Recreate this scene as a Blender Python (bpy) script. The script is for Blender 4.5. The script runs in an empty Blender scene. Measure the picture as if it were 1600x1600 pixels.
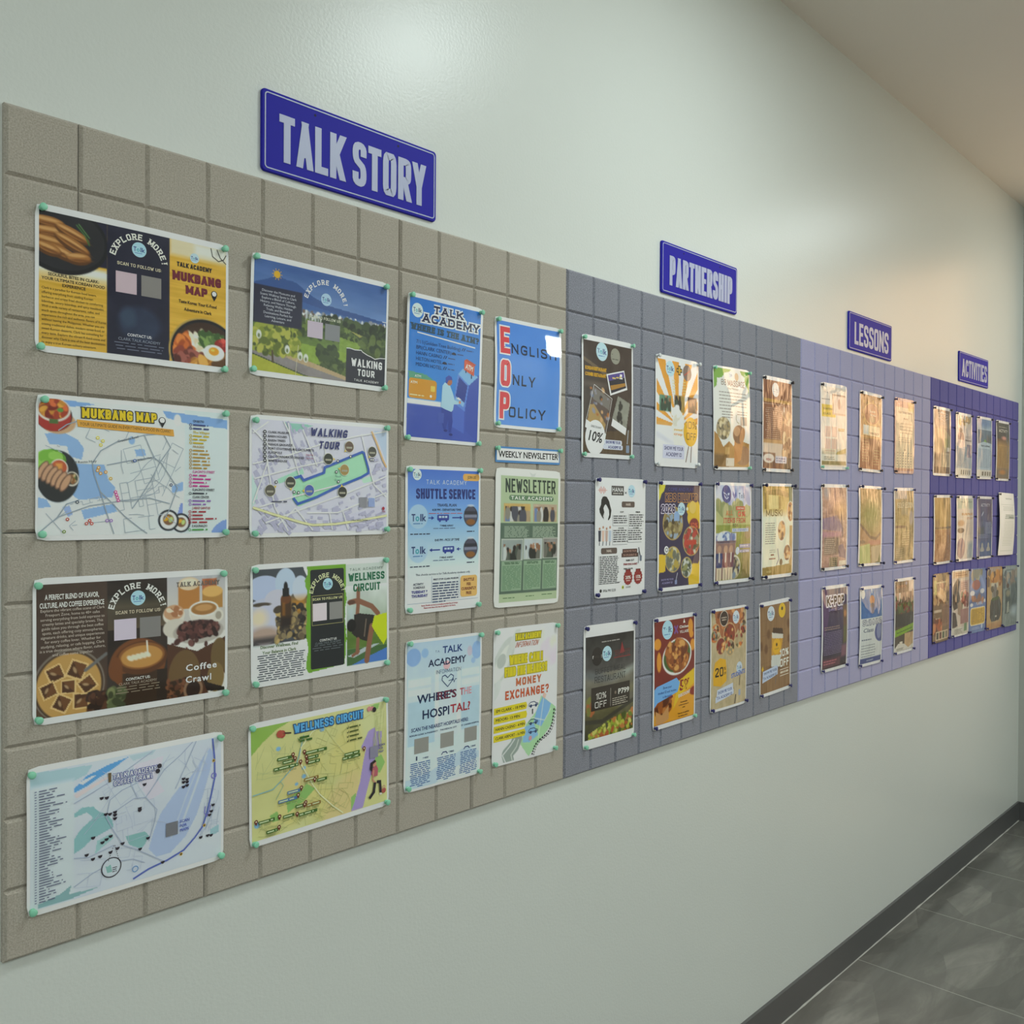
import bpy, bmesh, math, random
import numpy as np
from mathutils import Matrix, Vector

S = bpy.context.scene
COL = S.collection
# ------------------------------------------------------------------ camera
CAM_R = [[0.69030652, -0.72349065, 0.00617889], [-0.00155711, -0.01002564, -0.99994853], [0.72351536, 0.69026137, -0.00804732]]
cd = bpy.data.cameras.new('camera'); cam = bpy.data.objects.new('camera', cd); COL.objects.link(cam)
cd.sensor_width = 36.0; cd.sensor_fit = 'HORIZONTAL'; cd.lens = 31.977; cd.clip_start = 0.02
M = Matrix.Identity(4)
for i in range(3):
    M[i][0] = CAM_R[0][i]; M[i][1] = -CAM_R[1][i]; M[i][2] = -CAM_R[2][i]
M[0][3], M[1][3], M[2][3] = -0.4253, -1.3780, 1.6711
cam.matrix_world = M
S.camera = cam
# ------------------------------------------------------------------ exposure, sky, lights
S.view_settings.view_transform = 'Standard'; S.view_settings.look = 'None'
S.view_settings.gamma = 1.0; S.view_settings.use_curve_mapping = False
S.view_settings.exposure = 0.0
W = bpy.data.worlds.new('evening_sky'); S.world = W; W.use_nodes = True
nt = W.node_tree; nt.nodes.clear()
wo = nt.nodes.new('ShaderNodeOutputWorld'); bg = nt.nodes.new('ShaderNodeBackground')
tc = nt.nodes.new('ShaderNodeTexCoord'); sx = nt.nodes.new('ShaderNodeSeparateXYZ'); rp = nt.nodes.new('ShaderNodeValToRGB')
mr = nt.nodes.new('ShaderNodeMapRange'); mr.inputs['From Min'].default_value = -0.25; mr.inputs['From Max'].default_value = 0.75
nt.links.new(tc.outputs['Generated'], sx.inputs[0]); nt.links.new(sx.outputs['Z'], mr.inputs['Value']); nt.links.new(mr.outputs[0], rp.inputs[0])
e = rp.color_ramp.elements
e[0].position = 0.0; e[0].color = (0.46, 0.34, 0.22, 1)
e[1].position = 1.0; e[1].color = (0.42, 0.40, 0.40, 1)
for ps, c in ((0.20, (0.52, 0.34, 0.18, 1)), (0.225, (0.36, 0.25, 0.12, 1)), (0.285, (0.55, 0.36, 0.18, 1)), (0.325, (1.0, 0.60, 0.31, 1)), (0.42, (1.0, 0.63, 0.35, 1)), (0.6, (0.75, 0.56, 0.40, 1))):
    k = e.new(ps); k.color = c
# trees and buildings outside break up the low part of the sky
wn = nt.nodes.new('ShaderNodeTexNoise'); wn.inputs['Scale'].default_value = 13.0; wn.inputs['Detail'].default_value = 4.0
nt.links.new(tc.outputs['Generated'], wn.inputs['Vector'])
wr = nt.nodes.new('ShaderNodeMapRange'); wr.inputs['From Min'].default_value = 0.36; wr.inputs['From Max'].default_value = 0.64; wr.inputs['To Min'].default_value = 0.35; wr.inputs['To Max'].default_value = 1.5
nt.links.new(wn.outputs[0], wr.inputs['Value'])
wm = nt.nodes.new('ShaderNodeVectorMath'); wm.operation = 'SCALE'
nt.links.new(rp.outputs[0], wm.inputs[0]); nt.links.new(wr.outputs[0], wm.inputs['Scale'])
nt.links.new(wm.outputs[0], bg.inputs['Color']); bg.inputs['Strength'].default_value = 4.4
nt.links.new(bg.outputs[0], wo.inputs[0])
sl = bpy.data.lights.new('fill_sun', 'SUN'); sl.energy = 16.0; sl.color = (1.0, 0.74, 0.46); sl.angle = 0.01  # steep sun added so its floor patch warms the lower wall
so = bpy.data.objects.new('fill_sun', sl); COL.objects.link(so)
so.rotation_euler = Vector((-0.33, -0.12, -1.0)).to_track_quat('-Z', 'Y').to_euler()

CEIL = 3.273; WALL_Y = 0.012; END_X = 4.975; LEFT_X = -4.2; FRONT_Y = -5.2
WIN = dict(y0=-1.95, y1=-0.33, z0=1.12, z1=3.10)

def area(name, loc, rot, shape, sx_, sy_, power, col, portal=False):
    l = bpy.data.lights.new(name, 'AREA'); l.shape = shape; l.size = sx_
    if shape in ('RECTANGLE', 'ELLIPSE'): l.size_y = sy_
    l.energy = power; l.color = col
    if portal: l.cycles.is_portal = True
    o = bpy.data.objects.new(name, l); COL.objects.link(o); o.location = loc; o.rotation_euler = rot
    return o
COOL = (0.89, 1.0, 1.0)
for lx, ly, pw, dia in ((1.60, -1.10, 20, 0.42), (4.55, -1.10, 9.5, 0.5), (-0.95, -1.30, 9, 0.42), (-3.0, -1.30, 9, 0.42), (1.60, -3.3, 26, 0.42), (4.276, -4.158, 34, 0.668), (-0.95, -3.3, 22, 0.42), (-3.0, -3.3, 20, 0.42)):
    area('ceiling_lamp', (lx, ly, CEIL - 0.013), (0, 0, 0), 'DISK', dia, dia, pw, COOL)
area('window_portal', (END_X + 0.11, (WIN['y0'] + WIN['y1']) / 2, (WIN['z0'] + WIN['z1']) / 2), (0, math.radians(90), 0), 'RECTANGLE',
     WIN['z1'] - WIN['z0'], WIN['y1'] - WIN['y0'], 1.0, (1, 1, 1), True)

# ------------------------------------------------------------------ colour + material helpers
def lin(c):
    c = np.asarray(c, float)
    return np.where(c <= 0.04045, c / 12.92, ((c + 0.055) / 1.055) ** 2.4)
def hx(s):
    s = s.lstrip('#')
    return np.array([int(s[i:i + 2], 16) / 255 for i in (0, 2, 4)])
def hl(s):
    return tuple(lin(hx(s))) + (1.0,)

def new_mat(name):
    m = bpy.data.materials.new(name); m.use_nodes = True
    n = m.node_tree; b = n.nodes['Principled BSDF']
    return m, n, b
def node(n, t, **kw):
    x = n.nodes.new(t)
    for k, v in kw.items():
        if hasattr(x, k) and not k.startswith('i_'): setattr(x, k, v)
    return x
def setin(x, **kw):
    for k, v in kw.items(): x.inputs[k.replace('_', ' ')].default_value = v

def plain(name, col, rough=0.5, spec=0.5, coat=0.0, coat_r=0.1, metal=0.0):
    m, n, b = new_mat(name)
    b.inputs['Base Color'].default_value = hl(col) if isinstance(col, str) else tuple(col) + (1,)
    b.inputs['Roughness'].default_value = rough; b.inputs['Specular IOR Level'].default_value = spec
    b.inputs['Coat Weight'].default_value = coat; b.inputs['Coat Roughness'].default_value = coat_r; b.inputs['Metallic'].default_value = metal
    return m

def wall_paint(name, col, rough, bump=0.06, scale=160.0, spec=0.5):
    m, n, b = new_mat(name)
    geo = node(n, 'ShaderNodeNewGeometry')
    nz = node(n, 'ShaderNodeTexNoise'); setin(nz, Scale=scale, Detail=2.0)
    n.links.new(geo.outputs['Position'], nz.inputs['Vector'])
    nb = node(n, 'ShaderNodeTexNoise'); setin(nb, Scale=1.7, Detail=3.0)
    n.links.new(geo.outputs['Position'], nb.inputs['Vector'])
    mx = node(n, 'ShaderNodeMix', data_type='RGBA'); 
    mx.inputs[6].default_value = tuple(x * 0.965 for x in col) + (1,); mx.inputs[7].default_value = tuple(col) + (1,)
    n.links.new(nb.outputs[0], mx.inputs[0]); n.links.new(mx.outputs[2], b.inputs['Base Color'])
    bp = node(n, 'ShaderNodeBump'); setin(bp, Strength=bump, Distance=0.004)
    n.links.new(nz.outputs[0], bp.inputs['Height']); n.links.new(bp.outputs[0], b.inputs['Normal'])
    b.inputs['Roughness'].default_value = rough; b.inputs['Specular IOR Level'].default_value = spec
    return m

def felt(name, dark, light, tint):
    m, n, b = new_mat(name)
    geo = node(n, 'ShaderNodeNewGeometry')
    fib = node(n, 'ShaderNodeTexNoise'); setin(fib, Scale=420.0, Detail=3.0, Roughness=0.6)
    big = node(n, 'ShaderNodeTexNoise'); setin(big, Scale=38.0, Detail=3.0, Roughness=0.6)
    n.links.new(geo.outputs['Position'], fib.inputs['Vector']); n.links.new(geo.outputs['Position'], big.inputs['Vector'])
    r = node(n, 'ShaderNodeValToRGB'); r.color_ramp.elements[0].position = 0.36; r.color_ramp.elements[1].position = 0.64
    r.color_ramp.elements[0].color = hl(dark); r.color_ramp.elements[1].color = hl(light)
    n.links.new(fib.outputs[0], r.inputs[0])
    mx = node(n, 'ShaderNodeMix', data_type='RGBA'); mx.inputs[7].default_value = hl(tint)
    mr_ = node(n, 'ShaderNodeMapRange'); setin(mr_, From_Min=0.35, From_Max=0.75, To_Min=0.0, To_Max=0.55)
    n.links.new(big.outputs[0], mr_.inputs['Value']); n.links.new(mr_.outputs[0], mx.inputs[0])
    n.links.new(r.outputs[0], mx.inputs[6]); n.links.new(mx.outputs[2], b.inputs['Base Color'])
    bp = node(n, 'ShaderNodeBump'); setin(bp, Strength=0.35, Distance=0.0015)
    n.links.new(fib.outputs[0], bp.inputs['Height']); n.links.new(bp.outputs[0], b.inputs['Normal'])
    b.inputs['Roughness'].default_value = 0.95; b.inputs['Specular IOR Level'].default_value = 0.1
    b.inputs['Sheen Weight'].default_value = 0.15; b.inputs['Sheen Roughness'].default_value = 0.6
    return m

def printed(name, coat, coat_r, wav, wscale=(9.0, 1.0, 5.0), fine=0.0):
    """printed paper under a clear film: the colour comes from the print itself, the film adds the gloss and its ripples"""
    m, n, b = new_mat(name)
    at = node(n, 'ShaderNodeAttribute'); at.attribute_name = 'Col'
    n.links.new(at.outputs['Color'], b.inputs['Base Color'])
    b.inputs['Roughness'].default_value = 0.55; b.inputs['Specular IOR Level'].default_value = 0.25
    b.inputs['Coat Weight'].default_value = coat; b.inputs['Coat Roughness'].default_value = coat_r; b.inputs['Coat IOR'].default_value = 1.5
    geo = node(n, 'ShaderNodeNewGeometry')
    mp = node(n, 'ShaderNodeMapping'); mp.inputs['Scale'].default_value = wscale
    n.links.new(geo.outputs['Position'], mp.inputs['Vector'])
    nz = node(n, 'ShaderNodeTexNoise'); setin(nz, Scale=1.0, Detail=2.0, Roughness=0.5)
    n.links.new(mp.outputs[0], nz.inputs['Vector'])
    bp = node(n, 'ShaderNodeBump'); setin(bp, Strength=1.0, Distance=wav)
    n.links.new(nz.outputs[0], bp.inputs['Height'])
    last = bp
    if fine:
        mp2 = node(n, 'ShaderNodeMapping'); mp2.inputs['Scale'].default_value = (wscale[0] * 9, 1.0, wscale[2] * 1.2)
        n.links.new(geo.outputs['Position'], mp2.inputs['Vector'])
        n2 = node(n, 'ShaderNodeTexNoise'); setin(n2, Scale=1.0, Detail=1.0)
        n.links.new(mp2.outputs[0], n2.inputs['Vector'])
        b2 = node(n, 'ShaderNodeBump'); setin(b2, Strength=1.0, Distance=fine)
        n.links.new(n2.outputs[0], b2.inputs['Height']); n.links.new(bp.outputs[0], b2.inputs['Normal'])
        last = b2
    n.links.new(last.outputs[0], b.inputs['Coat Normal'])
    return m

M_WALL = wall_paint('white_gloss_paint', (0.735, 0.765, 0.72), 0.32, bump=0.10, spec=0.31)
M_END = wall_paint('grey_green_paint', (0.50, 0.52, 0.48), 0.45)
M_SIDE = wall_paint('white_matt_paint', (0.78, 0.78, 0.74), 0.6)
M_CEIL = wall_paint('ceiling_paint', (0.84, 0.80, 0.74), 0.8, bump=0.05, scale=120, spec=0.2)
M_FELT = dict(beige=felt('beige_felt', '#a39b8e', '#c2baad', '#b0a89c'), grey=felt('grey_felt', '#6c6d78', '#a3a4ae', '#85868f'),
              lavender=felt('lavender_felt', '#9b99be', '#b9b7d6', '#a9a7ca'), violet=felt('violet_felt', '#4d4a92', '#6462a8', '#57549b'))
M_PRINT = printed('laminated_print', 1.0, 0.03, 0.003, (5.0, 1.0, 4.0))
M_PRINT_W = printed('rippled_laminated_print', 1.0, 0.04, 0.012, (9.0, 1.0, 4.5), fine=0.0011)
M_PAPER = printed('plain_printed_paper', 0.06, 0.35, 0.01)

def floor_mat():
    m, n, b = new_mat('grey_marbled_floor_tiles')
    geo = node(n, 'ShaderNodeNewGeometry')
    sp = node(n, 'ShaderNodeSeparateXYZ'); n.links.new(geo.outputs['Position'], sp.inputs[0])
    def math_(op, a, bb=None):
        x = node(n, 'ShaderNodeMath', operation=op)
        for i, v in enumerate((a, bb)):
            if v is None: continue
            if isinstance(v, (int, float)): x.inputs[i].default_value = v
            else: n.links.new(v, x.inputs[i])
        return x.outputs[0]
    def joint(axis, off, wid):
        f = math_('FRACT', math_('DIVIDE', math_('ADD', sp.outputs[axis], off), 0.605))
        d = math_('ABSOLUTE', math_('SUBTRACT', f, 0.5))
        return math_('GREATER_THAN', d, 0.5 - wid)
    jt = math_('MAXIMUM', joint('X', 6.05 - 2.885, 0.0026), joint('Y', 6.05, 0.0026))
    # streaked clouds of the stone, cut in slanting wedges
    mp = node(n, 'ShaderNodeMapping'); mp.inputs['Rotation'].default_value = (0, 0, 0.75); mp.inputs['Scale'].default_value = (2.2, 9.0, 1)
    n.links.new(geo.outputs['Position'], mp.inputs['Vector'])
    n1 = node(n, 'ShaderNodeTexNoise'); setin(n1, Scale=1.0, Detail=6.0, Roughness=0.6, Distortion=0.5); n.links.new(mp.outputs[0], n1.inputs['Vector'])
    mp2 = node(n, 'ShaderNodeMapping'); mp2.inputs['Rotation'].default_value = (0, 0, -0.35); mp2.inputs['Scale'].default_value = (3.2, 7.0, 1)
    n.links.new(geo.outputs['Position'], mp2.inputs['Vector'])
    vo = node(n, 'ShaderNodeTexVoronoi'); setin(vo, Scale=1.0, Randomness=1.0); n.links.new(mp2.outputs[0], vo.inputs['Vector'])
    vs = node(n, 'ShaderNodeSeparateColor'); n.links.new(vo.outputs['Color'], vs.inputs[0])
    s = math_('ADD', math_('MULTIPLY', n1.outputs[0], 0.84), math_('MULTIPLY', vs.outputs[0], 0.16))
    r = node(n, 'ShaderNodeValToRGB'); el = r.color_ramp.elements
    el[0].position = 0.25; el[0].color = hl('#5d5d58'); el[1].position = 0.78; el[1].color = hl('#96948c')
    k = el.new(0.52); k.color = hl('#72716b')
    n.links.new(s, r.inputs[0])
    mx = node(n, 'ShaderNodeMix', data_type='RGBA'); mx.inputs[7].default_value = hl('#a9a8a0')
    n.links.new(jt, mx.inputs[0]); n.links.new(r.outputs[0], mx.inputs[6]); n.links.new(mx.outputs[2], b.inputs['Base Color'])
    b.inputs['Roughness'].default_value = 0.14
    return m
M_FLOOR = floor_mat()
M_BASE = plain('dark_grey_skirting_tile', '#5a5a5a', 0.35)
M_GROUT = plain('white_caulk', '#b9b8b0', 0.7)
M_FRAME = plain('window_frame_metal', '#3a3632', 0.4)

# ------------------------------------------------------------------ basic objects
def link(o, parent=None):
    COL.objects.link(o)
    if parent is not None: o.parent = parent
    return o
def mesh_obj(name, V, F, mats, parent=None, smooth=False):
    me = bpy.data.meshes.new(name); me.from_pydata([tuple(v) for v in V], [], [tuple(f) for f in F])
    for m in (mats if isinstance(mats, (list, tuple)) else [mats]): me.materials.append(m)
    if smooth: me.polygons.foreach_set('use_smooth', [True] * len(me.polygons))
    me.update()
    return link(bpy.data.objects.new(name, me), parent)
def tag(o, label, cat, group=None):
    o['label'] = label; o['category'] = cat
    if group: o['group'] = group
    return o
def struct(o):
    o['kind'] = 'structure'; return o
def box(x0, y0, z0, x1, y1, z1):
    V = [(x0, y0, z0), (x1, y0, z0), (x1, y1, z0), (x0, y1, z0), (x0, y0, z1), (x1, y0, z1), (x1, y1, z1), (x0, y1, z1)]
    return V, [(0, 3, 2, 1), (4, 5, 6, 7), (0, 1, 5, 4), (1, 2, 6, 5), (2, 3, 7, 6), (3, 0, 4, 7)]
def boxes(bs):
    V, F = [], []
    for b_ in bs:
        v, f = box(*b_); o_ = len(V); V += v; F += [tuple(i + o_ for i in q) for q in f]
    return V, F

T = 0.12
struct(mesh_obj('floor', *box(LEFT_X - T, FRONT_Y - T, -0.1, END_X + T, WALL_Y + T, 0.0), M_FLOOR))
struct(mesh_obj('ceiling', *box(LEFT_X - T, FRONT_Y - T, CEIL, END_X + T, WALL_Y + T, CEIL + 0.1), M_CEIL))
struct(mesh_obj('wall_back', *box(LEFT_X - T, WALL_Y, 0, END_X + T, WALL_Y + T, CEIL), M_WALL))
struct(mesh_obj('wall_left', *box(LEFT_X - T, FRONT_Y, 0, LEFT_X, WALL_Y, CEIL), M_SIDE))
struct(mesh_obj('wall_front', *box(LEFT_X - T, FRONT_Y - T, 0, END_X + T, FRONT_Y, CEIL), M_SIDE))
w = WIN
struct(mesh_obj('wall_right', *boxes([(END_X, FRONT_Y, 0, END_X + T, w['y0'], CEIL), (END_X, w['y1'], 0, END_X + T, WALL_Y, CEIL),
       (END_X, w['y0'], 0, END_X + T, w['y1'], w['z0']), (END_X, w['y0'], w['z1'], END_X + T, w['y1'], CEIL)]), M_END))
fr = []
xa, xb = END_X + 0.03, END_X + 0.08
ys = np.linspace(w['y0'], w['y1'], 4)
for y_ in ys: fr.append((xa, max(w['y0'], y_ - 0.022), w['z0'], xb, min(w['y1'], y_ + 0.022), w['z1']))
for i in range(3):
    for z_ in (w['z0'] + 0.022, 2.44, w['z1'] - 0.022):
        fr.append((xa, ys[i] + 0.022, z_ - 0.022, xb, ys[i + 1] - 0.022, z_ + 0.022))
win = struct(mesh_obj('window_1', *boxes(fr), M_FRAME))
gm = bpy.data.materials.new('window_glass'); gm.use_nodes = True; n = gm.node_tree; n.nodes.clear()
o_ = n.nodes.new('ShaderNodeOutputMaterial'); ms = n.nodes.new('ShaderNodeMixShader'); ms.inputs[0].default_value = 0.06
tb = n.nodes.new('ShaderNodeBsdfTransparent'); gb = n.nodes.new('ShaderNodeBsdfGlossy'); gb.inputs['Roughness'].default_value = 0.01
n.links.new(tb.outputs[0], ms.inputs[1]); n.links.new(gb.outputs[0], ms.inputs[2]); n.links.new(ms.outputs[0], o_.inputs[0])
mesh_obj('pane', *box(END_X + 0.052, w['y0'] + 0.005, w['z0'] + 0.005, END_X + 0.056, w['y1'] - 0.005, w['z1'] - 0.005), gm, win)
struct(mesh_obj('baseboard_back', *box(LEFT_X, WALL_Y - 0.010, 0.0, END_X, WALL_Y, 0.098), M_BASE))
struct(mesh_obj('baseboard_right', *box(END_X - 0.010, FRONT_Y, 0.0, END_X, WALL_Y - 0.010, 0.098), M_BASE))
# uneven line of pale caulk between skirting and floor
V, F = [], []
rg = random.Random(5); x_ = 0.6; top = []
while x_ < END_X - 0.02:
    wd = 0.0018 + 0.003 * rg.random() ** 2
    top.append((x_, wd)); x_ += 0.05
for x_, wd in top: V += [(x_, WALL_Y - 0.010, wd), (x_, WALL_Y - 0.010 - wd, 0.0004)]
for i in range(len(top) - 1): F.append((2 * i, 2 * i + 2, 2 * i + 3, 2 * i + 1))
struct(mesh_obj('trim_1', V, F, M_GROUT))

# ------------------------------------------------------------------ felt boards
TOP = 2.2244
def felt_board(x0, x1, ncol, z1, nrow, m, label, group, tile_h=0.0995):
    gap = 0.0006; back = WALL_Y
    tw = (x1 - x0) / ncol; g = 0.0050; dep = 0.0046
    def cuts(a, n_, t, sgn):
        out = []
        for i in range(n_):
            out += [(a + sgn * (i * t + (gap if i == 0 else 0)), 1), (a + sgn * (i * t + g), 0), (a + sgn * ((i + 1) * t - g), 0)]
        out.append((a + sgn * (n_ * t - gap), 1)); return out
    cx = cuts(x0, ncol, tw, 1); cz = cuts(z1, nrow, tile_h, -1)
    V, F = [], []; nz_ = len(cz)
    for xx, bx in cx:
        for zz, bz in cz: V.append((xx, dep if (bx or bz) else 0.0, zz))
    idx = lambda i, j: i * nz_ + j
    for i in range(len(cx) - 1):
        for j in range(nz_ - 1):
            a, b_, c, d = idx(i, j), idx(i + 1, j), idx(i + 1, j + 1), idx(i, j + 1)
            k = [v for v in (a, b_, c, d)]
            low = [V[v][1] > 0 for v in k]
            if sum(low) == 3:   # mitred corner of a tile
                hi = low.index(False); q = [k[(hi + s_) % 4] for s_ in range(4)]
                F += [(q[0], q[3], q[2]), (q[0], q[2], q[1])]
            else: F.append((a, d, c, b_))
    # skirts back to the wall
    per = [idx(i, 0) for i in range(len(cx))] + [idx(len(cx) - 1, j) for j in range(1, nz_)] + [idx(i, nz_ - 1) for i in range(len(cx) - 2, -1, -1)] + [idx(0, j) for j in range(nz_ - 2, 0, -1)]
    o0 = len(V)
    for p_ in per: V.append((V[p_][0], back, V[p_][2]))
    L = len(per)
    for i in range(L): F.append((per[i], per[(i + 1) % L], o0 + (i + 1) % L, o0 + i))
    return tag(mesh_obj('felt_board', V, F, m), label, 'wall panel', group)

XB = {0: 0.0, 12: 1.202, 24: 2.388, 36: 3.580, 48: 4.872}
def xcol(c):
    k = [q for q in (0, 12, 24, 36) if q <= c][-1]
    return XB[k] + (XB[k + 12] - XB[k]) * (c - k) / 12
ups = [(0, 1, 'beige', 'narrow beige felt strip at the upper left end of the board wall'),
       (1, 7, 'beige', 'square beige felt board behind the yellow and dark blue food brochure'),
       (7, 12, 'beige', 'beige felt board behind the blue cash machine poster'),
       (12, 15, 'grey', 'narrow grey felt board behind the upper dark brown offer poster, next to beige'),
       (15, 21, 'grey', 'square grey felt board behind the orange sunburst poster'),
       (21, 24, 'grey', 'narrow grey felt board behind the upper copper brown menu poster'),
       (24, 30, 'lavender', 'upper lavender felt board touching the grey boards'),
       (30, 36, 'lavender', 'upper lavender felt board touching the violet boards'),
       (36, 39, 'violet', 'narrow upper violet felt board touching the lavender boards'),
       (39, 45, 'violet', 'square upper violet felt board below the fourth blue sign'),
       (45, 48, 'violet', 'narrow upper violet felt board at the far right end')]
lows = [(0, 3, 'beige', 'lower beige felt board behind the coffee brochure at the left end'),
        (3, 9, 'beige', 'square lower beige felt board behind the green wellness brochure'),
        (9, 12, 'beige', 'narrow lower beige felt board behind the money exchange notice'),
        (12, 15, 'grey', 'narrow lower grey felt board behind the dark buffet poster'),
        (15, 21, 'grey', 'square lower grey felt board behind the red fried chicken poster'),
        (21, 24, 'grey', 'narrow lower grey felt board behind the wooden coffee cup poster'),
        (24, 30, 'lavender', 'lower lavender felt board behind the dark purple dance poster'),
        (30, 36, 'lavender', 'lower lavender felt board behind the poster with the green stripe'),
        (36, 39, 'violet', 'narrow lower violet felt board touching the lavender boards'),
        (39, 45, 'violet', 'square lower violet felt board behind the blue and yellow notice'),
        (45, 48, 'violet', 'narrow lower violet felt board at the far right end')]
for a, b_, c, lab in ups: felt_board(xcol(a), xcol(b_), b_ - a, TOP, 6, M_FELT[c], lab, c + ' felt boards')
for a, b_, c, lab in lows: felt_board(xcol(a), xcol(b_), b_ - a, TOP - 0.597 - 0.0005, 6, M_FELT[c], lab, c + ' felt boards', 0.1)

# ------------------------------------------------------------------ lettering: outlines of the built-in font, and a condensed stroke face
CH = 'ABCDEFGHIJKLMNOPQRSTUVWXYZabcdefghijklmnopqrstuvwxyz0123456789.,:;!?&%/()-+\'"*=#'
FONT = {}
def load_font(style, off):
    objs = []
    for c in ['HH'] + ['H' + c + 'H' for c in CH] + list(CH):
        t = bpy.data.curves.new('t', 'FONT'); t.body = c; t.size = 1.0; t.resolution_u = 2; t.offset = off; t.fill_mode = 'FRONT'
        o = bpy.data.objects.new('t', t); COL.objects.link(o); objs.append(o)
    dg = bpy.context.evaluated_depsgraph_get(); dg.update()
    res = []
    for o in objs:
        me = o.evaluated_get(dg).to_mesh(); v = np.array([q.co[:2] for q in me.vertices]).reshape(-1, 2)
        res.append((v, [tuple(p.vertices) for p in me.polygons]))
        o.evaluated_get(dg).to_mesh_clear()
    for o in objs:
        d = o.data; bpy.data.objects.remove(o); bpy.data.curves.remove(d)
    wHH = np.ptp(res[0][0][:, 0]); nch = len(CH); G = {}
    for i, c in enumerate(CH):
        adv = np.ptp(res[1 + i][0][:, 0]) - wHH
        G[c] = (res[1 + nch + i][0], res[1 + nch + i][1], adv)
    cap = np.ptp(G['H'][0][:, 1]); base = G['H'][0][:, 1].min()
    for c in CH:
        v, f, a = G[c]; G[c] = ((v - [0, base]) / cap, f, a / cap)
    G[' '] = (np.zeros((0, 2)), [], 0.36)
    FONT[style] = G
load_font('n', 0.0); load_font('b', 0.022); load_font('x', 0.055)
for st, d in (('b', .035), ('x', .085)):     # letters with sharp inner corners are thickened by shifted copies
    for c in 'MNWVmwv':
        v, f, a = FONT['n'][c]; VV, FF = [], []
        for k, q in enumerate((-d, -d / 2, 0, d / 2, d)):
            VV.append(np.column_stack([v + [q, 0], np.full(len(v), k)])); FF += [tuple(i + k * len(v) for i in t_) for t_ in f]
        FONT[st][c] = (np.concatenate(VV), FF, a)

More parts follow.
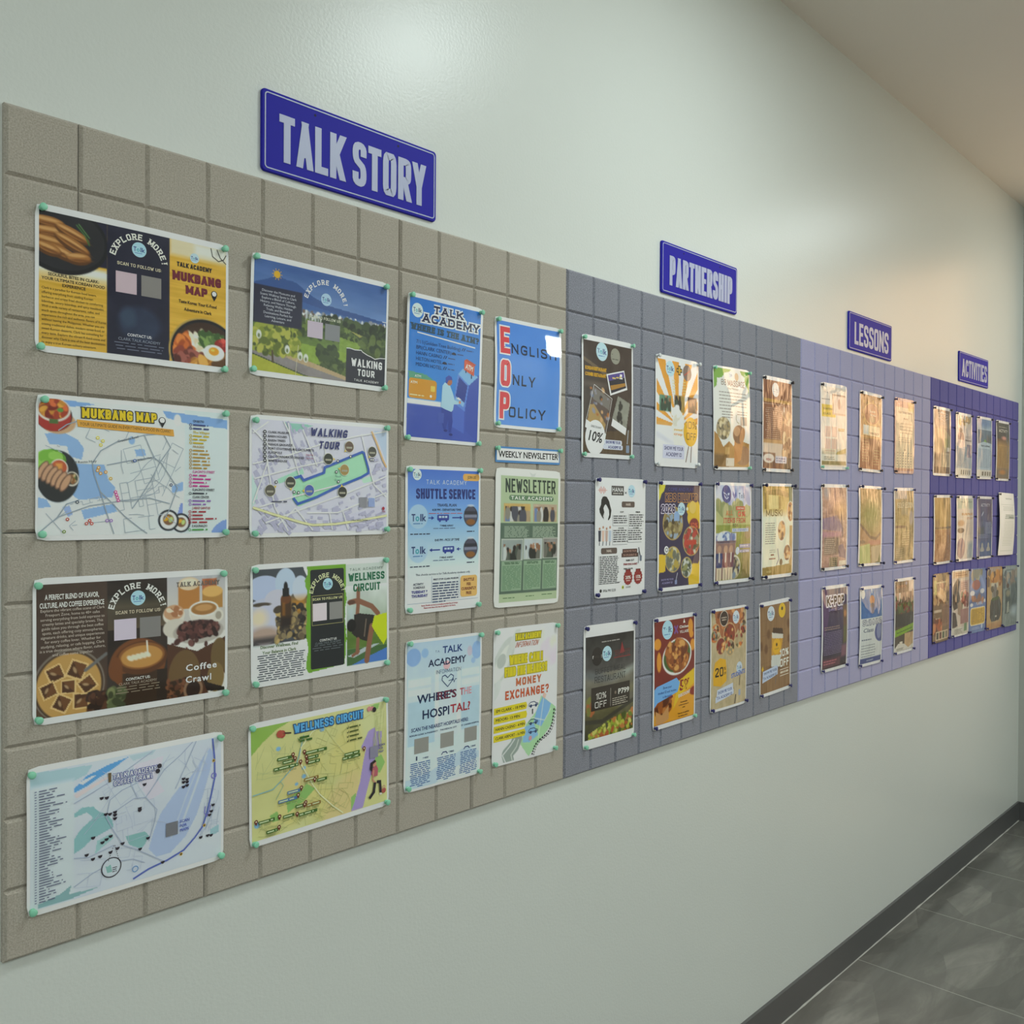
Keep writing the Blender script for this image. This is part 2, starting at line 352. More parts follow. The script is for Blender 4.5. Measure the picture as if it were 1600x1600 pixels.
# strokes in a unit box; first value 1 = rounded, 2 = rounded and closed
SG = {
 'A': (1.05, [(0, (0, 0), (.5, 1)), (0, (1, 0), (.5, 1)), (0, (.2, .28), (.8, .28))]),
 'B': (.95, [(0, (0, 0), (0, 1)), (1, (0, 1), (.9, 1), (1, .9), (1, .6), (.85, .52), (0, .52)), (1, (0, .52), (.9, .52), (1, .4), (1, .1), (.9, 0), (0, 0))]),
 'C': (.95, [(1, (1, .7), (1, 1), (0, 1), (0, 0), (1, 0), (1, .3))]),
 'D': (1, [(0, (0, 0), (0, 1)), (1, (0, 1), (.7, 1), (1, .85), (1, .15), (.7, 0), (0, 0))]),
 'E': (.8, [(0, (1, 0), (0, 0), (0, 1), (1, 1)), (0, (0, .52), (.85, .52))]),
 'F': (.78, [(0, (0, 0), (0, 1), (1, 1)), (0, (0, .5), (.85, .5))]),
 'G': (1, [(1, (1, .72), (1, 1), (0, 1), (0, 0), (1, 0), (1, .25)), (0, (1, .05), (1, .46), (.55, .46))]),
 'H': (1, [(0, (0, 0), (0, 1)), (0, (1, 0), (1, 1)), (0, (0, .52), (1, .52))]),
 'I': (.0, [(0, (.5, 0), (.5, 1))]),
 'J': (.8, [(1, (1, 1), (1, 0), (0, 0), (0, .3))]),
 'K': (1, [(0, (0, 0), (0, 1)), (0, (0, .35), (1, 1)), (0, (.35, .58), (1, 0))]),
 'L': (.75, [(0, (0, 1), (0, 0), (1, 0))]),
 'M': (1.35, [(0, (0, 0), (0, 1)), (0, (1, 0), (1, 1)), (0, (0, 1), (.5, .1)), (0, (1, 1), (.5, .1))]),
 'N': (1.05, [(0, (0, 0), (0, 1)), (0, (1, 0), (1, 1)), (0, (0, 1), (1, 0))]),
 'O': (1, [(2, (0, 0), (0, .5), (0, 1), (.5, 1), (1, 1), (1, .5), (1, 0), (.5, 0))]),
 'P': (.95, [(0, (0, 0), (0, 1)), (1, (0, 1), (.85, 1), (1, .92), (1, .52), (.85, .44), (0, .44))]),
 'Q': (1, [(2, (0, 0), (0, .5), (0, 1), (.5, 1), (1, 1), (1, .5), (1, 0), (.5, 0)), (0, (.55, .3), (1, -.05))]),
 'R': (1, [(0, (0, 0), (0, 1)), (1, (0, 1), (.85, 1), (1, .92), (1, .55), (.85, .47), (0, .47)), (0, (.5, .47), (1, 0))]),
 'S': (.95, [(1, (1, .72), (1, 1), (0, 1), (0, .62), (.5, .52), (1, .42), (1, 0), (0, 0), (0, .28))]),
 'T': (.9, [(0, (0, 1), (1, 1)), (0, (.5, 0), (.5, 1))]),
 'U': (1, [(1, (0, 1), (0, .4), (0, 0), (1, 0), (1, .4), (1, 1))]),
 'V': (1, [(0, (0, 1), (.5, 0)), (0, (1, 1), (.5, 0))]),
 'W': (1.5, [(0, (0, 1), (.27, 0)), (0, (.27, 0), (.5, .9)), (0, (.5, .9), (.73, 0)), (0, (1, 1), (.73, 0))]),
 'X': (1, [(0, (0, 0), (1, 1)), (0, (0, 1), (1, 0))]),
 'Y': (1, [(0, (.5, 0), (.5, .45)), (0, (0, 1), (.5, .42)), (0, (1, 1), (.5, .42))]),
 'Z': (.9, [(0, (0, 1), (1, 1), (0, 0), (1, 0))]),
 '0': (.95, [(2, (0, 0), (0, .5), (0, 1), (.5, 1), (1, 1), (1, .5), (1, 0), (.5, 0))]),
 '1': (.35, [(0, (0, .8), (1, 1), (1, 0))]),
 '2': (.9, [(1, (0, .72), (0, 1), (1, 1), (1, .6), (0, .12)), (0, (0, .05), (0, 0), (1, 0))]),
 '6': (.9, [(1, (1, .78), (1, 1), (0, 1), (0, 0), (1, 0), (1, .55), (0, .55))]),
 '7': (.85, [(0, (0, 1), (1, 1), (.3, 0))]),
 '9': (.9, [(1, (0, .22), (0, 0), (1, 0), (1, 1), (0, 1), (0, .45), (1, .45))]),
 '5': (.9, [(1, (1, 1), (0, 1), (0, .56), (1, .62), (1, 0), (0, 0), (0, .25))]),
 '8': (.9, [(2, (0, .52), (0, 1), (.5, 1), (1, 1), (1, .52), (.5, .52)), (2, (0, 0), (0, .52), (.5, .52), (1, .52), (1, 0), (.5, 0))]),
 '%': (1.2, [(0, (.1, 0), (.9, 1)), (2, (0, .6), (0, 1), (.35, 1), (.35, .6)), (2, (.65, 0), (.65, .4), (1, .4), (1, 0))]),
 '!': (.0, [(0, (.5, .3), (.5, 1)), (0, (.5, 0), (.5, .14))]),
 '-': (.5, [(0, (0, .45), (1, .45))]),
 '?': (.85, [(1, (0, .75), (0, 1), (1, 1), (1, .55), (.5, .5), (.5, .28)), (0, (.5, 0), (.5, .14))]),
 '.': (.0, [(0, (.5, 0), (.5, .1))]), ',': (.0, [(0, (.5, -.1), (.5, .1))]), '&': (1.1, [(1, (1, 0), (.1, .75), (.3, 1), (.7, 1), (.7, .7), (0, .3), (0, 0), (.6, 0), (1, .4))]),
 "'": (.0, [(0, (.5, .75), (.5, 1))]), ':': (.0, [(0, (.5, .1), (.5, .25)), (0, (.5, .6), (.5, .75))]), '+': (.9, [(0, (0, .5), (1, .5)), (0, (.5, .1), (.5, .9))]),
}
def chaikin(P, closed, it=2):
    P = np.array(P, float)
    for _ in range(it):
        Q = []
        n_ = len(P); rng = range(n_ if closed else n_ - 1)
        if not closed: Q.append(P[0])
        for i in rng:
            a, b_ = P[i], P[(i + 1) % n_]
            Q += [a * .75 + b_ * .25, a * .25 + b_ * .75]
        if not closed: Q.append(P[-1])
        P = np.array(Q)
    return P
def ribbon(P, t, closed=False, hcut=None):
    """thick polyline -> (verts, quads); hcut = (ylo, yhi): ends lying on these heights are cut level"""
    P = np.asarray(P, float); n_ = len(P)
    nx = np.roll(P, -1, 0) - P; 
    if not closed: nx[-1] = nx[-2]
    L = np.linalg.norm(nx, axis=1, keepdims=True); L[L == 0] = 1; d = nx / L
    pv = np.roll(d, 1, 0)
    if not closed: pv[0] = d[0]
    tn = d + pv; q = np.linalg.norm(tn, axis=1, keepdims=True); q[q < 1e-6] = 1; tn /= q
    nrm = np.stack([-tn[:, 1], tn[:, 0]], 1)
    cs = np.clip((nrm * np.stack([-d[:, 1], d[:, 0]], 1)).sum(1, keepdims=True), .45, 1)
    A = P + nrm * t / 2 / cs; B = P - nrm * t / 2 / cs
    if hcut and not closed:
        for k, dd in ((0, d[0]), (-1, d[-1])):
            for yy, lim in zip(hcut[:2], hcut[2:]):
                if abs(P[k][1] - yy) < 1e-6 and abs(dd[1]) > .25:
                    for X in (A, B): X[k] = X[k] + dd * ((lim - X[k][1]) / dd[1])
    V = np.concatenate([A, B]); F = []
    for i in range(n_ if closed else n_ - 1):
        j = (i + 1) % n_; F.append((i, n_ + i, n_ + j, j))
    return V, F
def stroke_text(s, bw, h, th, serif=False, extra=0.0, gapf=0.16):
    """lettering of cap height h filling width bw, lower left at 0,0"""
    s = s.upper(); t = th * h
    sgap = gapf * (1 + 0) 
    ws = [SG[c][0] if c in SG else None for c in s]
    fixed = sum(t for c in s if c in SG) 
    unit = sum(q for q in ws if q is not None) + sgap * (len(s) - 1) + sum(.45 for q in ws if q is None)
    k = (bw - fixed) / max(unit, .1)
    if k < t * .75:
        t = max(bw / (len(s) * 1.0 + unit) , 1e-4); fixed = sum(t for c in s if c in SG); k = (bw - fixed) / max(unit, .1)
    x = 0.0; VV, FF = [], []; off = 0
    def add(V, F):
        nonlocal off
        VV.append(np.column_stack([V, np.full(len(V), lev % 6)])); FF.extend([tuple(i + off for i in f) for f in F]); off += len(V)
    lev = 0
    for c, q in zip(s, ws):
        if q is None: x += k * (.45 + sgap); continue
        gw = q * k
        sc = np.array([gw, h - t]); o0 = np.array([x + t / 2, t / 2])
        for st in SG[c][1]:
            P = np.array(st[1:], float)
            if q == 0: P[:, 0] = 0
            P = P * sc + o0
            if st[0]: P = chaikin(P, st[0] == 2)
            if h > .016 and not st[0]:
                Q = [P[0]]
                for a_, b_ in zip(P[:-1], P[1:]):
                    kk = max(1, int(math.hypot(*(b_ - a_)) / .007)); Q += [a_ + (b_ - a_) * (j + 1) / kk for j in range(kk)]
                P = np.array(Q)
            if st[0] != 2:   # level strokes get square ends
                for e_, e2 in ((0, 1), (-1, -2)):
                    dd = P[e_] - P[e2]; L_ = math.hypot(*dd)
                    if L_ > 0 and abs(dd[0]) > .8 * L_: P[e_] = P[e_] + dd / L_ * t * .5
            V, F = ribbon(P, t + extra, st[0] == 2, (t / 2, h - t / 2, -extra / 2, h + extra / 2))
            lev += 1; add(V, F)
            if serif and st[0] != 2:
                for e_ in (0, -1):
                    ex, ey = P[e_]
                    if (abs(ey - t / 2) < 1e-6 or abs(ey - (h - t / 2)) < 1e-6) and abs(P[e_][1] - P[e_ + 1 if e_ == 0 else e_ - 1][1]) > .3 * h:
                        sy = 0 if ey < h / 2 else h
                        dy = t * .55 if sy == 0 else -t * .55
                        a, b_ = ex - t * 1.05 - extra / 2, ex + t * 1.05 + extra / 2
                        lev += 1; y0_, y1_ = sorted((sy - np.sign(dy) * extra / 2, sy + dy + np.sign(dy) * extra / 2))
                        add(np.array([(a, y0_), (b_, y0_), (b_, y1_), (a, y1_)]), [(0, 1, 2, 3)])
        x += gw + t + k * sgap
    return np.concatenate(VV), FF
def font_text(s, style, track=0.0):
    """lettering in the built-in face, cap height 1, and its width"""
    G = FONT[style]; BASE = FONT['n' if style == 'x' else style]
    x = 0.0; VV, FF = [], []; off = 0
    for c in s:
        v, f, a = G.get(c, G['-']); a = BASE.get(c, BASE['-'])[2]
        if len(v):
            v = v if v.shape[1] == 3 else np.column_stack([v, np.zeros(len(v))]); VV.append(v + [x, 0, 0]); FF.extend([tuple(i + off for i in q) for q in f]); off += len(v)
        x += a + track
    V = np.concatenate(VV) if VV else np.zeros((0, 3))
    return V, FF, x - track

# ------------------------------------------------------------------ print raster: a picture painted on a fine grid of the sheet
def noise2(shape, cells, seed, octaves=3):
    r = np.random.RandomState(seed); out = np.zeros(shape); amp = 1.0; tot = 0
    cy, cx = cells
    for _ in range(octaves):
        g = r.rand(int(cy) + 2, int(cx) + 2)
        yy = np.linspace(0, cy - 1e-3, shape[0]); xx = np.linspace(0, cx - 1e-3, shape[1])
        y0 = yy.astype(int); x0 = xx.astype(int); fy = (yy - y0)[:, None]; fx = (xx - x0)[None]
        fy = fy * fy * (3 - 2 * fy); fx = fx * fx * (3 - 2 * fx)
        a = g[y0][:, x0]; b_ = g[y0][:, x0 + 1]; c = g[y0 + 1][:, x0]; d = g[y0 + 1][:, x0 + 1]
        out += amp * ((a * (1 - fx) + b_ * fx) * (1 - fy) + (c * (1 - fx) + d * fx) * fy)
        tot += amp; amp *= .55; cy = min(cy * 2, shape[0]); cx = min(cx * 2, shape[1])
    return out / tot
class Canvas:
    def __init__(s, w, h, res, u0=0, v0=0, u1=1, v1=1):
        s.w, s.h = w, h; s.ext = (u0, v0, u1, v1)
        s.nx = max(2, int(round((u1 - u0) * w * 1000 / res[0])) + 1); s.ny = max(2, int(round((v1 - v0) * h * 1000 / res[1])) + 1)
        s.U, s.V = np.meshgrid(np.linspace(u0, u1, s.nx), np.linspace(v0, v1, s.ny))
        s.asp = h / w; s.px = (u1 - u0) / (s.nx - 1)
        s.c = np.ones((s.ny, s.nx, 3)); s.seed = 1
    def mix(s, a, col):
        col = hx(col) if isinstance(col, str) else np.asarray(col)
        s.c = s.c * (1 - a[..., None]) + col * a[..., None]
    def cov(s, d, soft=0): return np.clip(.5 - d / max(s.px * 1.1, soft), 0, 1)
    def fill(s, col): s.mix(np.ones_like(s.U), col)
    def rect(s, u0, v0, u1, v1, col, a=1, soft=0):
        d = np.maximum(np.maximum(u0 - s.U, s.U - u1), np.maximum(v0 - s.V, s.V - v1) * s.asp); s.mix(a * s.cov(d, soft), col)
    def grad(s, u0, v0, u1, v1, c0, c1, ax='v', a=1):
        t = np.clip((s.V - v0) / (v1 - v0) if ax == 'v' else (s.U - u0) / (u1 - u0), 0, 1)[..., None]
        col = hx(c0) * (1 - t) + hx(c1) * t
        m = ((s.U >= u0) & (s.U <= u1) & (s.V >= v0) & (s.V <= v1))[..., None] * a
        s.c = s.c * (1 - m) + col * m
    def _ell(s, u, v, ru, rv, rot):
        x = s.U - u; y = (s.V - v) * s.asp; c, n_ = math.cos(rot), math.sin(rot)
        X = x * c + y * n_; Y = -x * n_ + y * c
        return (np.sqrt((X / ru) ** 2 + (Y / rv) ** 2) - 1) * min(ru, rv)
    def ell(s, u, v, ru, rv, col, rot=0, soft=0, a=1, clip=None):
        m = a * s.cov(s._ell(u, v, ru, rv, rot), soft)
        if clip is not None: m = m * clip
        s.mix(m, col)
    def mell(s, u, v, ru, rv, rot=0): return s.cov(s._ell(u, v, ru, rv, rot))
    def inside(s, P):
        m = np.zeros(s.U.shape, bool); n_ = len(P)
        for i in range(n_):
            (x0, y0), (x1, y1) = P[i], P[(i + 1) % n_]
            if y0 == y1: continue
            k = (s.V < y0) != (s.V < y1); m ^= k & (s.U < (x1 - x0) * (s.V - y0) / (y1 - y0) + x0)
        return m
    def poly(s, P, col, a=1):
        m = s.inside(P).astype(float); s.mix(m * a, col)
    def line(s, P, wd, col, a=1):
        d = np.full(s.U.shape, 9.)
        for (x0, y0), (x1, y1) in zip(P[:-1], P[1:]):
            ax, ay = x1 - x0, (y1 - y0) * s.asp; L = ax * ax + ay * ay + 1e-12
            t = np.clip(((s.U - x0) * ax + (s.V - y0) * s.asp * ay) / L, 0, 1)
            d = np.minimum(d, np.hypot(s.U - x0 - t * ax, (s.V - y0) * s.asp - t * ay))
        s.mix(a * s.cov(d - wd / 2), col)
    def noise(s, amp, cells, region=None, seed=None, tint=None, oct=3):
        s.seed += 1
        f = noise2(s.U.shape, cells, seed or s.seed, oct) - .5
        m = np.ones_like(f) if region is None else ((s.U >= region[0]) & (s.U <= region[2]) & (s.V >= region[1]) & (s.V <= region[3])) * 1.
        if tint is None: s.c = np.clip(s.c + (f * 2 * amp * m)[..., None], 0, 1)
        else: s.mix(np.clip((f * 2 + .1) * amp * 2, 0, 1) * m, tint)
    def dots(s, n_, reg, r, cols, seed=0, clip=None, el=1.6, soft=0):
        R = random.Random(seed)
        for _ in range(n_):
            u = R.uniform(reg[0], reg[2]); v = R.uniform(reg[1], reg[3]); q = r * R.uniform(.6, 1.4)
            s.ell(u, v, q * R.uniform(1, el), q, R.choice(cols), R.uniform(0, 3.14), soft, 1, clip)

# ------------------------------------------------------------------ posters
def K(c):   # photo-look colour of ink -> reflectance
    return np.clip(lin(c) * INK, 0.004, 0.9)
INK = 1.22
PIN = {}
POSTERS = {}
class Poster:
    def __init__(s, key, name, label, cat, group, geo, short, film='near', seed=0, bulge=None, paper='#eef1ef', bend=None, rad=0.006):
        cx, cz, w, h, ang = geo
        s.w, s.h, s.short = w, h, short; s.key = key; R = random.Random(seed * 7 + 3)
        far = film == 'far'
        s.mat = {'near': M_PRINT, 'far': M_PRINT_W, 'paper': M_PAPER}[film]
        if bend: s.bend = bend
        else:
            A = (bulge if bulge is not None else (0.0028 if far else 0.0016)) * R.uniform(.6, 1.2); B = A * R.uniform(-.7, .7); C = A * R.uniform(-.5, .5); ph = R.uniform(0, 6)
            E_ = A * R.uniform(.2, .7)
            s.bend = lambda u, v: 0.0009 + A * 1.2 * np.sin(np.pi * np.clip(u, 0, 1)) * (.55 + .45 * np.sin(np.pi * v)) + abs(B) + B * np.sin(2 * np.pi * v + ph) * np.sin(np.pi * u) + E_ * np.sin(np.pi * np.clip(v, 0, 1)) + abs(C) * (1 - np.cos(2 * np.pi * (u - .5) * 1.0)) * .25
        s.parts = {}; s.lv = 0; s.res = (2.6, 2.0) if far else (1.25, 1.25)
        o = bpy.data.objects.new(name, None)
        s.root_loc = (cx, 0.0, cz); s.ang = ang
        # the sheet: film with rounded corners round the paper
        nu, nv = (14, 20) if w < h else (20, 14)
        us = np.linspace(0, 1, nu); vs = np.linspace(0, 1, nv)
        U, V = np.meshgrid(us, vs)
        r = rad / w; rv = rad / h
        # pull the four corner vertices in for rounded corners
        for (i, j, su, sv) in ((0, 0, 1, 1), (0, -1, -1, 1), (-1, 0, 1, -1), (-1, -1, -1, -1)):
            U[i, j] += su * r * .45; V[i, j] += sv * rv * .45
        n_ = nu * nv
        vu = np.concatenate([U.ravel(), U.ravel()]); vv = np.concatenate([V.ravel(), V.ravel()])
        dz = np.concatenate([np.zeros(n_), np.full(n_, -0.0004)])
        F = []
        for j in range(nv - 1):
            for i in range(nu - 1):
                a = j * nu + i; F.append((a, a + nu, a + nu + 1, a + 1)); F.append((n_ + a, n_ + a + 1, n_ + a + nu + 1, n_ + a + nu))
        per = list(range(nu)) + [j * nu + nu - 1 for j in range(1, nv)] + [(nv - 1) * nu + i for i in range(nu - 2, -1, -1)] + [j * nu for j in range(nv - 2, 0, -1)]
        for i in range(len(per)):
            a, b_ = per[i], per[(i + 1) % len(per)]; F.append((a, b_, n_ + b_, n_ + a))
        s.obj = s._mesh(name, vu, vv, dz, F, np.tile(K(hx(paper)), (2 * n_, 1)), None)
        s.obj.location = s.root_loc; s.obj.rotation_euler = (0, -math.radians(ang), 0)
        tag(s.obj, label, cat, group)
        bpy.data.objects.remove(o)
        POSTERS[key] = s
    def P(s, u, v, dz=0.0):
        return np.stack([(u - .5) * s.w, -(s.bend(u, v) + dz), (.5 - v) * s.h], -1)
    def N(s, u, v):
        e_ = 1e-3
        du = (s.bend(u + e_, v) - s.bend(u - e_, v)) / (2 * e_ * s.w); dv = (s.bend(u, v + e_) - s.bend(u, v - e_)) / (2 * e_ * s.h)
        n_ = np.stack([-du * -1 * -1, -np.ones_like(du), dv], -1)
        return n_ / np.linalg.norm(n_, axis=-1, keepdims=True)
    def _mesh(s, name, u, v, dz, F, col, parent):
        co = s.P(u, v, dz); me = bpy.data.meshes.new(name)
        if isinstance(F, np.ndarray):
            nf = len(F); me.vertices.add(len(co)); me.loops.add(nf * 4); me.polygons.add(nf)
            me.vertices.foreach_set('co', co.ravel().astype(np.float32)); me.loops.foreach_set('vertex_index', F.ravel().astype(np.int32))
            me.polygons.foreach_set('loop_start', np.arange(0, nf * 4, 4, dtype=np.int32))
            me.update(calc_edges=True)
        else:
            me.from_pydata(co.tolist(), [], F); me.update()
        a = me.color_attributes.new('Col', 'FLOAT_COLOR', 'POINT')
        c4 = np.ones((len(co), 4), np.float32); c4[:, :3] = col; a.data.foreach_set('color', c4.ravel())
        me.polygons.foreach_set('use_smooth', np.ones(len(me.polygons), bool))
        me.materials.append(s.mat)
        if parent is not None or True:
            n_ = s.N(u, v)
            if parent is None:
                k = np.asarray(dz) < -0.0002; n_[k] *= -1
            me.normals_split_custom_set_from_vertices(n_.tolist())
        return link(bpy.data.objects.new(name, me), parent)
    # raster picture
    def canvas(s, u0=.03, v0=.03, u1=.97, v1=.97, res=None): return Canvas(s.w, s.h, res or s.res, u0, v0, u1, v1)
    def put(s, c, name='picture'):
        nx, ny = c.nx, c.ny; i = np.arange(nx - 1)[None] + nx * np.arange(ny - 1)[:, None]; i = i.ravel()
        F = np.stack([i, i + nx, i + nx + 1, i + 1], 1)
        s.lv += 1
        return s._mesh(name, c.U.ravel(), c.V.ravel(), np.full(c.U.size, 0.00012 + 0.00003 * s.lv), F, K(np.clip(c.c, 0, 1).reshape(-1, 3)), s.obj)
    # vector print
    def add(s, part, V, F, col):
        col = hx(col) if isinstance(col, str) else np.asarray(col)
        s.lv += 1; p = s.parts.setdefault(part, dict(u=[], v=[], z=[], F=[], c=[], n=0))
        V = np.asarray(V, float); p['u'].append(V[:, 0]); p['v'].append(V[:, 1]); p['z'].append(np.full(len(V), 0.00032 + 0.000004 * min(s.lv, 400)) + (V[:, 2] * 3e-6 if V.shape[1] > 2 else 0))
        p['c'].append(np.tile(K(col), (len(V), 1))); p['F'] += [tuple(i + p['n'] for i in f) for f in F]; p['n'] += len(V)
    def poly(s, pts, col, part='artwork'):
        P = np.array(pts, float); ext = np.ptp(P, axis=0) * [s.w, s.h]
        if max(ext) < .022: return s.add(part, P, [tuple(range(len(P)))], col)
        bm = bmesh.new(); bm.faces.new([bm.verts.new((a, b_, 0)) for a, b_ in P])     # cut up so that it follows the sheet
        for ax, L in ((0, s.w), (1, s.h)):
            st = .016 / L; lo, hi = P[:, ax].min(), P[:, ax].max(); k = int(lo / st) + 1
            while k * st < hi - 1e-6:
                no = (1, 0, 0) if ax == 0 else (0, 1, 0); co = (k * st, 0, 0) if ax == 0 else (0, k * st, 0)
                bmesh.ops.bisect_plane(bm, geom=bm.verts[:] + bm.edges[:] + bm.faces[:], plane_co=co, plane_no=no, dist=1e-7); k += 1
        bm.verts.index_update(); s.add(part, [v.co[:2] for v in bm.verts], [tuple(v.index for v in f.verts) for f in bm.faces], col); bm.free()
    def grid(s, u0, v0, u1, v1, col, part='artwork'):
        nu = max(1, int((u1 - u0) * s.w / .02)) + 1; nv = max(1, int((v1 - v0) * s.h / .02)) + 1
        U, V = np.meshgrid(np.linspace(u0, u1, nu), np.linspace(v0, v1, nv))
        F = [(j * nu + i, (j + 1) * nu + i, (j + 1) * nu + i + 1, j * nu + i + 1) for j in range(nv - 1) for i in range(nu - 1)]
        s.add(part, np.stack([U.ravel(), V.ravel()], 1), F, col)
    rect = grid
    def circ(s, u, v, r, col, part='artwork', n=20, sq=1.0):
        a = np.linspace(0, 2 * np.pi, n, endpoint=False); k = s.w / s.h
        P = np.stack([u + r * np.cos(a), v + r * sq * k * np.sin(a)], 1)
        if r * s.w > .012: return s.poly(P, col, part)
        s.add(part, np.vstack([P, [[u, v]]]), [(i, n, (i + 1) % n) for i in range(n)], col)
    def ring(s, u, v, r, wd, col, part='artwork', n=28):
        a = np.linspace(0, 2 * np.pi, n, endpoint=False); s.line([(u + r * math.cos(q), v + r * s.w / s.h * math.sin(q)) for q in a], wd, col, part, True)
    def line(s, pts, wd, col, part='artwork', closed=False):
        P = np.array(pts, float) * [s.w, s.h]; Q = []
        n_ = len(P)
        for i in range(n_ if closed else n_ - 1):
            a, b_ = P[i], P[(i + 1) % n_]; k = max(1, int(np.linalg.norm(b_ - a) / .014)); Q += [a + (b_ - a) * j / k for j in range(k)]
        if not closed: Q.append(P[-1])
        V, F = ribbon(Q, wd * s.w, closed); s.add(part, V / [s.w, s.h], [f[::-1] for f in F], col)
    def rr(s, u0, v0, u1, v1, r, col, part='artwork'):
        k = s.w / s.h; P = []
        for cx, cy, a0 in ((u1 - r, v0 + r * k, -90), (u1 - r, v1 - r * k, 0), (u0 + r, v1 - r * k, 90), (u0 + r, v0 + r * k, 180)):
            for q in range(5):
                a = math.radians(a0 + 22.5 * q); P.append((cx + r * math.cos(a), cy + r * k * math.sin(a)))
        s.poly(P, col, part)
    def _place(s, V, F, u0, v0, u1, v1, col, rot=0, part='lettering', shear=0):
        # V in box units (0..1, 0..1 with y up)
        V = np.asarray(V, float).copy()
        X = (u0 + V[:, 0] * (u1 - u0)) * s.w; Y = (v1 - V[:, 1] * (v1 - v0)) * s.h
        X += shear * (v1 - v0) * s.h * (V[:, 1] - .5)
        if rot:
            cx, cy = (u0 + u1) / 2 * s.w, (v0 + v1) / 2 * s.h; c, n_ = math.cos(rot), math.sin(rot); dx, dy = X - cx, Y - cy
            X, Y = cx + dx * c + dy * n_, cy - dx * n_ + dy * c
        cols = [X / s.w, Y / s.h] + ([V[:, 2]] if V.shape[1] > 2 else []); s.add(part, np.stack(cols, 1), F, col)
    def t(s, txt, u0, v0, u1, v1, col, f='n', th=.17, ol=None, rot=0, part='lettering', track=0, shear=0, gap=.3):
        """lettering whose capitals fill the box"""
        H = (v1 - v0) * s.h; Wd = (u1 - u0) * s.w
        if part == 'lettering': s.nt = getattr(s, 'nt', 0) + 1; part = 'lettering#%d' % s.nt if H > .0042 else 'small_lettering#%d' % int(v0 * 4)
        if f in ('c', 's'):
            if ol:
                V, F = stroke_text(txt, Wd, H, th, f == 's', ol[1] * s.w, gap); s._place(V / [Wd, H, 1], F, u0, v0, u1, v1, ol[0], rot, part, shear); s.lv += 6
            V, F = stroke_text(txt, Wd, H, th, f == 's', 0, gap); s._place(V / [Wd, H, 1], F, u0, v0, u1, v1, col, rot, part, shear)
        else:
            if ol:
                V, F, w_ = font_text(txt, 'x', track); s._place(V / [w_, 1, 1], F, u0, v0, u1, v1, ol, rot, part, shear); s.lv += 6
            V, F, w_ = font_text(txt, f, track); s._place(V / [w_, 1, 1], F, u0, v0, u1, v1, col, rot, part, shear)
    def tl(s, lines, u0, v0, u1, pitch, ch, col, f='n', al='l', part='lettering', rot=0):
        """paragraph: natural widths, cap height ch (fraction of height), squeezed to fit u1"""
        mx = max(font_text(q, f)[2] for q in lines if q) * ch * s.h / s.w; k = min(1, (u1 - u0) / mx)
        for i, q in enumerate(lines):
            if not q: continue
            wd = font_text(q, f)[2] * ch * s.h / s.w * k
            a = u0 if al == 'l' else (u0 + u1 - wd) / 2 if al == 'c' else u1 - wd
            s.t(q, a, v0 + i * pitch, a + wd, v0 + i * pitch + ch, col, f, part=part)
    def sq(s, u0, v0, u1, n_, pitch, th, col, seed=1, al='l', last=1.0, part=None, slope=0.0):
        """lines too small to read: a dash for every word"""
        if part is None: s.nf = getattr(s, 'nf', 0) + (1 if n_ > 2 else 0); part = 'fine_print#%d' % s.nf if n_ > 2 else 'small_print#%d_%d' % (int(u0 * 2), int(v0 * 3))
        R = random.Random(seed); V, F = [], []
        for i in range(n_):
            L = (u1 - u0) * (R.uniform(.82, 1) if al != 'j' else 1) * (last if i == n_ - 1 else 1)
            x = u0 if al != 'c' else (u0 + u1 - L) / 2; e_ = x + L
            while x < e_ - .004:
                wl = min(R.uniform(.02, .075) * (1 if s.w > .25 else 1.3), e_ - x); v = v0 + i * pitch + slope * (x - u0); q = len(V)
                V += [(x, v), (x + wl, v), (x + wl, v + th), (x, v + th)]; F.append((q + 3, q + 2, q + 1, q)); x += wl + .011
        if V: s.add(part, V, F, col)
    def arc(s, txt, u, v, r, a0, a1, ch, col, f='s', th=.2):
        """letters standing round an arc, angles in degrees from 12 o'clock"""
        n_ = len(txt); R_ = r * s.w; H = ch * s.h
        for i, c in enumerate(txt):
            if c == ' ': continue
            a = math.radians(a0 + (a1 - a0) * i / (n_ - 1)); wd = H * (.72 if c not in 'I!' else .3) * (1.25 if c == 'M' else 1)
            V, F = stroke_text(c, wd, H, th, True); V = V - [wd / 2, 0, 0]
            X = u * s.w + (R_ + V[:, 1]) * math.sin(a) + V[:, 0] * math.cos(a); Y = v * s.h - (R_ + V[:, 1]) * math.cos(a) + V[:, 0] * math.sin(a)
            s.add('arched_lettering', np.stack([X / s.w, Y / s.h, V[:, 2]], 1), F, col)
    def logo(s, u, v, r, bgc='#a9d2f2', tc='#1f3f86', disc=True):
        k = s.w / s.h; s.nl = getattr(s, 'nl', 0) + 1; lg = 'logo#%d' % s.nl
        if disc: s.circ(u, v, r, bgc, lg, 28)
        h_ = r * .55 * k
        s.t('T', u - .78 * r, v - h_ * .62, u - .38 * r, v + h_ * .5, tc, 'b', part=lg); s.t('o', u - .36 * r, v - h_ * .62, u + .06 * r, v + h_ * .5, '#3f9fae', 'b', part=lg)
        s.t('lk', u + .12 * r, v - h_ * .62, u + .74 * r, v + h_ * .5, tc, 'b', part=lg)
        s.sq(u - .6 * r, v + h_ * .78, u + .6 * r, 1, .1, h_ * .16, '#5b86b8', part=lg)
    def card(s, u0, v0, u1, v1, col): s.nc = getattr(s, 'nc', 0) + 1; s.grid(u0, v0, u1, v1, col, 'blank_card#%d' % s.nc)
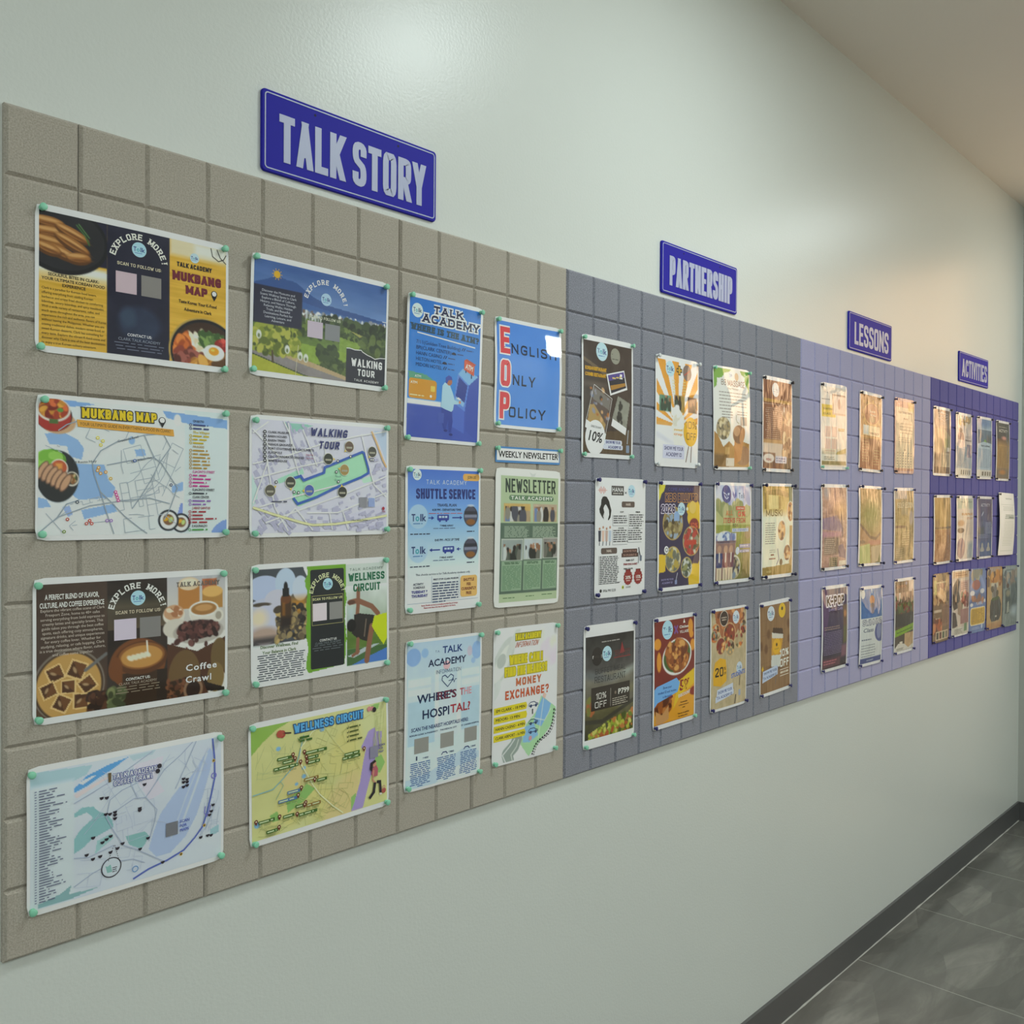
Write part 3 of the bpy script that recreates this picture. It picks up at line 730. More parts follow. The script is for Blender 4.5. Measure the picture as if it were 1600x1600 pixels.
    def done(s, keep=('artwork', 'logo')):
        for nm, p in s.parts.items():
            u, v = np.concatenate(p['u']), np.concatenate(p['v']); F = []
            ul, vl = u.tolist(), v.tolist()
            for f in p['F']:   # every face turned to the room
                ar = 0.0; k = len(f)
                for i in range(k):
                    a, b_ = f[i], f[(i + 1) % k]; ar += ul[a] * vl[b_] - ul[b_] * vl[a]
                F.append(f if ar < 0 else f[::-1])
            s._mesh(nm.split('#')[0], u, v, np.concatenate(p['z']), F, np.concatenate(p['c']), s.obj)
        s.parts = {}

GEO = {'p1':(0.1882,1.9893,0.2981,0.2104,-0.0),'p2':(0.5216,1.9892,0.2923,0.2068,-0.5),'p3':(0.1894,1.7199,0.2985,0.2096,-0.2),'p4':(0.5251,1.7172,0.2964,0.2086,0.2),
'p5':(0.1873,1.4576,0.3006,0.2100,0.1),'p6':(0.5283,1.4638,0.2957,0.2095,0.7),'p7':(0.1801,1.1894,0.3016,0.2123,0.2),'p8':(0.5270,1.1948,0.2985,0.2116,1.0),
'p9':(0.8146,1.9395,0.2056,0.2891,-0.7),'p10':(1.0643,1.9571,0.2086,0.2399,-0.1),'p11':(1.0707,1.7805,0.2122,0.0347,0.3),'p12':(0.8178,1.6011,0.2047,0.2934,0.1),
'p13':(1.0699,1.5983,0.2134,0.3037,-0.9),'p14':(0.8204,1.2521,0.2096,0.2994,-0.6),'p15':(1.0660,1.2523,0.2112,0.2986,-0.8),'p16':(1.3560,1.9335,0.2050,0.2937,0.3),
'p17':(1.6613,1.9228,0.2081,0.2952,-0.1),'p18':(1.9460,1.9264,0.2080,0.2984,1.4),'p19':(2.2270,1.9275,0.1949,0.2971,0.2),'p20':(1.4115,1.5909,0.2080,0.2953,-0.3),
'p21':(1.6761,1.5901,0.2085,0.2945,0.3),'p22':(1.9572,1.5924,0.2092,0.2950,-0.0),'p23':(2.2316,1.5943,0.2064,0.2977,0.4),'p24':(1.3718,1.2307,0.2080,0.2999,-0.3),
'p25':(1.6565,1.2271,0.2036,0.2980,0.3),'p26':(1.9396,1.2274,0.2055,0.2968,0.1),'p27':(2.2244,1.2284,0.2034,0.2951,1.6),'p28':(2.6355,1.9481,0.2121,0.2972,1.3),
'p29':(2.9505,1.9489,0.2083,0.2955,-0.7),'p30':(3.2816,1.9538,0.2073,0.2976,0.7),'p31':(2.6411,1.6003,0.2109,0.2980,0.3),'p32':(2.9520,1.6002,0.2132,0.2979,-0.5),
'p33':(3.2835,1.5979,0.2123,0.3005,0.6),'p34':(2.6520,1.2490,0.2088,0.2968,-0.1),'p35':(2.9652,1.2283,0.2089,0.2969,-0.8),'p36':(3.2973,1.2377,0.2085,0.3000,-0.1),
'p37':(3.7166,1.9560,0.2177,0.2971,0.4),'p38':(3.9961,1.9527,0.2221,0.2950,0.4),'p39':(4.2936,1.9559,0.2282,0.2967,0.7),'p40':(4.5855,1.9566,0.2246,0.2998,0.4),
'p41':(3.7268,1.5750,0.2146,0.2994,0.6),'p42':(4.0157,1.5760,0.2326,0.2983,0.1),'p43':(4.3152,1.5755,0.2330,0.2985,-0.2),'p44':(4.6390,1.5887,0.2535,0.3136,-0.9),
'p45':(3.7194,1.2358,0.2047,0.2990,0.1),'p46':(3.9719,1.2384,0.2340,0.3000,-0.5),'p47':(4.2218,1.2314,0.2420,0.3030,-1.0),'p48':(4.4801,1.2258,0.2480,0.3066,-1.0),
'p49':(4.7390,1.2181,0.2529,0.3112,-0.9)}
GB = 'laminated prints on the beige boards'; GG = 'laminated offers on the grey boards'; GL = 'laminated prints on the lavender boards'; GV = 'laminated prints on the violet boards'

def roads(p, reg, n_, col, wd, seed, step=.05, part='map_roads', wob=.35, dirs=None):
    R = random.Random(seed)
    for _ in range(n_):
        u, v = R.uniform(reg[0], reg[2]), R.uniform(reg[1], reg[3]); a = R.choice(dirs) + R.uniform(-.12, .12) if dirs else R.uniform(0, 6.28)
        P = [(u, v)]
        for k in range(R.randint(2, 7)):
            u += step * math.cos(a); v += step * math.sin(a) * p.w / p.h; a += R.uniform(-wob, wob)
            if not (reg[0] < u < reg[2] and reg[1] < v < reg[3]): break
            P.append((u, v))
        if len(P) > 1: p.line(P, wd, col, part)
def grid_roads(p, reg, ang, sp, col, wd, seed, drop=.3, part='map_roads'):
    """street blocks: two families of lines across a region, with pieces missing"""
    R = random.Random(seed); cx, cy = (reg[0] + reg[2]) / 2, (reg[1] + reg[3]) / 2; k = p.w / p.h; L = max(reg[2] - reg[0], (reg[3] - reg[1]) / k)
    ca, sa = math.cos(ang), math.sin(ang)
    def fam(st):
        out, x = [], -L * .75
        while x < L * .75: out.append(x); x += st * R.uniform(.55, 1.5)
        return out
    A, B = fam(sp[0]), fam(sp[1])
    pt = lambda a, b_: (cx + a * ca - b_ * sa, cy + (a * sa + b_ * ca) * k)
    ins = lambda q: reg[0] < q[0] < reg[2] and reg[1] < q[1] < reg[3]
    for F1, F2, sw in ((A, B, 0), (B, A, 1)):
        for a in F1:
            for b0, b1 in zip(F2[:-1], F2[1:]):
                if R.random() < drop: continue
                q0, q1 = (pt(a, b0), pt(a, b1)) if not sw else (pt(b0, a), pt(b1, a))
                if ins(q0) and ins(q1): p.line([q0, q1], wd, col, part)
def crowd(c, reg, n_, seed, cols=('#2a2522', '#4a4a55', '#6a7fa8', '#8a8578', '#c9c9c5'), r=.03):
    R = random.Random(seed)
    for i in range(n_):
        u = R.uniform(reg[0], reg[2]); v = R.uniform(reg[1] + (reg[3] - reg[1]) * .35, reg[3]); q = r * R.uniform(.7, 1.2)
        m = ((c.U > reg[0]) & (c.U < reg[2]) & (c.V > reg[1]) & (c.V < reg[3])) * 1.
        c.ell(u, v, q, q * 1.9, R.choice(cols), clip=m); c.ell(u, v - q * 2.1 / c.asp, q * .55, q * .65, R.choice(('#8a6248', '#2c2320', '#a87d60')), clip=m)

# ---- brochure with grilled pork, dark centre fold and an egg bowl
p = Poster('p1', 'laminated_brochure', 'yellow and dark blue brochure sheet with grilled pork and fried egg photos', 'poster', GB, GEO['p1'], 'pork and egg food brochure', seed=1,
  bend=lambda u, v: .0010 + .0030 * np.sin(np.pi * u) ** 2 * (.6 + .4 * v) + .0013 * np.exp(-((u - .16) / .13) ** 2 - ((v - .24) / .2) ** 2) * np.sin(9 * u + 5 * v))
c = p.canvas(.018, .045, .985, .955)
c.fill('#d9ab3a'); c.noise(.06, (60, 5)); c.noise(.05, (14, 4)); c.grad(0, .40, .34, .52, '#e6e4da', '#dfb350'); c.rect(0, 0, .335, .36, '#1c1b33')
c.rect(.66, 0, 1, .16, '#dcd9c8', .8, .03); c.rect(.80, .045, .985, .13, '#dfe3df', .8, .03)
c.ell(.125, .21, .215, .165, '#15151b'); c.ell(.125, .20, .200, .148, '#202026'); c.rect(0, .38, .335, .44, '#dfe2da', .9, .02)
c.ell(.125, .22, .215, .165, '#15151b'); c.ell(.125, .21, .2, .15, '#232328')
for k, (u, v, a, l) in enumerate(((.06, .12, .05, .075), (.07, .185, .0, .08), (.17, .17, .35, .085), (.06, .25, .12, .08), (.17, .24, .4, .09), (.12, .31, .3, .085), (.20, .33, -.1, .06), (.06, .30, .25, .06))):
    c.ell(u, v, l, .030, '#5d3818', a); c.ell(u, v - .012, l * .95, .022, '#a26b34', a); c.ell(u - .01, v - .022, l * .8, .008, '#c9985c', a); c.ell(u + .01, v + .006, l * .85, .006, '#7b4b22', a)
c.line([(.19, .1), (.23, .16), (.25, .22)], .007, '#3c6a35'); c.line([(.2, .09), (.25, .17)], .005, '#5a8a4a')
c.rect(.335, 0, .66, 1, '#1b1c33')
c.ell(.50, .72, .11, .09, '#25304a', soft=.03); c.ell(.44, .68, .04, .05, '#31415a', soft=.03); c.noise(.035, (8, 9), (.335, 0, .66, 1))
f_ = lambda v: .605 + (v - .48) * .80
c.ell(.86, f_(.80), .205, .185, '#b99a4e'); c.ell(.865, f_(.805), .20, .181, '#17161c'); m = c.mell(.865, f_(.81), .185, .168)
c.ell(.865, f_(.81), .185, .168, '#3a2418')
c.dots(60, (.77, f_(.66), .85, f_(.78)), .016, ['#e8dfc8', '#d9cfae', '#f0ead8'], 3, m, 3); c.dots(60, (.84, f_(.61), .95, f_(.72)), .012, ['#54733a', '#7c9a50', '#3c5a2a'], 4, m, 3)
c.dots(30, (.93, f_(.66), 1, f_(.76)), .012, ['#b8322a', '#8e221c', '#d8584a'], 5, m); c.dots(40, (.68, f_(.70), .76, f_(.86)), .022, ['#c9662a', '#e0843a', '#a84a1c'], 6, m, 3)
c.dots(70, (.68, f_(.84), .84, f_(.97)), .022, ['#6a2c20', '#8c3c2c', '#4e1d16', '#a0574a'], 7, m, 2.5); c.dots(60, (.80, f_(.90), .99, f_(.99)), .02, ['#c98a2c', '#e0a84a', '#a86a1c'], 8, m, 3); c.dots(30, (.93, f_(.84), 1, f_(.95)), .02, ['#5a3a1c', '#8a5a2c'], 9, m, 2)
c.ell(.915, f_(.79), .062, .052 * .85, '#f2efe2'); c.ell(.895, f_(.815), .03, .03 * .85, '#ebe6d4'); c.ell(.915, f_(.775), .030, .026 * .85, '#e59a14'); c.ell(.908, f_(.765), .012, .008 * .85, '#f6c95a')
p.put(c)
p.tl(['SEOULFUL BITES IN CLARK:', 'YOUR ULTIMATE KOREAN FOOD', 'EXPERIENCE'], .03, .455, .325, .032, .021, '#15131a', 'b', 'c')
p.tl(['Clark is a paradise for Korean food lovers,', 'offering everything from sizzling Korean', 'barbecue and crispy fried chicken to comforting', 'bibimbap, savory bibimbap, and spicy tteokbokki.', 'With a wide variety of restaurants, cafes, and', 'snack spots throughout the area, you can',
 'experience the rich and authentic flavors of Korea', 'without leaving the Philippines. Whether you are', 'craving traditional dishes, modern street food, or', 'sweet Korean desserts, Clark has something for', 'every taste. Explore the vibrant K-food scene and', 'discover why Clark is one of the best destinations', 'to enjoy a true Korean culinary adventure.'], .03, .555, .33, .0305, .0165, '#231c12')
p.arc('EXPLORE MORE!', .497, .285, .122, -74, 78, .045, '#ece6d6'); p.logo(.497, .180, .038)
p.t('SCAN TO FOLLOW US:', .385, .290, .615, .312, '#e2d7b8', 's', .16)
p.card(.378, .36, .484, .51, '#c9b3bd'); p.card(.508, .36, .614, .51, '#86827f')
p.tl(['CONTACT US:'], .40, .795, .60, .03, .02, '#d9d9de', 'b', 'c'); p.tl(['CLARK TALK ACADEMY'], .39, .83, .61, .03, .02, '#8d94a6', 'n', 'c'); p.sq(.37, .865, .63, 3, .022, .006, '#6a7186', 2, 'c')
p.logo(.80, .155, .026, '#bcd4dd'); p.t('TALK ACADEMY', .70, .205, .90, .24, '#17141c', 'c', .24); p.t('MUKBANG', .675, .275, .955, .345, '#6e1f30', 'c', .30, gap=.2); p.t('MAP', .75, .37, .875, .435, '#6e1f30', 'c', .30, gap=.2)
p.circ(.915, .40, .018, '#1a1a20'); p.circ(.915, .398, .013, '#f0efe8'); p.poly([(.900, .42), (.93, .42), (.915, .455)], '#1a1a20')
p.tl(['Taste Korea: Your K-Food', 'Adventure in Clark'], .71, .485, .93, .055, .025, '#1d1820', 'b', 'c')
p.line([(.895, .05), (.905, .11), (.94, .14), (.97, .12), (.985, .08)], .004, '#1d1a20'); p.line([(.93, .05), (.95, .11), (.985, .15)], .004, '#1d1a20')
p.done()

# ---- brochure with a green valley view
p = Poster('p2', 'laminated_brochure', 'landscape photo brochure of green hills and a town with dark text blocks', 'poster', GB, GEO['p2'], 'valley view brochure', seed=2, bend=lambda u, v: .0012 + .0052 * (1 - v) + .0008 * np.sin(np.pi * u))
c = p.canvas(.02, .045, .985, .955)
c.grad(0, 0, 1, .36, '#3a5c9c', '#6c8cc0'); c.noise(.06, (5, 3)); c.noise(.04, (12, 3), (0, 0, 1, .3))
c.poly([(0, .25), (.10, .20), (.17, .15), (.22, .17), (.30, .18), (.42, .27), (.55, .32), (.75, .34), (1, .37), (1, .5), (0, .5)], '#31528f'); c.poly([(0, .33), (.2, .30), (.5, .36), (1, .42), (1, .5), (0, .5)], '#3a5f9e')
c.rect(0, .42, 1, 1, '#3a4a2a'); c.rect(.36, .40, 1, .44, '#b7bcc4', .5, .03); c.dots(120, (.35, .39, 1, .45), .007, ['#c9ced2', '#8b8f96', '#e0e2e2', '#6e5a50'], 3, None, 2)
for k in range(9): c.rect(.37 + .021 * k, .42 + (.02 if k % 3 else 0), .385 + .021 * k, .50, ['#b9bfc0', '#8f9794', '#d6d9d4'][k % 3])
c.grad(0, .5, 1, .75, '#4d6130', '#6f8a3a'); c.dots(220, (.5, .43, 1, .56), .02, ['#2c3822', '#3a4a2c', '#232e1c', '#4a5a34'], 4); c.dots(160, (.3, .5, .75, .60), .015, ['#33431f', '#4a5c2e', '#6b7f3c'], 5)
c.poly([(.62, .57), (.85, .62), (.86, .72), (.62, .70)], '#7f9a3e'); c.poly([(.70, .5), (.85, .54), (1, .57), (1, .62), (.80, .56)], '#9a9a50'); c.dots(110, (.78, .55, 1, .72), .018, ['#2f3d22', '#46562e', '#5c6c38'], 6)
c.poly([(.33, .68), (.7, .70), (.72, .88), (.35, .82)], '#86a13c'); c.noise(.06, (30, 30), (0, .5, 1, 1)); c.dots(60, (.48, .78, .72, .9), .018, ['#46562e', '#5c6c38', '#33431f'], 17)
c.poly([(0, .70), (.15, .75), (.5, .88), (.75, .96), (.75, 1), (.55, 1), (.25, .90), (0, .81)], '#87807f'); c.poly([(0, .67), (.3, .79), (.74, .93), (.74, .96), (.3, .84), (0, .72)], '#b59d78')
c.poly([(0, .82), (.25, .91), (.5, 1), (0, 1)], '#a9ab34'); c.grad(0, .955, .5, 1, '#a9ab34', '#b98f34'); c.noise(.05, (20, 30), (0, .8, .5, 1))
c.dots(210, (.03, .56, .33, .80), .016, ['#7d8a2c', '#98a03a', '#5d6a24', '#b0b04a', '#46541e'], 8); c.line([(.15, .78), (.155, .87)], .012, '#4a3a28'); c.dots(40, (.46, .68, .62, .78), .016, ['#3c4c26', '#2c3a1e'], 9)
for u, v in ((.06, .66), (.25, .75), (.34, .79), (.38, .80)): c.ell(u, v, .017, .026, '#d7dad2'); c.ell(u, v + .01, .008, .012, '#6c7a4c')
c.poly([(.675, .655), (.74, .66), (.79, .655), (.84, .69), (.90, .715), (.94, .70), (1, .695), (1, 1), (.675, 1)], '#20202f')
c.rect(.02, .255, .345, .565, '#23243c'); c.ell(.17, .145, .022, .022, '#d9a91e')
p.put(c)
for k in range(10):
    a = k * .628; p.line([(.17 + .026 * math.cos(a), .145 + .036 * math.sin(a)), (.17 + .034 * math.cos(a), .145 + .048 * math.sin(a))], .004, '#d9a91e')
p.tl(['Discover the Museums and', 'Scenic Walking Spots in Clark', 'Explore a Blend of Culture,', 'History, and Nature Through', 'Relaxing Walks, Hidden', 'Trails, and Beautiful', 'Destinations Perfect for', 'Learning, Leisure, and', 'Adventure'], .05, .285, .315, .0297, .0195, '#c9ccd8', 'n', 'c')
p.arc('EXPLORE MORE!', .515, .335, .135, -72, 76, .042, '#e6eaf0'); p.logo(.515, .27, .038, '#a9c8ea')
p.t('SCAN TO FOLLOW US', .395, .425, .625, .447, '#e6e2c8', 's', .15); p.card(.385, .475, .495, .615, '#c3b4c4'); p.card(.512, .475, .622, .615, '#7f8083')
p.line([(.675, .655), (.70, .652), (.74, .66), (.79, .655), (.80, .668), (.84, .69), (.87, .70), (.90, .715), (.94, .70), (.985, .695)], .005, '#dfe0dc')
p.t('WALKING', .715, .735, .96, .805, '#eef0f2', 'c', .2, gap=.45); p.t('TOUR', .765, .825, .90, .885, '#eef0f2', 'c', .2, gap=.5); p.t('TALK ACADEMY', .74, .915, .935, .935, '#dfe1e6', 'c', .16, gap=.6)
p.line([(.325, .70), (.31, .955)], .0025, '#d8d2b0')
p.done()

# ---- street map with food drawings
p = Poster('p3', 'laminated_map', 'pale blue street map with drawings of a stew bowl and sushi rolls', 'map', GB, GEO['p3'], 'food street map', seed=3)
c = p.canvas(.012, .03, .99, .965)
c.fill('#dbe6ef'); c.noise(.02, (6, 6)); c.rect(.74, 0, 1, 1, '#cfdcec', .8)
B = '#8fb3e0'
c.poly([(.12, .03), (.28, .045), (.2, .07), (.14, .075)], '#7fa8dc'); c.poly([(.62, .05), (.99, .08), (.99, .15), (.74, .13), (.64, .10)], '#7fa8dc'); c.ell(.70, .11, .02, .03, '#e4ecf2')
c.poly([(.04, .27), (.13, .26), (.19, .30), (.22, .36), (.21, .44), (.155, .42), (.14, .35), (.06, .34)], B); c.poly([(.14, .47), (.32, .47), (.34, .58), (.375, .63), (.36, .70), (.20, .72), (.14, .66), (.10, .55)], B)
c.poly([(.21, .79), (.37, .745), (.385, .80), (.225, .855)], B); c.poly([(.12, .77), (.155, .76), (.17, .82), (.15, .84)], '#9ab2e2'); c.poly([(.67, .61), (.735, .57), (.735, .64), (.67, .66)], B); c.poly([(.72, .74), (.735, .73), (.735, .88), (.69, .88)], '#7f96d8')
c.poly([(.0, .70), (.05, .72), (.07, .77), (0, .78)], B); c.poly([(.47, .35), (.52, .34), (.53, .39), (.48, .40)], B); c.ell(.455, .285, .016, .02, B); c.poly([(.90, .945), (.93, .90), (.96, .87), (.99, .86), (.99, .965), (.90, .965)], '#7d9bd6')
c.ell(.10, .19, .082, .055, '#c9a27c'); c.ell(.08, .145, .085, .075, '#2a1d18'); c.ell(.08, .15, .08, .072, '#a82f26'); c.ell(.08, .105, .078, .058, '#d8cfc4'); c.ell(.08, .10, .068, .05, '#8a2f1c')
c.dots(60, (.02, .045, .14, .15), .012, ['#c8862e', '#e0a13c', '#7c2415', '#a33c20', '#d86a38'], 3, c.mell(.08, .1, .066, .05), 2); c.ell(.11, .105, .014, .01, '#58933c'); c.rect(.06, .17, .10, .20, '#4d6a34')
c.ell(.10, .56, .098, .125, '#26282a'); c.dots(50, (.015, .40, .12, .48), .018, ['#79b53e', '#94c956', '#5c9630'], 5); c.ell(.105, .505, .042, .045, '#e3dcd0'); c.ell(.105, .50, .036, .036, '#c05a34'); c.rect(.09, .47, .12, .52, '#e3a04a', .9, .01); c.ell(.165, .575, .033, .036, '#ded6c8'); c.ell(.165, .573, .027, .029, '#3d3a2c'); c.dots(12, (.145, .55, .185, .6), .007, ['#8a5a30', '#4c7a34', '#c8b080'], 6)
for k in range(6): c.ell(.03 + .021 * k, .52 + .017 * k, .020, .048, '#5d4033', .5); c.ell(.031 + .021 * k, .518 + .017 * k, .015, .044, '#c79a78', .5)
for (u, v, r) in ((.725, .885, .047), (.655, .865, .052)):
    c.ell(u, v, r + .005, r + .004, '#22262e'); c.ell(u, v, r * .88, r * .88, '#e9ebe6'); c.ell(u, v - .005, r * .58, r * .55, '#7c5638', .5); c.ell(u - r * .2, v - r * .25, r * .36, r * .2, '#e0a92a', -.6); c.ell(u + r * .25, v - r * .1, r * .22, r * .3, '#bcd07c', .4)
p.put(c)
G_ = '#a9b4bf'; A1 = [.3, -.28, 1.85, 1.3]
grid_roads(p, (.40, .31, .62, .60), -.30, (.045, .055), G_, .0032, 1, .35); grid_roads(p, (.57, .26, .735, .74), .42, (.05, .06), G_, .0032, 2, .45); grid_roads(p, (.38, .55, .64, .84), -.2, (.035, .045), G_, .0032, 3, .3); grid_roads(p, (.16, .80, .62, .955), -.12, (.04, .05), G_, .0032, 4, .3)
grid_roads(p, (.02, .78, .20, .955), -.7, (.03, .045), G_, .003, 5, .35); grid_roads(p, (.18, .17, .45, .33), .4, (.05, .06), G_, .003, 6, .5); grid_roads(p, (.15, .69, .36, .76), -.28, (.022, .03), G_, .0028, 7, .3); grid_roads(p, (.02, .34, .16, .40), .4, (.025, .03), G_, .0028, 8, .3); roads(p, (.4, .3, .735, .9), 12, G_, .0032, 9, .04)
for q in ([(.10, .245), (.14, .20), (.2, .165)], [(.37, .96), (.33, .80), (.30, .66), (.27, .54), (.26, .46), (.30, .37), (.38, .30), (.52, .24), (.62, .22)], [(.30, .66), (.36, .74), (.42, .83), (.50, .92), (.54, .96)], [(.62, .22), (.66, .32), (.60, .44), (.56, .56), (.50, .70), (.46, .78)], [(.33, .47), (.45, .43), (.57, .40), (.61, .44), (.64, .5), (.70, .62), (.66, .78), (.63, .86)], [(.1, .84), (.25, .76), (.42, .72), (.55, .70), (.66, .74)], [(.02, .94), (.1, .84), (.14, .75), (.2, .72)], [(.52, .24), (.55, .34), (.58, .42)]):
    p.line(q, .0052, '#98a4b0', 'map_roads')
p.t('MUKBANG MAP', .21, .075, .585, .145, '#efc21a', 'c', .25, ol=('#1d1c1e', .009), gap=.35); p.circ(.615, .125, .019, '#1b1b20'); p.circ(.615, .122, .014, '#eef1f0'); p.poly([(.600, .14), (.63, .14), (.615, .178)], '#1b1b20')
p.poly([(.185, .16), (.675, .185), (.68, .235), (.19, .21)], '#d99e3a'); p.t('YOUR ULTIMATE GUIDE IN EVERYTHING K-FOOD IN CLARK!', .20, .183, .66, .205, '#3a2a14', 'n', rot=-.018)
for u, v, t_ in ((.43, .275, 'Creekside Road'), (.50, .42, 'Claro M Recto Hwy'), (.22, .452, 'M Recto Hwy')): p.t(t_, u - .05, v - .008, u + .06, v + .008, '#3f474e', 'n', rot=.28 if v < .45 else .1)
for u, v, col in ((.29, .49, '#d89a2c'), (.30, .53, '#d89a2c'), (.285, .51, '#d89a2c'), (.325, .52, '#d89a2c'), (.35, .565, '#d8b02c'), (.30, .33, '#e6d23a'), (.285, .28, '#e6d23a'), (.31, .30, '#e6d23a'), (.19, .735, '#3d4c60'), (.665, .60, '#2f4470'), (.47, .43, '#2f5aa8'), (.375, .66, '#d23c9a'), (.38, .68, '#d23c9a'), (.385, .70, '#d23c9a'), (.39, .72, '#d23c9a'), (.145, .855, '#b53a2c'), (.25, .865, '#c4342a'), (.26, .885, '#c4342a'), (.235, .885, '#c4342a'), (.335, .865, '#9a6cc0'), (.355, .865, '#9a6cc0'), (.13, .94, '#6c8a2c')):
    p.circ(u, v, .0085, col, 'map_pins', 10); p.circ(u, v, .004, '#e8e4d8', 'map_pins', 8)
y = .10
for ttl, col, n_ in (('CM RECTO', '#2c3c78', 2), ('The Villages', '#c2a91c', 3), ('MA ROXAS', '#b08a34', 6), ('E JACINTO STREET', '#c0328c', 4), ('E JACINTO STREET', '#2c3440', 1), ('CLARK CENTER', '#8c64b0', 2), ('J ABAD SANTOS', '#a02a38', 4), ('E AGUINALDO', '#4a9a4a', 1)):
    wd = .008 * len(ttl); p.t(ttl, .785, y, .785 + wd, y + .018, '#33323c' if n_ in (1, 2) else col, 'b'); y += .030
    for k in range(n_):
        p.ring(.772, y + .008, .0065, .003, col, 'map_pins', 10); p.sq(.785, y + .002, .785 + random.Random(len(ttl) + k).uniform(.07, .15), 1, .1, .012, col, k + n_); y += .0268
p.done()

# ---- lilac street map with a green park and a blue walking loop
p = Poster('p4', 'laminated_map', 'lilac street map with a thick blue walking loop round a green field', 'map', GB, GEO['p4'], 'walking loop map', seed=4)
c = p.canvas(.015, .035, .985, .965)
c.fill('#d3d2e2'); c.noise(.015, (5, 5)); c.poly([(.22, .045), (.43, .055), (.28, .13)], '#8fc4b6'); c.poly([(.88, .06), (.985, .06), (.985, .35), (.95, .25)], '#b9c9e4')
c.poly([(.18, .52), (.35, .42), (.36, .47), (.19, .56)], '#a6d8c0'); c.poly([(.015, .48), (.05, .60), (.05, .70), (.015, .75)], '#c4ddd9')
c.poly([(.29, .53), (.34, .49), (.37, .53), (.50, .46), (.51, .40), (.60, .35), (.78, .26), (.80, .25), (.835, .40), (.84, .45), (.78, .50), (.60, .58), (.45, .68), (.32, .75), (.28, .69)], '#a5dcb8')
c.poly([(.35, .57), (.60, .46), (.60, .58), (.45, .68), (.36, .72)], '#9fd6b0'); c.poly([(.78, .50), (.86, .47), (.87, .52), (.80, .54)], '#b8e0c8')
c.poly([(.58, .86), (.74, .80), (.985, .72), (.985, .95), (.62, .95)], '#cfcde0')
p.put(c)
R = random.Random(4)
for reg, n_, a in (((.04, .30, .18, .95), 50, 1.05), ((.25, .06, .50, .45), 50, 1.05), ((.35, .72, .60, .95), 36, .05), ((.55, .62, .97, .95), 46, -.35), ((.86, .3, .98, .62), 20, -.25), ((.06, .78, .30, .96), 34, .8), ((.66, .86, .97, .965), 20, -.1)):
    for _ in range(n_):
        u, v = R.uniform(reg[0], reg[2]), R.uniform(reg[1], reg[3])
        if .28 < u < .84 and .25 < v < .74 and (v - .95) > -.62 * (u - .2) - .5 and not (reg[0] < .3): 
            if abs(v - (.76 - (u - .28) * .72)) < .2: continue
        l, h_ = R.uniform(.008, .024), R.uniform(.006, .012); cs, sn = math.cos(a), math.sin(a); k = p.w / p.h
        p.poly([(u + (x * cs - y_ * sn), v + (x * sn + y_ * cs) * k) for x, y_ in ((-l, -h_), (l, -h_), (l, h_), (-l, h_))], '#b5b3cc', 'map_blocks')
for q in ([(.02, .40), (.25, .32), (.5, .2), (.75, .12), (.98, .06)], [(.03, .52), (.3, .42), (.5, .36)], [(.06, .75), (.3, .66), (.6, .56)], [(.1, .88), (.32, .78), (.6, .66), (.85, .54), (.98, .47)], [(.25, .05), (.28, .3), (.33, .5)], [(.5, .2), (.52, .38)], [(.78, .1), (.82, .3), (.88, .55), (.98, .66)], [(.02, .72), (.12, .36)], [(.3, .76), (.42, .95)], [(.38, .80), (.6, .80), (.98, .62)], [(.54, .8), (.56, .95)], [(.64, .79), (.68, .95)], [(.1, .3), (.16, .75), (.25, .95)], [(.02, .12), (.2, .35)], [(.35, .1), (.45, .4)], [(.18, .9), (.3, .76)], [(.22, .04), (.26, .14), (.3, .3)], [(.02, .15), (.12, .05)]):
    p.line(q, .0085, '#eceef2', 'map_roads')
p.line([(.02, .755), (.15, .81), (.35, .885), (.42, .905), (.58, .90), (.75, .875), (.985, .83)], .014, '#c9c878', 'map_roads'); p.line([(.02, .755), (.15, .81), (.35, .885), (.42, .905), (.58, .90), (.75, .875), (.985, .83)], .009, '#ecebb0', 'map_roads')
p.line([(.86, .07), (.90, .17), (.95, .32), (.98, .39)], .012, '#d9b27c', 'map_roads')
BL = '#3d62b4'
p.line([(.285, .51), (.335, .49), (.355, .525), (.50, .455), (.505, .41), (.60, .36), (.785, .26), (.80, .27), (.835, .41), (.835, .445), (.78, .485), (.60, .575), (.45, .665), (.315, .725), (.285, .675)], .016, BL, 'walking_route')
for u, v, col, a in ((.53, .335, '#31352c', 0), (.685, .22, '#6a5648', 2.4), (.865, .255, '#4c4a44', 2.2), (.65, .425, '#a48a50', 3.3), (.265, .545, '#3f4038', 1.5), (.13, .615, '#5a564c', -.6), (.395, .61, '#4a63b0', 3.1), (.635, .62, '#33332c', -1.7)):
    k = p.w / p.h
    p.poly([(u + .05 * math.cos(a), v + .05 * math.sin(a) * k), (u + .025 * math.cos(a + 1.4), v + .025 * math.sin(a + 1.4) * k), (u + .025 * math.cos(a - 1.4), v + .025 * math.sin(a - 1.4) * k)], '#e4c23c', 'map_pins')
    p.circ(u, v, .036, '#d8d6c4', 'map_pins'); p.circ(u, v, .033, col, 'map_pins'); p.rect(u - .022, v, u + .022, v + .016, '#a39f8c', 'map_pins')
for u, v in ((.60, .35), (.695, .305), (.59, .445), (.605, .53), (.17, .545), (.29, .625), (.32, .63), (.855, .325), (.87, .325)): p.circ(u, v, .010, '#25262c', 'map_pins', 12); p.circ(u, v, .006, '#e6e6e6', 'map_pins', 10)
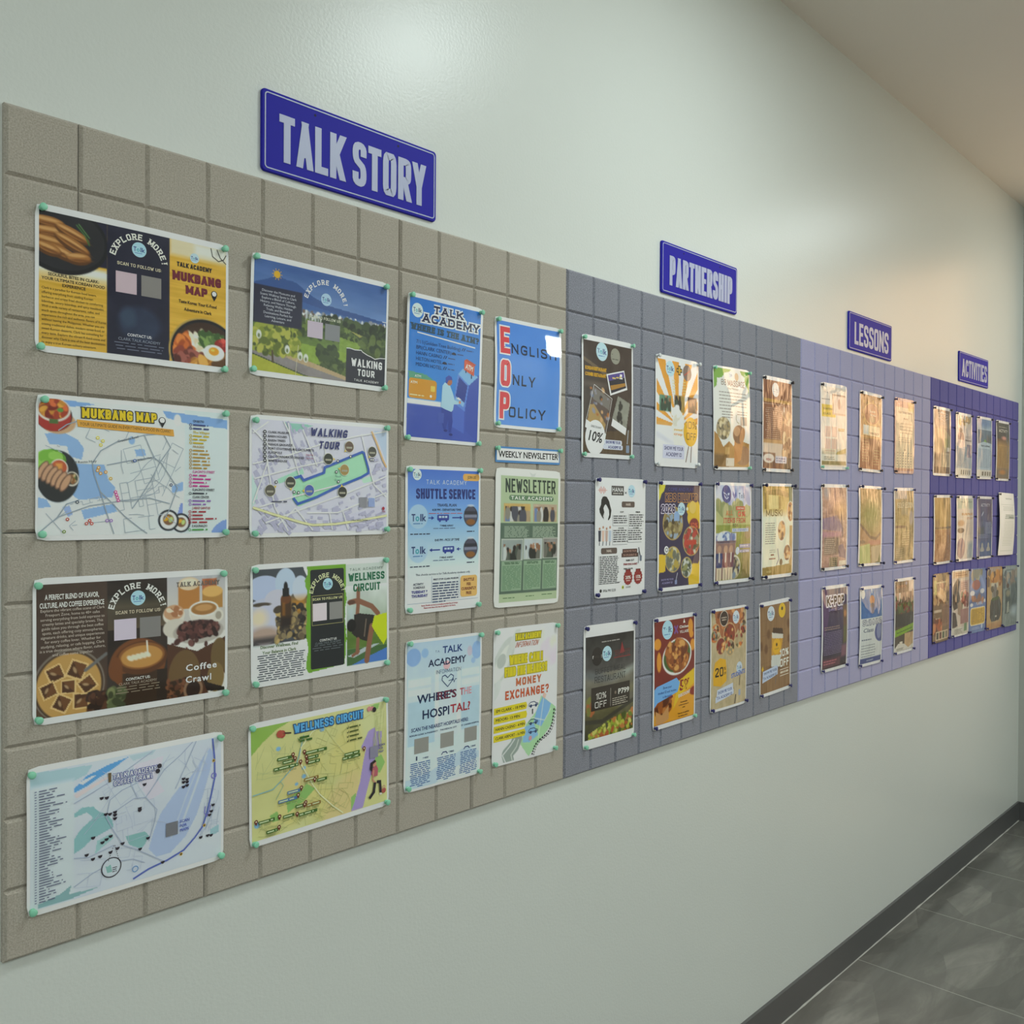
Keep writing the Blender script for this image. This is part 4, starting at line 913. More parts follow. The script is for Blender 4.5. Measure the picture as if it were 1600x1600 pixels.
for i, q in enumerate(('CLARK MUSEUM', 'BARN HOUSES', 'BARN TREES', 'PARADE GROUNDS', 'FORT STOTSENBURG GATE POSTS', 'FLAGPOLE', 'CDC CORPORATE OFFICES', 'WHITE HOUSE')):
    v = .135 + i * .0335; p.circ(.095, v, .0105, '#23252c', 'map_pins', 12); p.circ(.095, v, .005, '#dcdce4', 'map_pins', 8); p.t(q, .115, v - .009, .115 + .0115 * len(q), v + .009, '#2c2c34', 'b')
p.t('WALKING', .405, .075, .67, .145, '#232a6a', 'c', .2, shear=.2, gap=.5); p.t('TOUR', .465, .185, .61, .25, '#232a6a', 'c', .2, shear=.2, gap=.5)
p.tl(['Parade', 'Ground'], .565, .475, .64, .03, .016, '#5c8a7c', 'n', 'c'); p.tl(['Angels at', 'Clark Inn'], .36, .30, .43, .03, .014, '#b0566a', 'n', 'c')
p.sq(.14, .70, .26, 1, .1, .012, '#55566a', 1); p.t('J Abad Santos Avenue', .70, .86, .83, .875, '#4a4a55', 'n'); p.card(.765, .665, .825, .755, '#8d8c94'); p.t('PIN', .945, .785, .97, .80, '#b03040', 'n'); p.circ(.955, .765, .011, '#a83040', 'map_pins'); p.card(.835, .67, .885, .75, '#93a4d2')
p.done()

# ---- coffee brochure
p = Poster('p5', 'laminated_brochure', 'brown coffee brochure with an iced drink, a poured cup and white cups', 'poster', GB, GEO['p5'], 'brown coffee brochure', seed=5)
c = p.canvas(.016, .045, .985, .955)
c.fill('#46342a'); c.noise(.03, (10, 10)); c.grad(0, .6, .34, 1, '#46342a', '#5a4130')
c.ell(.165, .755, .168, .178, '#9a9488', a=.6); c.ell(.165, .76, .160, .170, '#3e2a1c'); m = c.mell(.165, .76, .15, .16)
c.ell(.165, .76, .15, .16, '#b98a45'); c.ell(.165, .76, .155, .165, '#d9b878', a=.25)
R = random.Random(8)
for (u, v, r, a) in ((.10, .66, .045, .4), (.20, .65, .05, 1.2), (.07, .77, .042, 2), (.16, .76, .04, .8), (.25, .76, .045, .2), (.13, .87, .045, 1.3), (.22, .87, .045, 2.4)):
    c.poly([(u + r * 1.25 * math.cos(a + k * 1.57), v + r * 1.25 * math.sin(a + k * 1.57) / c.asp) for k in range(4)], '#dcbc80', .9); c.poly([(u + r * math.cos(a + k * 1.57), v + r * math.sin(a + k * 1.57) / c.asp) for k in range(4)], '#6d4422'); c.poly([(u + r * .9 * math.cos(a + k * 1.57), v + r * .9 * math.sin(a + k * 1.57) / c.asp) for k in (0, 1, 2)], '#4c2d16'); c.ell(u - r * .2, v, r * .35, r * .15, '#a98a64', a)
c.line([(.24, .66), (.34, .56)], .016, '#6b6a68'); c.dots(60, (.26, .82, .36, .98), .013, ['#3d2315', '#57331f', '#2a180e'], 9)
c.rect(.345, 0, .655, 1, '#2d221c'); c.grad(.345, .15, .655, .40, '#2f2a24', '#5a4c3a'); c.noise(.07, (5, 5), (.345, 0, .655, 1)); c.rect(.345, .2, .655, .27, '#8a8064', .35, .05)
c.ell(.50, .66, .145, .13, '#74421f'); c.rect(.42, .72, .62, .95, '#3d2716'); c.ell(.52, .90, .1, .06, '#33200f'); c.ell(.52, .62, .135, .085, '#5a3318'); c.ell(.52, .605, .12, .068, '#8a5628'); c.ell(.52, .61, .108, .056, '#c08c48')
for k in range(5): c.ell(.46 + .022 * k, .615 - .004 * k, .02, .012, '#e9dcc2', .6, .006)
c.line([(.545, .50), (.55, .60)], .008, '#e9e2d2'); c.ell(.385, .68, .035, .06, '#74421f'); c.rect(.60, .72, .655, .95, '#2a1c12')
c.dots(50, (.35, .82, .42, .97), .015, ['#5c6440', '#7c8254', '#3d4228'], 11)
c.rect(.655, 0, 1, .62, '#c6c2bc'); c.grad(.655, 0, 1, .3, '#b6b6bc', '#cfcac2'); c.rect(.655, .48, 1, .64, '#dcdad4')
c.rect(.715, .10, .835, .29, '#b67a3a'); c.ell(.775, .10, .06, .035, '#d9c4a4'); c.ell(.775, .09, .045, .02, '#e6d8c0'); c.rect(.85, .07, .935, .17, '#b0643c'); c.noise(.1, (30, 30), (.85, .05, .935, .17)); c.rect(.85, .17, .97, .30, '#b0803e'); c.ell(.91, .17, .06, .03, '#dcae62')
c.ell(.69, .33, .06, .05, '#e0d8ca'); c.rect(.655, .31, .745, .40, '#d9d4c8'); c.ell(.69, .31, .055, .04, '#c79a74'); c.dots(14, (.66, .28, .73, .33), .01, ['#e6d2b8', '#a8704a'], 4); c.ell(.70, .43, .07, .05, '#d0cabd')
c.ell(.86, .33, .085, .06, '#e2ded3'); c.poly([(.775, .30), (.945, .30), (.925, .42), (.88, .46), (.83, .46), (.795, .41)], '#dad5c9'); c.ell(.86, .30, .085, .042, '#eae6dc'); c.ell(.86, .30, .074, .033, '#a0703a'); c.ell(.86, .292, .05, .018, '#c4935a'); c.ell(.945, .36, .03, .035, '#d8d3c6'); c.ell(.945, .36, .018, .022, '#a39a8a')
c.ell(.83, .47, .145, .065, '#a8a096', a=.8); c.ell(.83, .455, .125, .05, '#4a2e2c'); c.dots(150, (.72, .40, .94, .51), .010, ['#5b3430', '#3c211f', '#714640', '#2b1716'], 6); c.dots(10, (.67, .50, .9, .60), .012, ['#4a2a26', '#6d4440'], 7)
c.poly([(.655, .54), (.82, .62), (.985, .53), (1, .53), (1, 1), (.655, 1)], '#4f2f1d'); c.ell(.75, .80, .09, .14, '#6b5130'); c.ell(.95, .68, .05, .1, '#6b5532'); c.dots(90, (.66, .82, .76, .98), .010, ['#5b3420', '#34200f', '#7a4a2e'], 12); c.ell(.80, .91, .055, .06, '#8b6a50'); c.ell(.80, .91, .04, .045, '#2a1710'); c.ell(.94, .90, .06, .08, '#d8d6d0'); c.ell(.93, .84, .05, .08, '#80683c'); c.poly([(.84, .80), (.88, .87), (.985, .93), (.985, .955), (.88, .94)], '#20120c')
p.put(c)
p.tl(['A PERFECT BLEND OF FLAVOR,', 'CULTURE, AND COFFEE EXPERIENCE'], .03, .115, .33, .056, .036, '#e9e4da', 'c' if 0 else 'b', 'c')
p.tl(['Explore the vibrant coffee scene of Clark', 'Freeport Zone, home to 40+ cafes', 'serving everything from bold espresso to', 'creamy lattes and specialty brews. This', 'guide takes you through the best coffee', 'spots, each offering cozy atmospheres,', 'signature drinks, and unique experiences', 'for every coffee lover. Whether for', 'studying, relaxing, or cafe hopping, Clark', 'is a true destination where flavor, culture,', 'and coffee come together.'], .03, .215, .335, .0305, .019, '#c9bcae', 'n', 'c')
p.arc('EXPLORE MORE!', .498, .285, .122, -74, 78, .044, '#ece6da'); p.logo(.500, .180, .038); p.t('SCAN TO FOLLOW US:', .385, .265, .62, .288, '#d8cbb0', 's', .16)
p.card(.378, .325, .49, .475, '#d0c4d6'); p.card(.508, .325, .618, .475, '#807d7b'); p.tl(['CONTACT US:'], .43, .755, .57, .03, .02, '#e6e2da', 'b', 'c'); p.tl(['CLARK TALK ACADEMY'], .40, .785, .60, .03, .018, '#a89a88', 'n', 'c'); p.sq(.375, .815, .63, 3, .02, .006, '#8f806c', 3, 'c')
p.t('TALK ACADEMY', .705, .085, .95, .12, '#6a6058', 's', .2, gap=.4); p.t('Coffee', .755, .715, .935, .765, '#f0ece2', 'b', ol='#3a2416', track=.12); p.t('Crawl', .755, .805, .905, .855, '#f0ece2', 'b', ol='#3a2416', track=.12)
p.done()

# ---- wellness brochure
p = Poster('p6', 'laminated_brochure', 'white and green wellness brochure with towels, a dropper bottle and a yoga photo', 'poster', GB, GEO['p6'], 'wellness brochure', seed=6)
c = p.canvas(.015, .04, .985, .965)
c.fill('#e3ebea'); c.poly([(.015, .045), (.35, .045), (.40, .2), (.395, .35), (.37, .5), (.38, .62), (.35, .66), (.015, .66)], '#454a52')
c.ell(.09, .20, .115, .075, '#b3c0de'); c.ell(.23, .17, .07, .09, '#b8cae6'); c.ell(.33, .22, .055, .075, '#c3cfe6'); c.ell(.10, .37, .12, .065, '#bcc2d8'); c.ell(.17, .30, .08, .06, '#c6c6d6'); c.rect(.26, .30, .37, .44, '#d08a24', .85, .06); c.ell(.07, .33, .06, .012, '#4a4034')
c.ell(.09, .50, .10, .115, '#c4c6da'); c.ell(.05, .44, .055, .05, '#e3d2b4', soft=.05); c.ell(.09, .585, .10, .05, '#b39a8c', soft=.03); c.rect(.015, .60, .2, .655, '#2c2a30', .8, .03)
c.dots(130, (.17, .36, .375, .645), .015, ['#2f2924', '#4a4036', '#6b5c46', '#a08a5c', '#8a7a5a', '#3a3230', '#c0a468'], 3, None, 1.5)
c.rect(.195, .30, .265, .52, '#48301c'); c.ell(.23, .30, .035, .03, '#6a3e1e'); c.rect(.205, .33, .225, .44, '#94601f', .7, .01); c.rect(.208, .21, .252, .28, '#1a191c'); c.ell(.23, .20, .014, .03, '#17171a'); c.rect(.195, .45, .265, .55, '#22191a', .8, .03)
R = random.Random(2); P = [(.375, .04)]
for k in range(20): P.append((.375 + R.uniform(-.014, .006), .07 + k * .044))
P.append((.385, .95))
for k in range(20): P.append((.655 + R.uniform(-.006, .012), .92 - k * .044))
P.append((.66, .045)); c.poly(P, '#6fa32c')
c.poly([(.66, .05), (.985, .045), (.985, .94), (.68, .945), (.665, .5)], '#c9d3cc'); c.grad(.665, .24, .985, .60, '#dfe6e2', '#8fa08a'); c.noise(.08, (4, 12), (.665, .30, .985, .60)); c.rect(.665, .58, .985, .80, '#5d7a34'); c.noise(.05, (20, 12), (.665, .58, .985, .94)); c.rect(.67, .43, .73, .58, '#c0d0d8', .6, .05); c.rect(.665, .80, .985, .945, '#46683a'); c.poly([(.80, .90), (.985, .83), (.985, .945), (.70, .945)], '#4c7ac4'); c.poly([(.67, .86), (.83, .79), (.93, .78), (.72, .88)], '#b3bfc2')
sk = '#8a5d46'
c.line([(.755, .27), (.752, .42), (.745, .50)], .028, sk); c.line([(.69, .385), (.75, .375), (.86, .44), (.91, .51)], .034, sk); c.ell(.70, .385, .03, .014, '#5f4032')
c.poly([(.72, .50), (.76, .49), (.88, .52), (.90, .60), (.84, .76), (.78, .73), (.735, .70), (.70, .66), (.72, .6)], '#2b2624'); c.ell(.70, .59, .035, .04, '#171314'); c.line([(.75, .72), (.745, .84)], .026, sk); c.line([(.71, .86), (.755, .83)], .02, sk); c.line([(.86, .62), (.84, .76), (.82, .92)], .040, sk); c.line([(.815, .55), (.80, .7)], .008, '#7d6c5c')
c.poly([(.88, .53), (.985, .51), (.985, .74), (.955, .80), (.90, .70), (.86, .62)], '#c6d41a')
p.put(c)
p.rr(.40, .075, .645, .925, .012, '#1f2326'); p.arc('EXPLORE MORE!', .522, .295, .105, -78, 80, .040, '#cfd3a4'); p.logo(.525, .205, .036); p.line([(.41, .30), (.636, .30), (.636, .55), (.41, .55)], .003, '#a9a468', closed=True); p.t('SCAN TO FOLLOW US', .415, .318, .63, .338, '#dfdca0', 's', .17)
p.card(.415, .365, .515, .515, '#dcd0d6'); p.card(.535, .365, .632, .515, '#8b8986'); p.tl(['CONTACT US'], .46, .675, .59, .03, .02, '#d4d6d4', 'b', 'c'); p.tl(['CLARK TALK ACADEMY'], .43, .70, .62, .03, .018, '#737c80', 'n', 'c'); p.sq(.41, .725, .635, 3, .02, .006, '#60686c', 4, 'c')
p.tl(['Discover Wellness, Find', 'Your Balance in Clark'], .04, .665, .33, .046, .026, '#59713a', 'b', 'c'); p.sq(.035, .745, .365, 12, .0185, .0085, '#4d555c', 6, 'c'); p.t('TALK ACADEMY', .69, .085, .95, .108, '#4d6a5c', 's', .12, gap=.6); p.t('WELLNESS', .68, .13, .965, .20, '#1f6a48', 'c', .22); p.t('CIRCUIT', .715, .225, .93, .295, '#1f6a48', 'c', .22)
p.done()

# ---- pale lilac coffee map
p = Poster('p7', 'laminated_map', 'pale lilac coffee map with a long list of names down its left side', 'map', GB, GEO['p7'], 'lilac coffee map', seed=7)
c = p.canvas(.014, .04, .985, .965)
c.fill('#cdd5e6'); c.noise(.02, (6, 5)); c.poly([(.015, .04), (.30, .06), (.27, .12), (.2, .15), (.015, .15)], '#a9c8d2'); c.rect(.015, .13, .21, .965, '#d0dbe6', .85, .02)
c.poly([(.21, .20), (.27, .13), (.37, .085), (.42, .07), (.48, .055), (.40, .115), (.33, .16), (.27, .20), (.21, .23)], '#5c9fd8'); c.poly([(.23, .165), (.29, .14), (.32, .135), (.25, .185)], '#d3d8e4'); c.poly([(.48, .05), (.62, .045), (.60, .07), (.50, .09)], '#b6ccd6'); c.poly([(.35, .17), (.40, .16), (.22, .27), (.21, .24)], '#dccfd2')
c.poly([(.50, .12), (.66, .10), (.62, .25), (.66, .36), (.58, .40), (.52, .25)], '#d9d0dc', .7)
c.poly([(.21, .37), (.25, .34), (.30, .35), (.33, .40), (.36, .42), (.39, .47), (.40, .53), (.33, .56), (.29, .58), (.26, .62), (.21, .65), (.21, .55), (.24, .49), (.30, .43), (.27, .38), (.21, .40)], '#8cbcc0'); c.poly([(.32, .60), (.39, .57), (.40, .61), (.34, .66), (.31, .69)], '#9fc8ca'); c.poly([(.46, .62), (.56, .62), (.58, .66), (.56, .72), (.54, .74), (.48, .69)], '#8cbcbc')
c.poly([(.74, .36), (.78, .34), (.83, .26), (.88, .17), (.92, .11), (.94, .16), (.92, .28), (.88, .45), (.84, .60), (.78, .74), (.70, .83), (.62, .83), (.58, .76), (.60, .66), (.64, .52), (.70, .42)], '#aebfe4'); c.line([(.90, .15), (.84, .36), (.74, .70)], .012, '#c9d3ec'); c.line([(.86, .20), (.78, .44), (.70, .72)], .006, '#c4cfea'); c.poly([(.05, .93), (.15, .90), (.20, .86), (.19, .92), (.33, .93), (.2, .955), (.05, .955)], '#88b0b4'); c.poly([(.92, .74), (.97, .72), (.97, .78), (.92, .79)], '#9cc4cc')
p.put(c)
G2 = '#a9b4ca'
grid_roads(p, (.34, .13, .56, .40), -.5, (.04, .05), '#bcc5d8', .002, 3, .35); grid_roads(p, (.38, .38, .62, .68), -.1, (.04, .05), '#bcc5d8', .002, 4, .35); grid_roads(p, (.21, .66, .56, .93), .2, (.045, .06), '#bcc5d8', .002, 5, .4); roads(p, (.24, .12, .70, .62), 14, '#bcc5d8', .002, 3, .045); roads(p, (.86, .42, .975, .78), 26, '#aebace', .002, 5, .04, dirs=[.1, 1.7]); roads(p, (.6, .06, .92, .3), 18, '#b4bfd4', .002, 6, .05)
for q in ([(.21, .30), (.30, .25), (.40, .19), (.50, .12), (.6, .05)], [(.365, .43), (.38, .33), (.44, .28), (.55, .24), (.60, .17)], [(.36, .44), (.42, .41), (.50, .36), (.56, .37), (.58, .34), (.66, .2), (.75, .12), (.82, .04)], [(.36, .44), (.40, .56), (.45, .68), (.52, .74), (.60, .82), (.66, .88)], [(.56, .37), (.62, .48), (.61, .56), (.58, .70)], [(.46, .15), (.5, .3), (.52, .37)], [(.84, .04), (.78, .2), (.72, .36)], [(.21, .68), (.28, .70), (.40, .66)], [(.21, .88), (.3, .82), (.4, .78), (.5, .80), (.56, .85)]): p.line(q, .0045, G2, 'map_roads')
p.line([(.935, .045), (.945, .20), (.945, .35), (.925, .47), (.90, .60), (.875, .70), (.83, .77), (.77, .84), (.68, .88), (.58, .905), (.50, .945)], .0095, '#5c6cb8', 'map_roads'); p.ring(.94, .33, .014, .005, '#7a74c4', 'map_roads'); p.line([(.89, .55), (.885, .60), (.90, .63), (.915, .59), (.92, .55)], .005, '#7a74c4', 'map_roads')
for u, v in ((.94, .215), (.885, .695), (.755, .865)): p.circ(u, v, .009, '#d0a940', 'map_pins', 12); p.circ(u, v, .005, '#3d3a2c', 'map_pins', 8)
CP = '#2c2530'
for u, v in ((.34, .305), (.365, .31), (.555, .275), (.36, .425), (.38, .43), (.405, .425), (.405, .445), (.405, .47), (.53, .44), (.53, .455), (.30, .57), (.345, .62), (.365, .605), (.385, .59), (.27, .68), (.30, .72), (.335, .715), (.385, .705), (.42, .69), (.445, .665), (.575, .675), (.535, .74), (.655, .885), (.765, .30), (.785, .31), (.765, .325), (.785, .33), (.765, .36), (.785, .355), (.935, .555), (.925, .60), (.915, .625), (.865, .78), (.905, .78), (.925, .785)):
    p.poly([(u - .011, v - .008), (u + .011, v - .008), (u + .008, v + .006), (u, v + .013), (u - .008, v + .006)], CP, 'map_pins')
p.ring(.39, .815, .048, .0045, CP); p.circ(.39, .815, .044, '#ccd6e0'); p.poly([(.36, .79), (.385, .78), (.395, .85), (.37, .85)], '#8cbcb8'); p.sq(.395, .79, .42, 5, .014, .006, CP, 3)
for k in range(7): p.line([(.375 + .004 * k, .765 - .016 * k), (.377 + .004 * k, .757 - .016 * k)], .003, CP); p.line([(.425 - .003 * k, .765 - .016 * k), (.424 - .003 * k, .757 - .016 * k)], .003, CP)
p.t('TALK ACADEMY', .395, .155, .62, .19, '#e4e8f4', 'c', .16, ol=('#4a549c', .0055), gap=.35); p.t('COFFEE CRAWL', .40, .205, .60, .238, '#e4e8f4', 'c', .16, ol=('#4a549c', .0055), gap=.4); p.poly([(.372, .14), (.388, .14), (.386, .205), (.374, .205)], '#6a5634'); p.circ(.635, .165, .012, CP); p.circ(.625, .20, .012, CP)
p.card(.67, .605, .735, .705, '#77787f'); p.tl(['SCAN', 'FOR', 'MAPS'], .745, .605, .80, .033, .022, '#5a68b4', 'b', 'l')
R = random.Random(9)
for k in range(42): p.sq(.033, .165 + k * .0182, .043, 1, .1, .007, '#8088a0', k); p.sq(.052, .165 + k * .0182, .052 + R.uniform(.05, .135), 1, .1, .0075, '#6a7088', k + 50, slope=-.02)
p.ring(.51, .875, .014, .004, '#5c8fc4')
p.done()

# ---- olive wellness map
p = Poster('p8', 'laminated_map', 'olive green wellness map with dark green place tags and a purple strip', 'map', GB, GEO['p8'], 'olive wellness map', seed=8)
c = p.canvas(.016, .045, .985, .955)
c.fill('#d0cf8c'); c.noise(.03, (6, 5)); c.poly([(.016, .045), (.27, .045), (.18, .09), (.09, .17), (.016, .26)], '#8fb552'); c.dots(14, (.1, .1, .9, .9), .09, ['#d6cf84', '#d2d49a', '#d9c88a'], 3, None, 1.8, .06)
c.poly([(.24, .70), (.38, .60), (.44, .66), (.36, .74), (.25, .80)], '#8dbb68'); c.poly([(.13, .78), (.18, .76), (.20, .84), (.15, .84)], '#8dbb68'); c.poly([(.85, .55), (.94, .52), (.97, .60), (.93, .68), (.85, .66)], '#93bf6c'); c.poly([(.86, .06), (.93, .05), (.92, .10), (.88, .11)], '#93bf6c'); c.poly([(.70, .83), (.74, .80), (.73, .95), (.70, .955)], '#93bf6c')
c.poly([(.84, .28), (.89, .26), (.90, .30), (.945, .31), (.94, .45), (.90, .48), (.88, .60), (.84, .75), (.80, .92), (.79, .955), (.70, .955), (.73, .87), (.77, .72), (.80, .52), (.82, .42), (.80, .44), (.78, .41)], '#a896cc')
for u, v, r in ((.19, .25, .016), (.36, .46, .014), (.36, .53, .016), (.49, .17, .018), (.05, .83, .02), (.31, .58, .012)): c.ell(u, v, r, r * .8, '#82b4d6')
p.put(c)
roads(p, (.04, .2, .30, .5), 26, '#b9bf86', .0024, 2, .05); grid_roads(p, (.42, .10, .62, .40), .5, (.035, .04), '#bcbc7c', .0024, 3, .35); grid_roads(p, (.44, .38, .72, .75), .2, (.035, .045), '#bcbc7c', .0024, 4, .35); grid_roads(p, (.28, .70, .70, .93), .6, (.035, .04), '#bcbc7c', .0024, 5, .3); grid_roads(p, (.58, .08, .86, .40), -.3, (.05, .06), '#bcbc7c', .0024, 6, .45); roads(p, (.28, .14, .8, .9), 24, '#bcbc7c', .0024, 3, .045); roads(p, (.86, .08, .975, .5), 40, '#bdc488', .002, 5, .05, dirs=[0, 1.57], wob=.02); roads(p, (.04, .82, .6, .95), 40, '#b4b878', .0024, 6, .04)
p.line([(.36, .18), (.33, .32), (.31, .40), (.22, .50), (.15, .57), (.02, .58)], .0065, '#8ab4b4', 'map_roads'); p.line([(.57, .1), (.42, .17), (.34, .28), (.33, .40), (.38, .52), (.42, .62), (.47, .72), (.57, .86), (.64, .94)], .007, '#dde2b4', 'map_roads'); p.line([(.50, .14), (.58, .3), (.65, .42), (.62, .6)], .004, '#c9ca90', 'map_roads'); p.line([(.2, .52), (.22, .56), (.17, .66)], .004, '#9ab898', 'map_roads')
p.t('WELLNESS CIRCUIT', .295, .08, .80, .15, '#59a8dc', 'c', .22, ol=('#16447c', .011), gap=.3); p.ring(.215, .135, .016, .012, '#a8483c'); p.circ(.20, .13, .022, '#b05040'); p.line([(.23, .13), (.275, .14)], .008, '#3a2a24'); p.circ(.845, .085, .016, '#d08a8c'); p.circ(.87, .085, .014, '#c98284'); p.circ(.885, .10, .016, '#2e2a2c')
TG = '#3f6628'
for u0, v0, u1, pin in ((.18, .325, .275, .285), (.215, .36, .29, .298), (.155, .40, .32, .335), (.37, .325, .52, .362), (.385, .37, .46, .375), (.385, .41, .47, .38), (.65, .425, .765, .80), (.635, .455, .77, .0), (.36, .55, .46, .0), (.45, .58, .52, .433), (.245, .62, .33, .34), (.185, .675, .31, .318), (.30, .755, .365, .37), (.375, .77, .475, .362), (.055, .80, .16, .04), (.215, .81, .29, .192), (.32, .83, .45, .31), (.105, .895, .18, .188)):
    col = '#4c74a4' if (v0, u0) in ((.62, .245), (.675, .185)) else '#8a6a30' if (v0, u0) in ((.55, .36), (.77, .375)) else TG
    hh = .026; tg = 'place_tag#%d' % int(v0 * 1000 + u0 * 10); p.rect(u0, v0, u1, v0 + hh, col, tg); p.sq(u0 + .006, v0 + .008, u1 - .004, 1, .1, .010, '#c9d6a8', int(u0 * 99), part=tg); p.sq(u0, v0 + hh + .006, u1, 2, .012, .004, '#7f8a58', int(u0 * 77))
    if pin: p.circ(pin, v0 - .004, .0115, '#6a2a22', 'map_pins', 12); p.poly([(pin - .0105, v0), (pin + .0105, v0), (pin, v0 + .03)], '#6a2a22', 'map_pins'); p.circ(pin, v0 - .004, .005, '#e0d4b0', 'map_pins', 8)
p.sq(.33, .19, .42, 2, .026, .018, TG, 1); p.poly([(.315, .19), (.325, .21), (.345, .18), (.325, .225)], TG)
for k in range(4): p.sq(.69, .20 + k * .038, .69 + (.085, .08, .07, .11)[k], 1, .1, .014, '#55602c', k); p.line([(.67, .205 + k * .038), (.675, .215 + k * .038), (.684, .195 + k * .038)], .004, '#33401c')
p.card(.845, .425, .91, .53, '#8a879c'); p.tl(['SCAN', 'FOR', 'MAP'], .915, .42, .97, .03, .02, '#5c5a94', 'b')
# woman doing a lunge, drawn flat
p.poly([(.865, .62), (.895, .60), (.91, .64), (.905, .70), (.87, .70), (.855, .67)], '#b5606a', 'figure_drawing'); p.circ(.878, .585, .018, '#c98f74', 'figure_drawing'); p.poly([(.85, .57), (.885, .55), (.895, .57), (.87, .585), (.862, .65), (.845, .63)], '#2a1f20', 'figure_drawing')
p.line([(.875, .64), (.868, .73), (.895, .77)], .010, '#c98f74', 'figure_drawing'); p.line([(.90, .755), (.925, .76), (.93, .86)], .018, '#272229', 'figure_drawing'); p.line([(.885, .755), (.875, .84), (.84, .885)], .020, '#272229', 'figure_drawing'); p.line([(.92, .87), (.94, .875)], .010, '#e0d8d0', 'figure_drawing'); p.circ(.955, .85, .017, '#b0584c', 'figure_drawing'); p.ring(.955, .82, .010, .004, '#c08a80', 'figure_drawing')
p.done()

# ---- blue cash machine poster
p = Poster('p9', 'laminated_poster', 'blue poster with a man at a cash machine and orange bank cards', 'poster', GB, GEO['p9'], 'blue cash machine poster', seed=9, bend=lambda u, v: .0012 + .0070 * (1 - v) + .0004 * np.sin(np.pi * u))
p.res = (1.5, 1.5); c = p.canvas(.03, .03, .97, .975)
c.grad(0, 0, 1, .85, '#2f76cc', '#3e8ad8'); c.noise(.015, (4, 5)); c.rect(.03, .715, .46, .755, '#e3ecf4'); c.rect(.03, .75, 1, 1, '#3d52ac'); c.rect(.62, .5, 1, 1, '#3d52ac', 0)
c.poly([(.62, .725), (.80, .565), (.97, .49), (.97, .97), (.62, .97)], '#3f55b2'); c.poly([(.80, .565), (.97, .48), (.97, .97), (.80, .90)], '#3a50ac')
c.poly([(.675, .50), (.74, .455), (.955, .50), (.83, .57)], '#7fb2ea'); c.poly([(.675, .50), (.83, .57), (.78, .76), (.62, .705)], '#5c84d4'); c.poly([(.69, .52), (.81, .575), (.775, .70), (.65, .665)], '#2e3f92'); c.poly([(.62, .705), (.78, .76), (.78, .92), (.62, .88)], '#4a66c2'); c.poly([(.66, .66), (.775, .70), (.76, .73), (.64, .69)], '#88b6ee')
c.poly([(.035, .53), (.25, .54), (.40, .585), (.40, .63), (.05, .6)], '#5a9c80'); c.ell(.07, .62, .02, .02, '#b98a20')
p.put(c)
p.rr(.045, .575, .395, .71, .03, '#d0912c'); p.rr(.32, .612, .375, .652, .01, '#e6c250'); p.t('ATM', .065, .595, .15, .612, '#f2e6cc', 'b'); p.t('ATM', .115, .550, .195, .567, '#d8ecdc', 'b'); p.sq(.06, .685, .25, 1, .1, .007, '#efd9a8', 2); p.circ(.325, .685, .014, '#f0e8d8')
p.logo(.125, .115, .068, '#cfe2f2', '#3a4a68'); NV = '#1d1c44'
p.t('TALK', .33, .060, .72, .115, NV, 's', .25, ol=('#d8dcec', .028)); p.t('ACADEMY', .19, .127, .95, .185, NV, 's', .24, ol=('#d8dcec', .028))
p.t('WHERE IS THE ATM?', .05, .212, .95, .257, '#2c4a5e', 's', .30, rot=-.03); p.line([(.13, .262), (.90, .295)], .012, '#dbe9f6')
for i, (q, w_) in enumerate((('7/11(Golden Tree Building)', .58), ('BPI(CLARK CENTER)', .455), ('HANN CASINO', .335), ('HILTON HOTEL', .335), ('MIDORI HOTEL', .335))):
    v = .312 + i * .0385; p.t(q, .12, v, .12 + w_, v + .024, '#1c2c58', 'n')
    if i in (1, 3): p.circ(.155 + w_, v + .014, .026, '#1c2440', sq=.5); p.rect(.125 + w_, v + .014, .185 + w_, v + .022, '#1c2440')
    else: p.t('//', .135 + w_, v, .185 + w_, v + .022, '#1c2c58', 'b')
    p.sq(.20 + w_, v + .010, .30 + w_, 1, .1, .007, '#2c4a86', i)
p.poly([(.755, .395), (.90, .425), (.895, .50), (.755, .465)], '#cf5a3c'); p.poly([(.755, .395), (.79, .385), (.92, .415), (.90, .425)], '#b84a30'); p.t('ATM', .775, .425, .88, .462, '#f2e2d4', 'b', rot=-.22); p.line([(.78, .465), (.78, .485)], .014, '#26305c'); p.line([(.86, .49), (.86, .52)], .014, '#26305c')
p.poly([(.47, .60), (.50, .575), (.56, .58), (.61, .64), (.64, .69), (.70, .70), (.70, .715), (.63, .72), (.62, .76), (.59, .78), (.53, .765), (.46, .75)], '#a9cdee', 'figure_drawing'); p.circ(.56, .565, .038, '#b06a4c', 'figure_drawing'); p.poly([(.51, .54), (.55, .52), (.59, .53), (.60, .55), (.55, .555), (.53, .58), (.515, .58)], '#3c4fa8', 'figure_drawing')
p.poly([(.47, .755), (.60, .775), (.62, .84), (.60, .92), (.57, .92), (.56, .83), (.53, .90), (.50, .90), (.47, .83)], '#31439c', 'figure_drawing'); p.rect(.43, .79, .50, .86, '#4458ae', 'figure_drawing'); p.circ(.53, .91, .025, '#26307c', 'figure_drawing', sq=.5); p.circ(.60, .935, .025, '#26307c', 'figure_drawing', sq=.5); p.circ(.71, .70, .015, '#c98a6a', 'figure_drawing'); p.poly([(.66, .675), (.70, .685), (.73, .68), (.69, .665)], '#e8eef6', 'figure_drawing')
p.done()

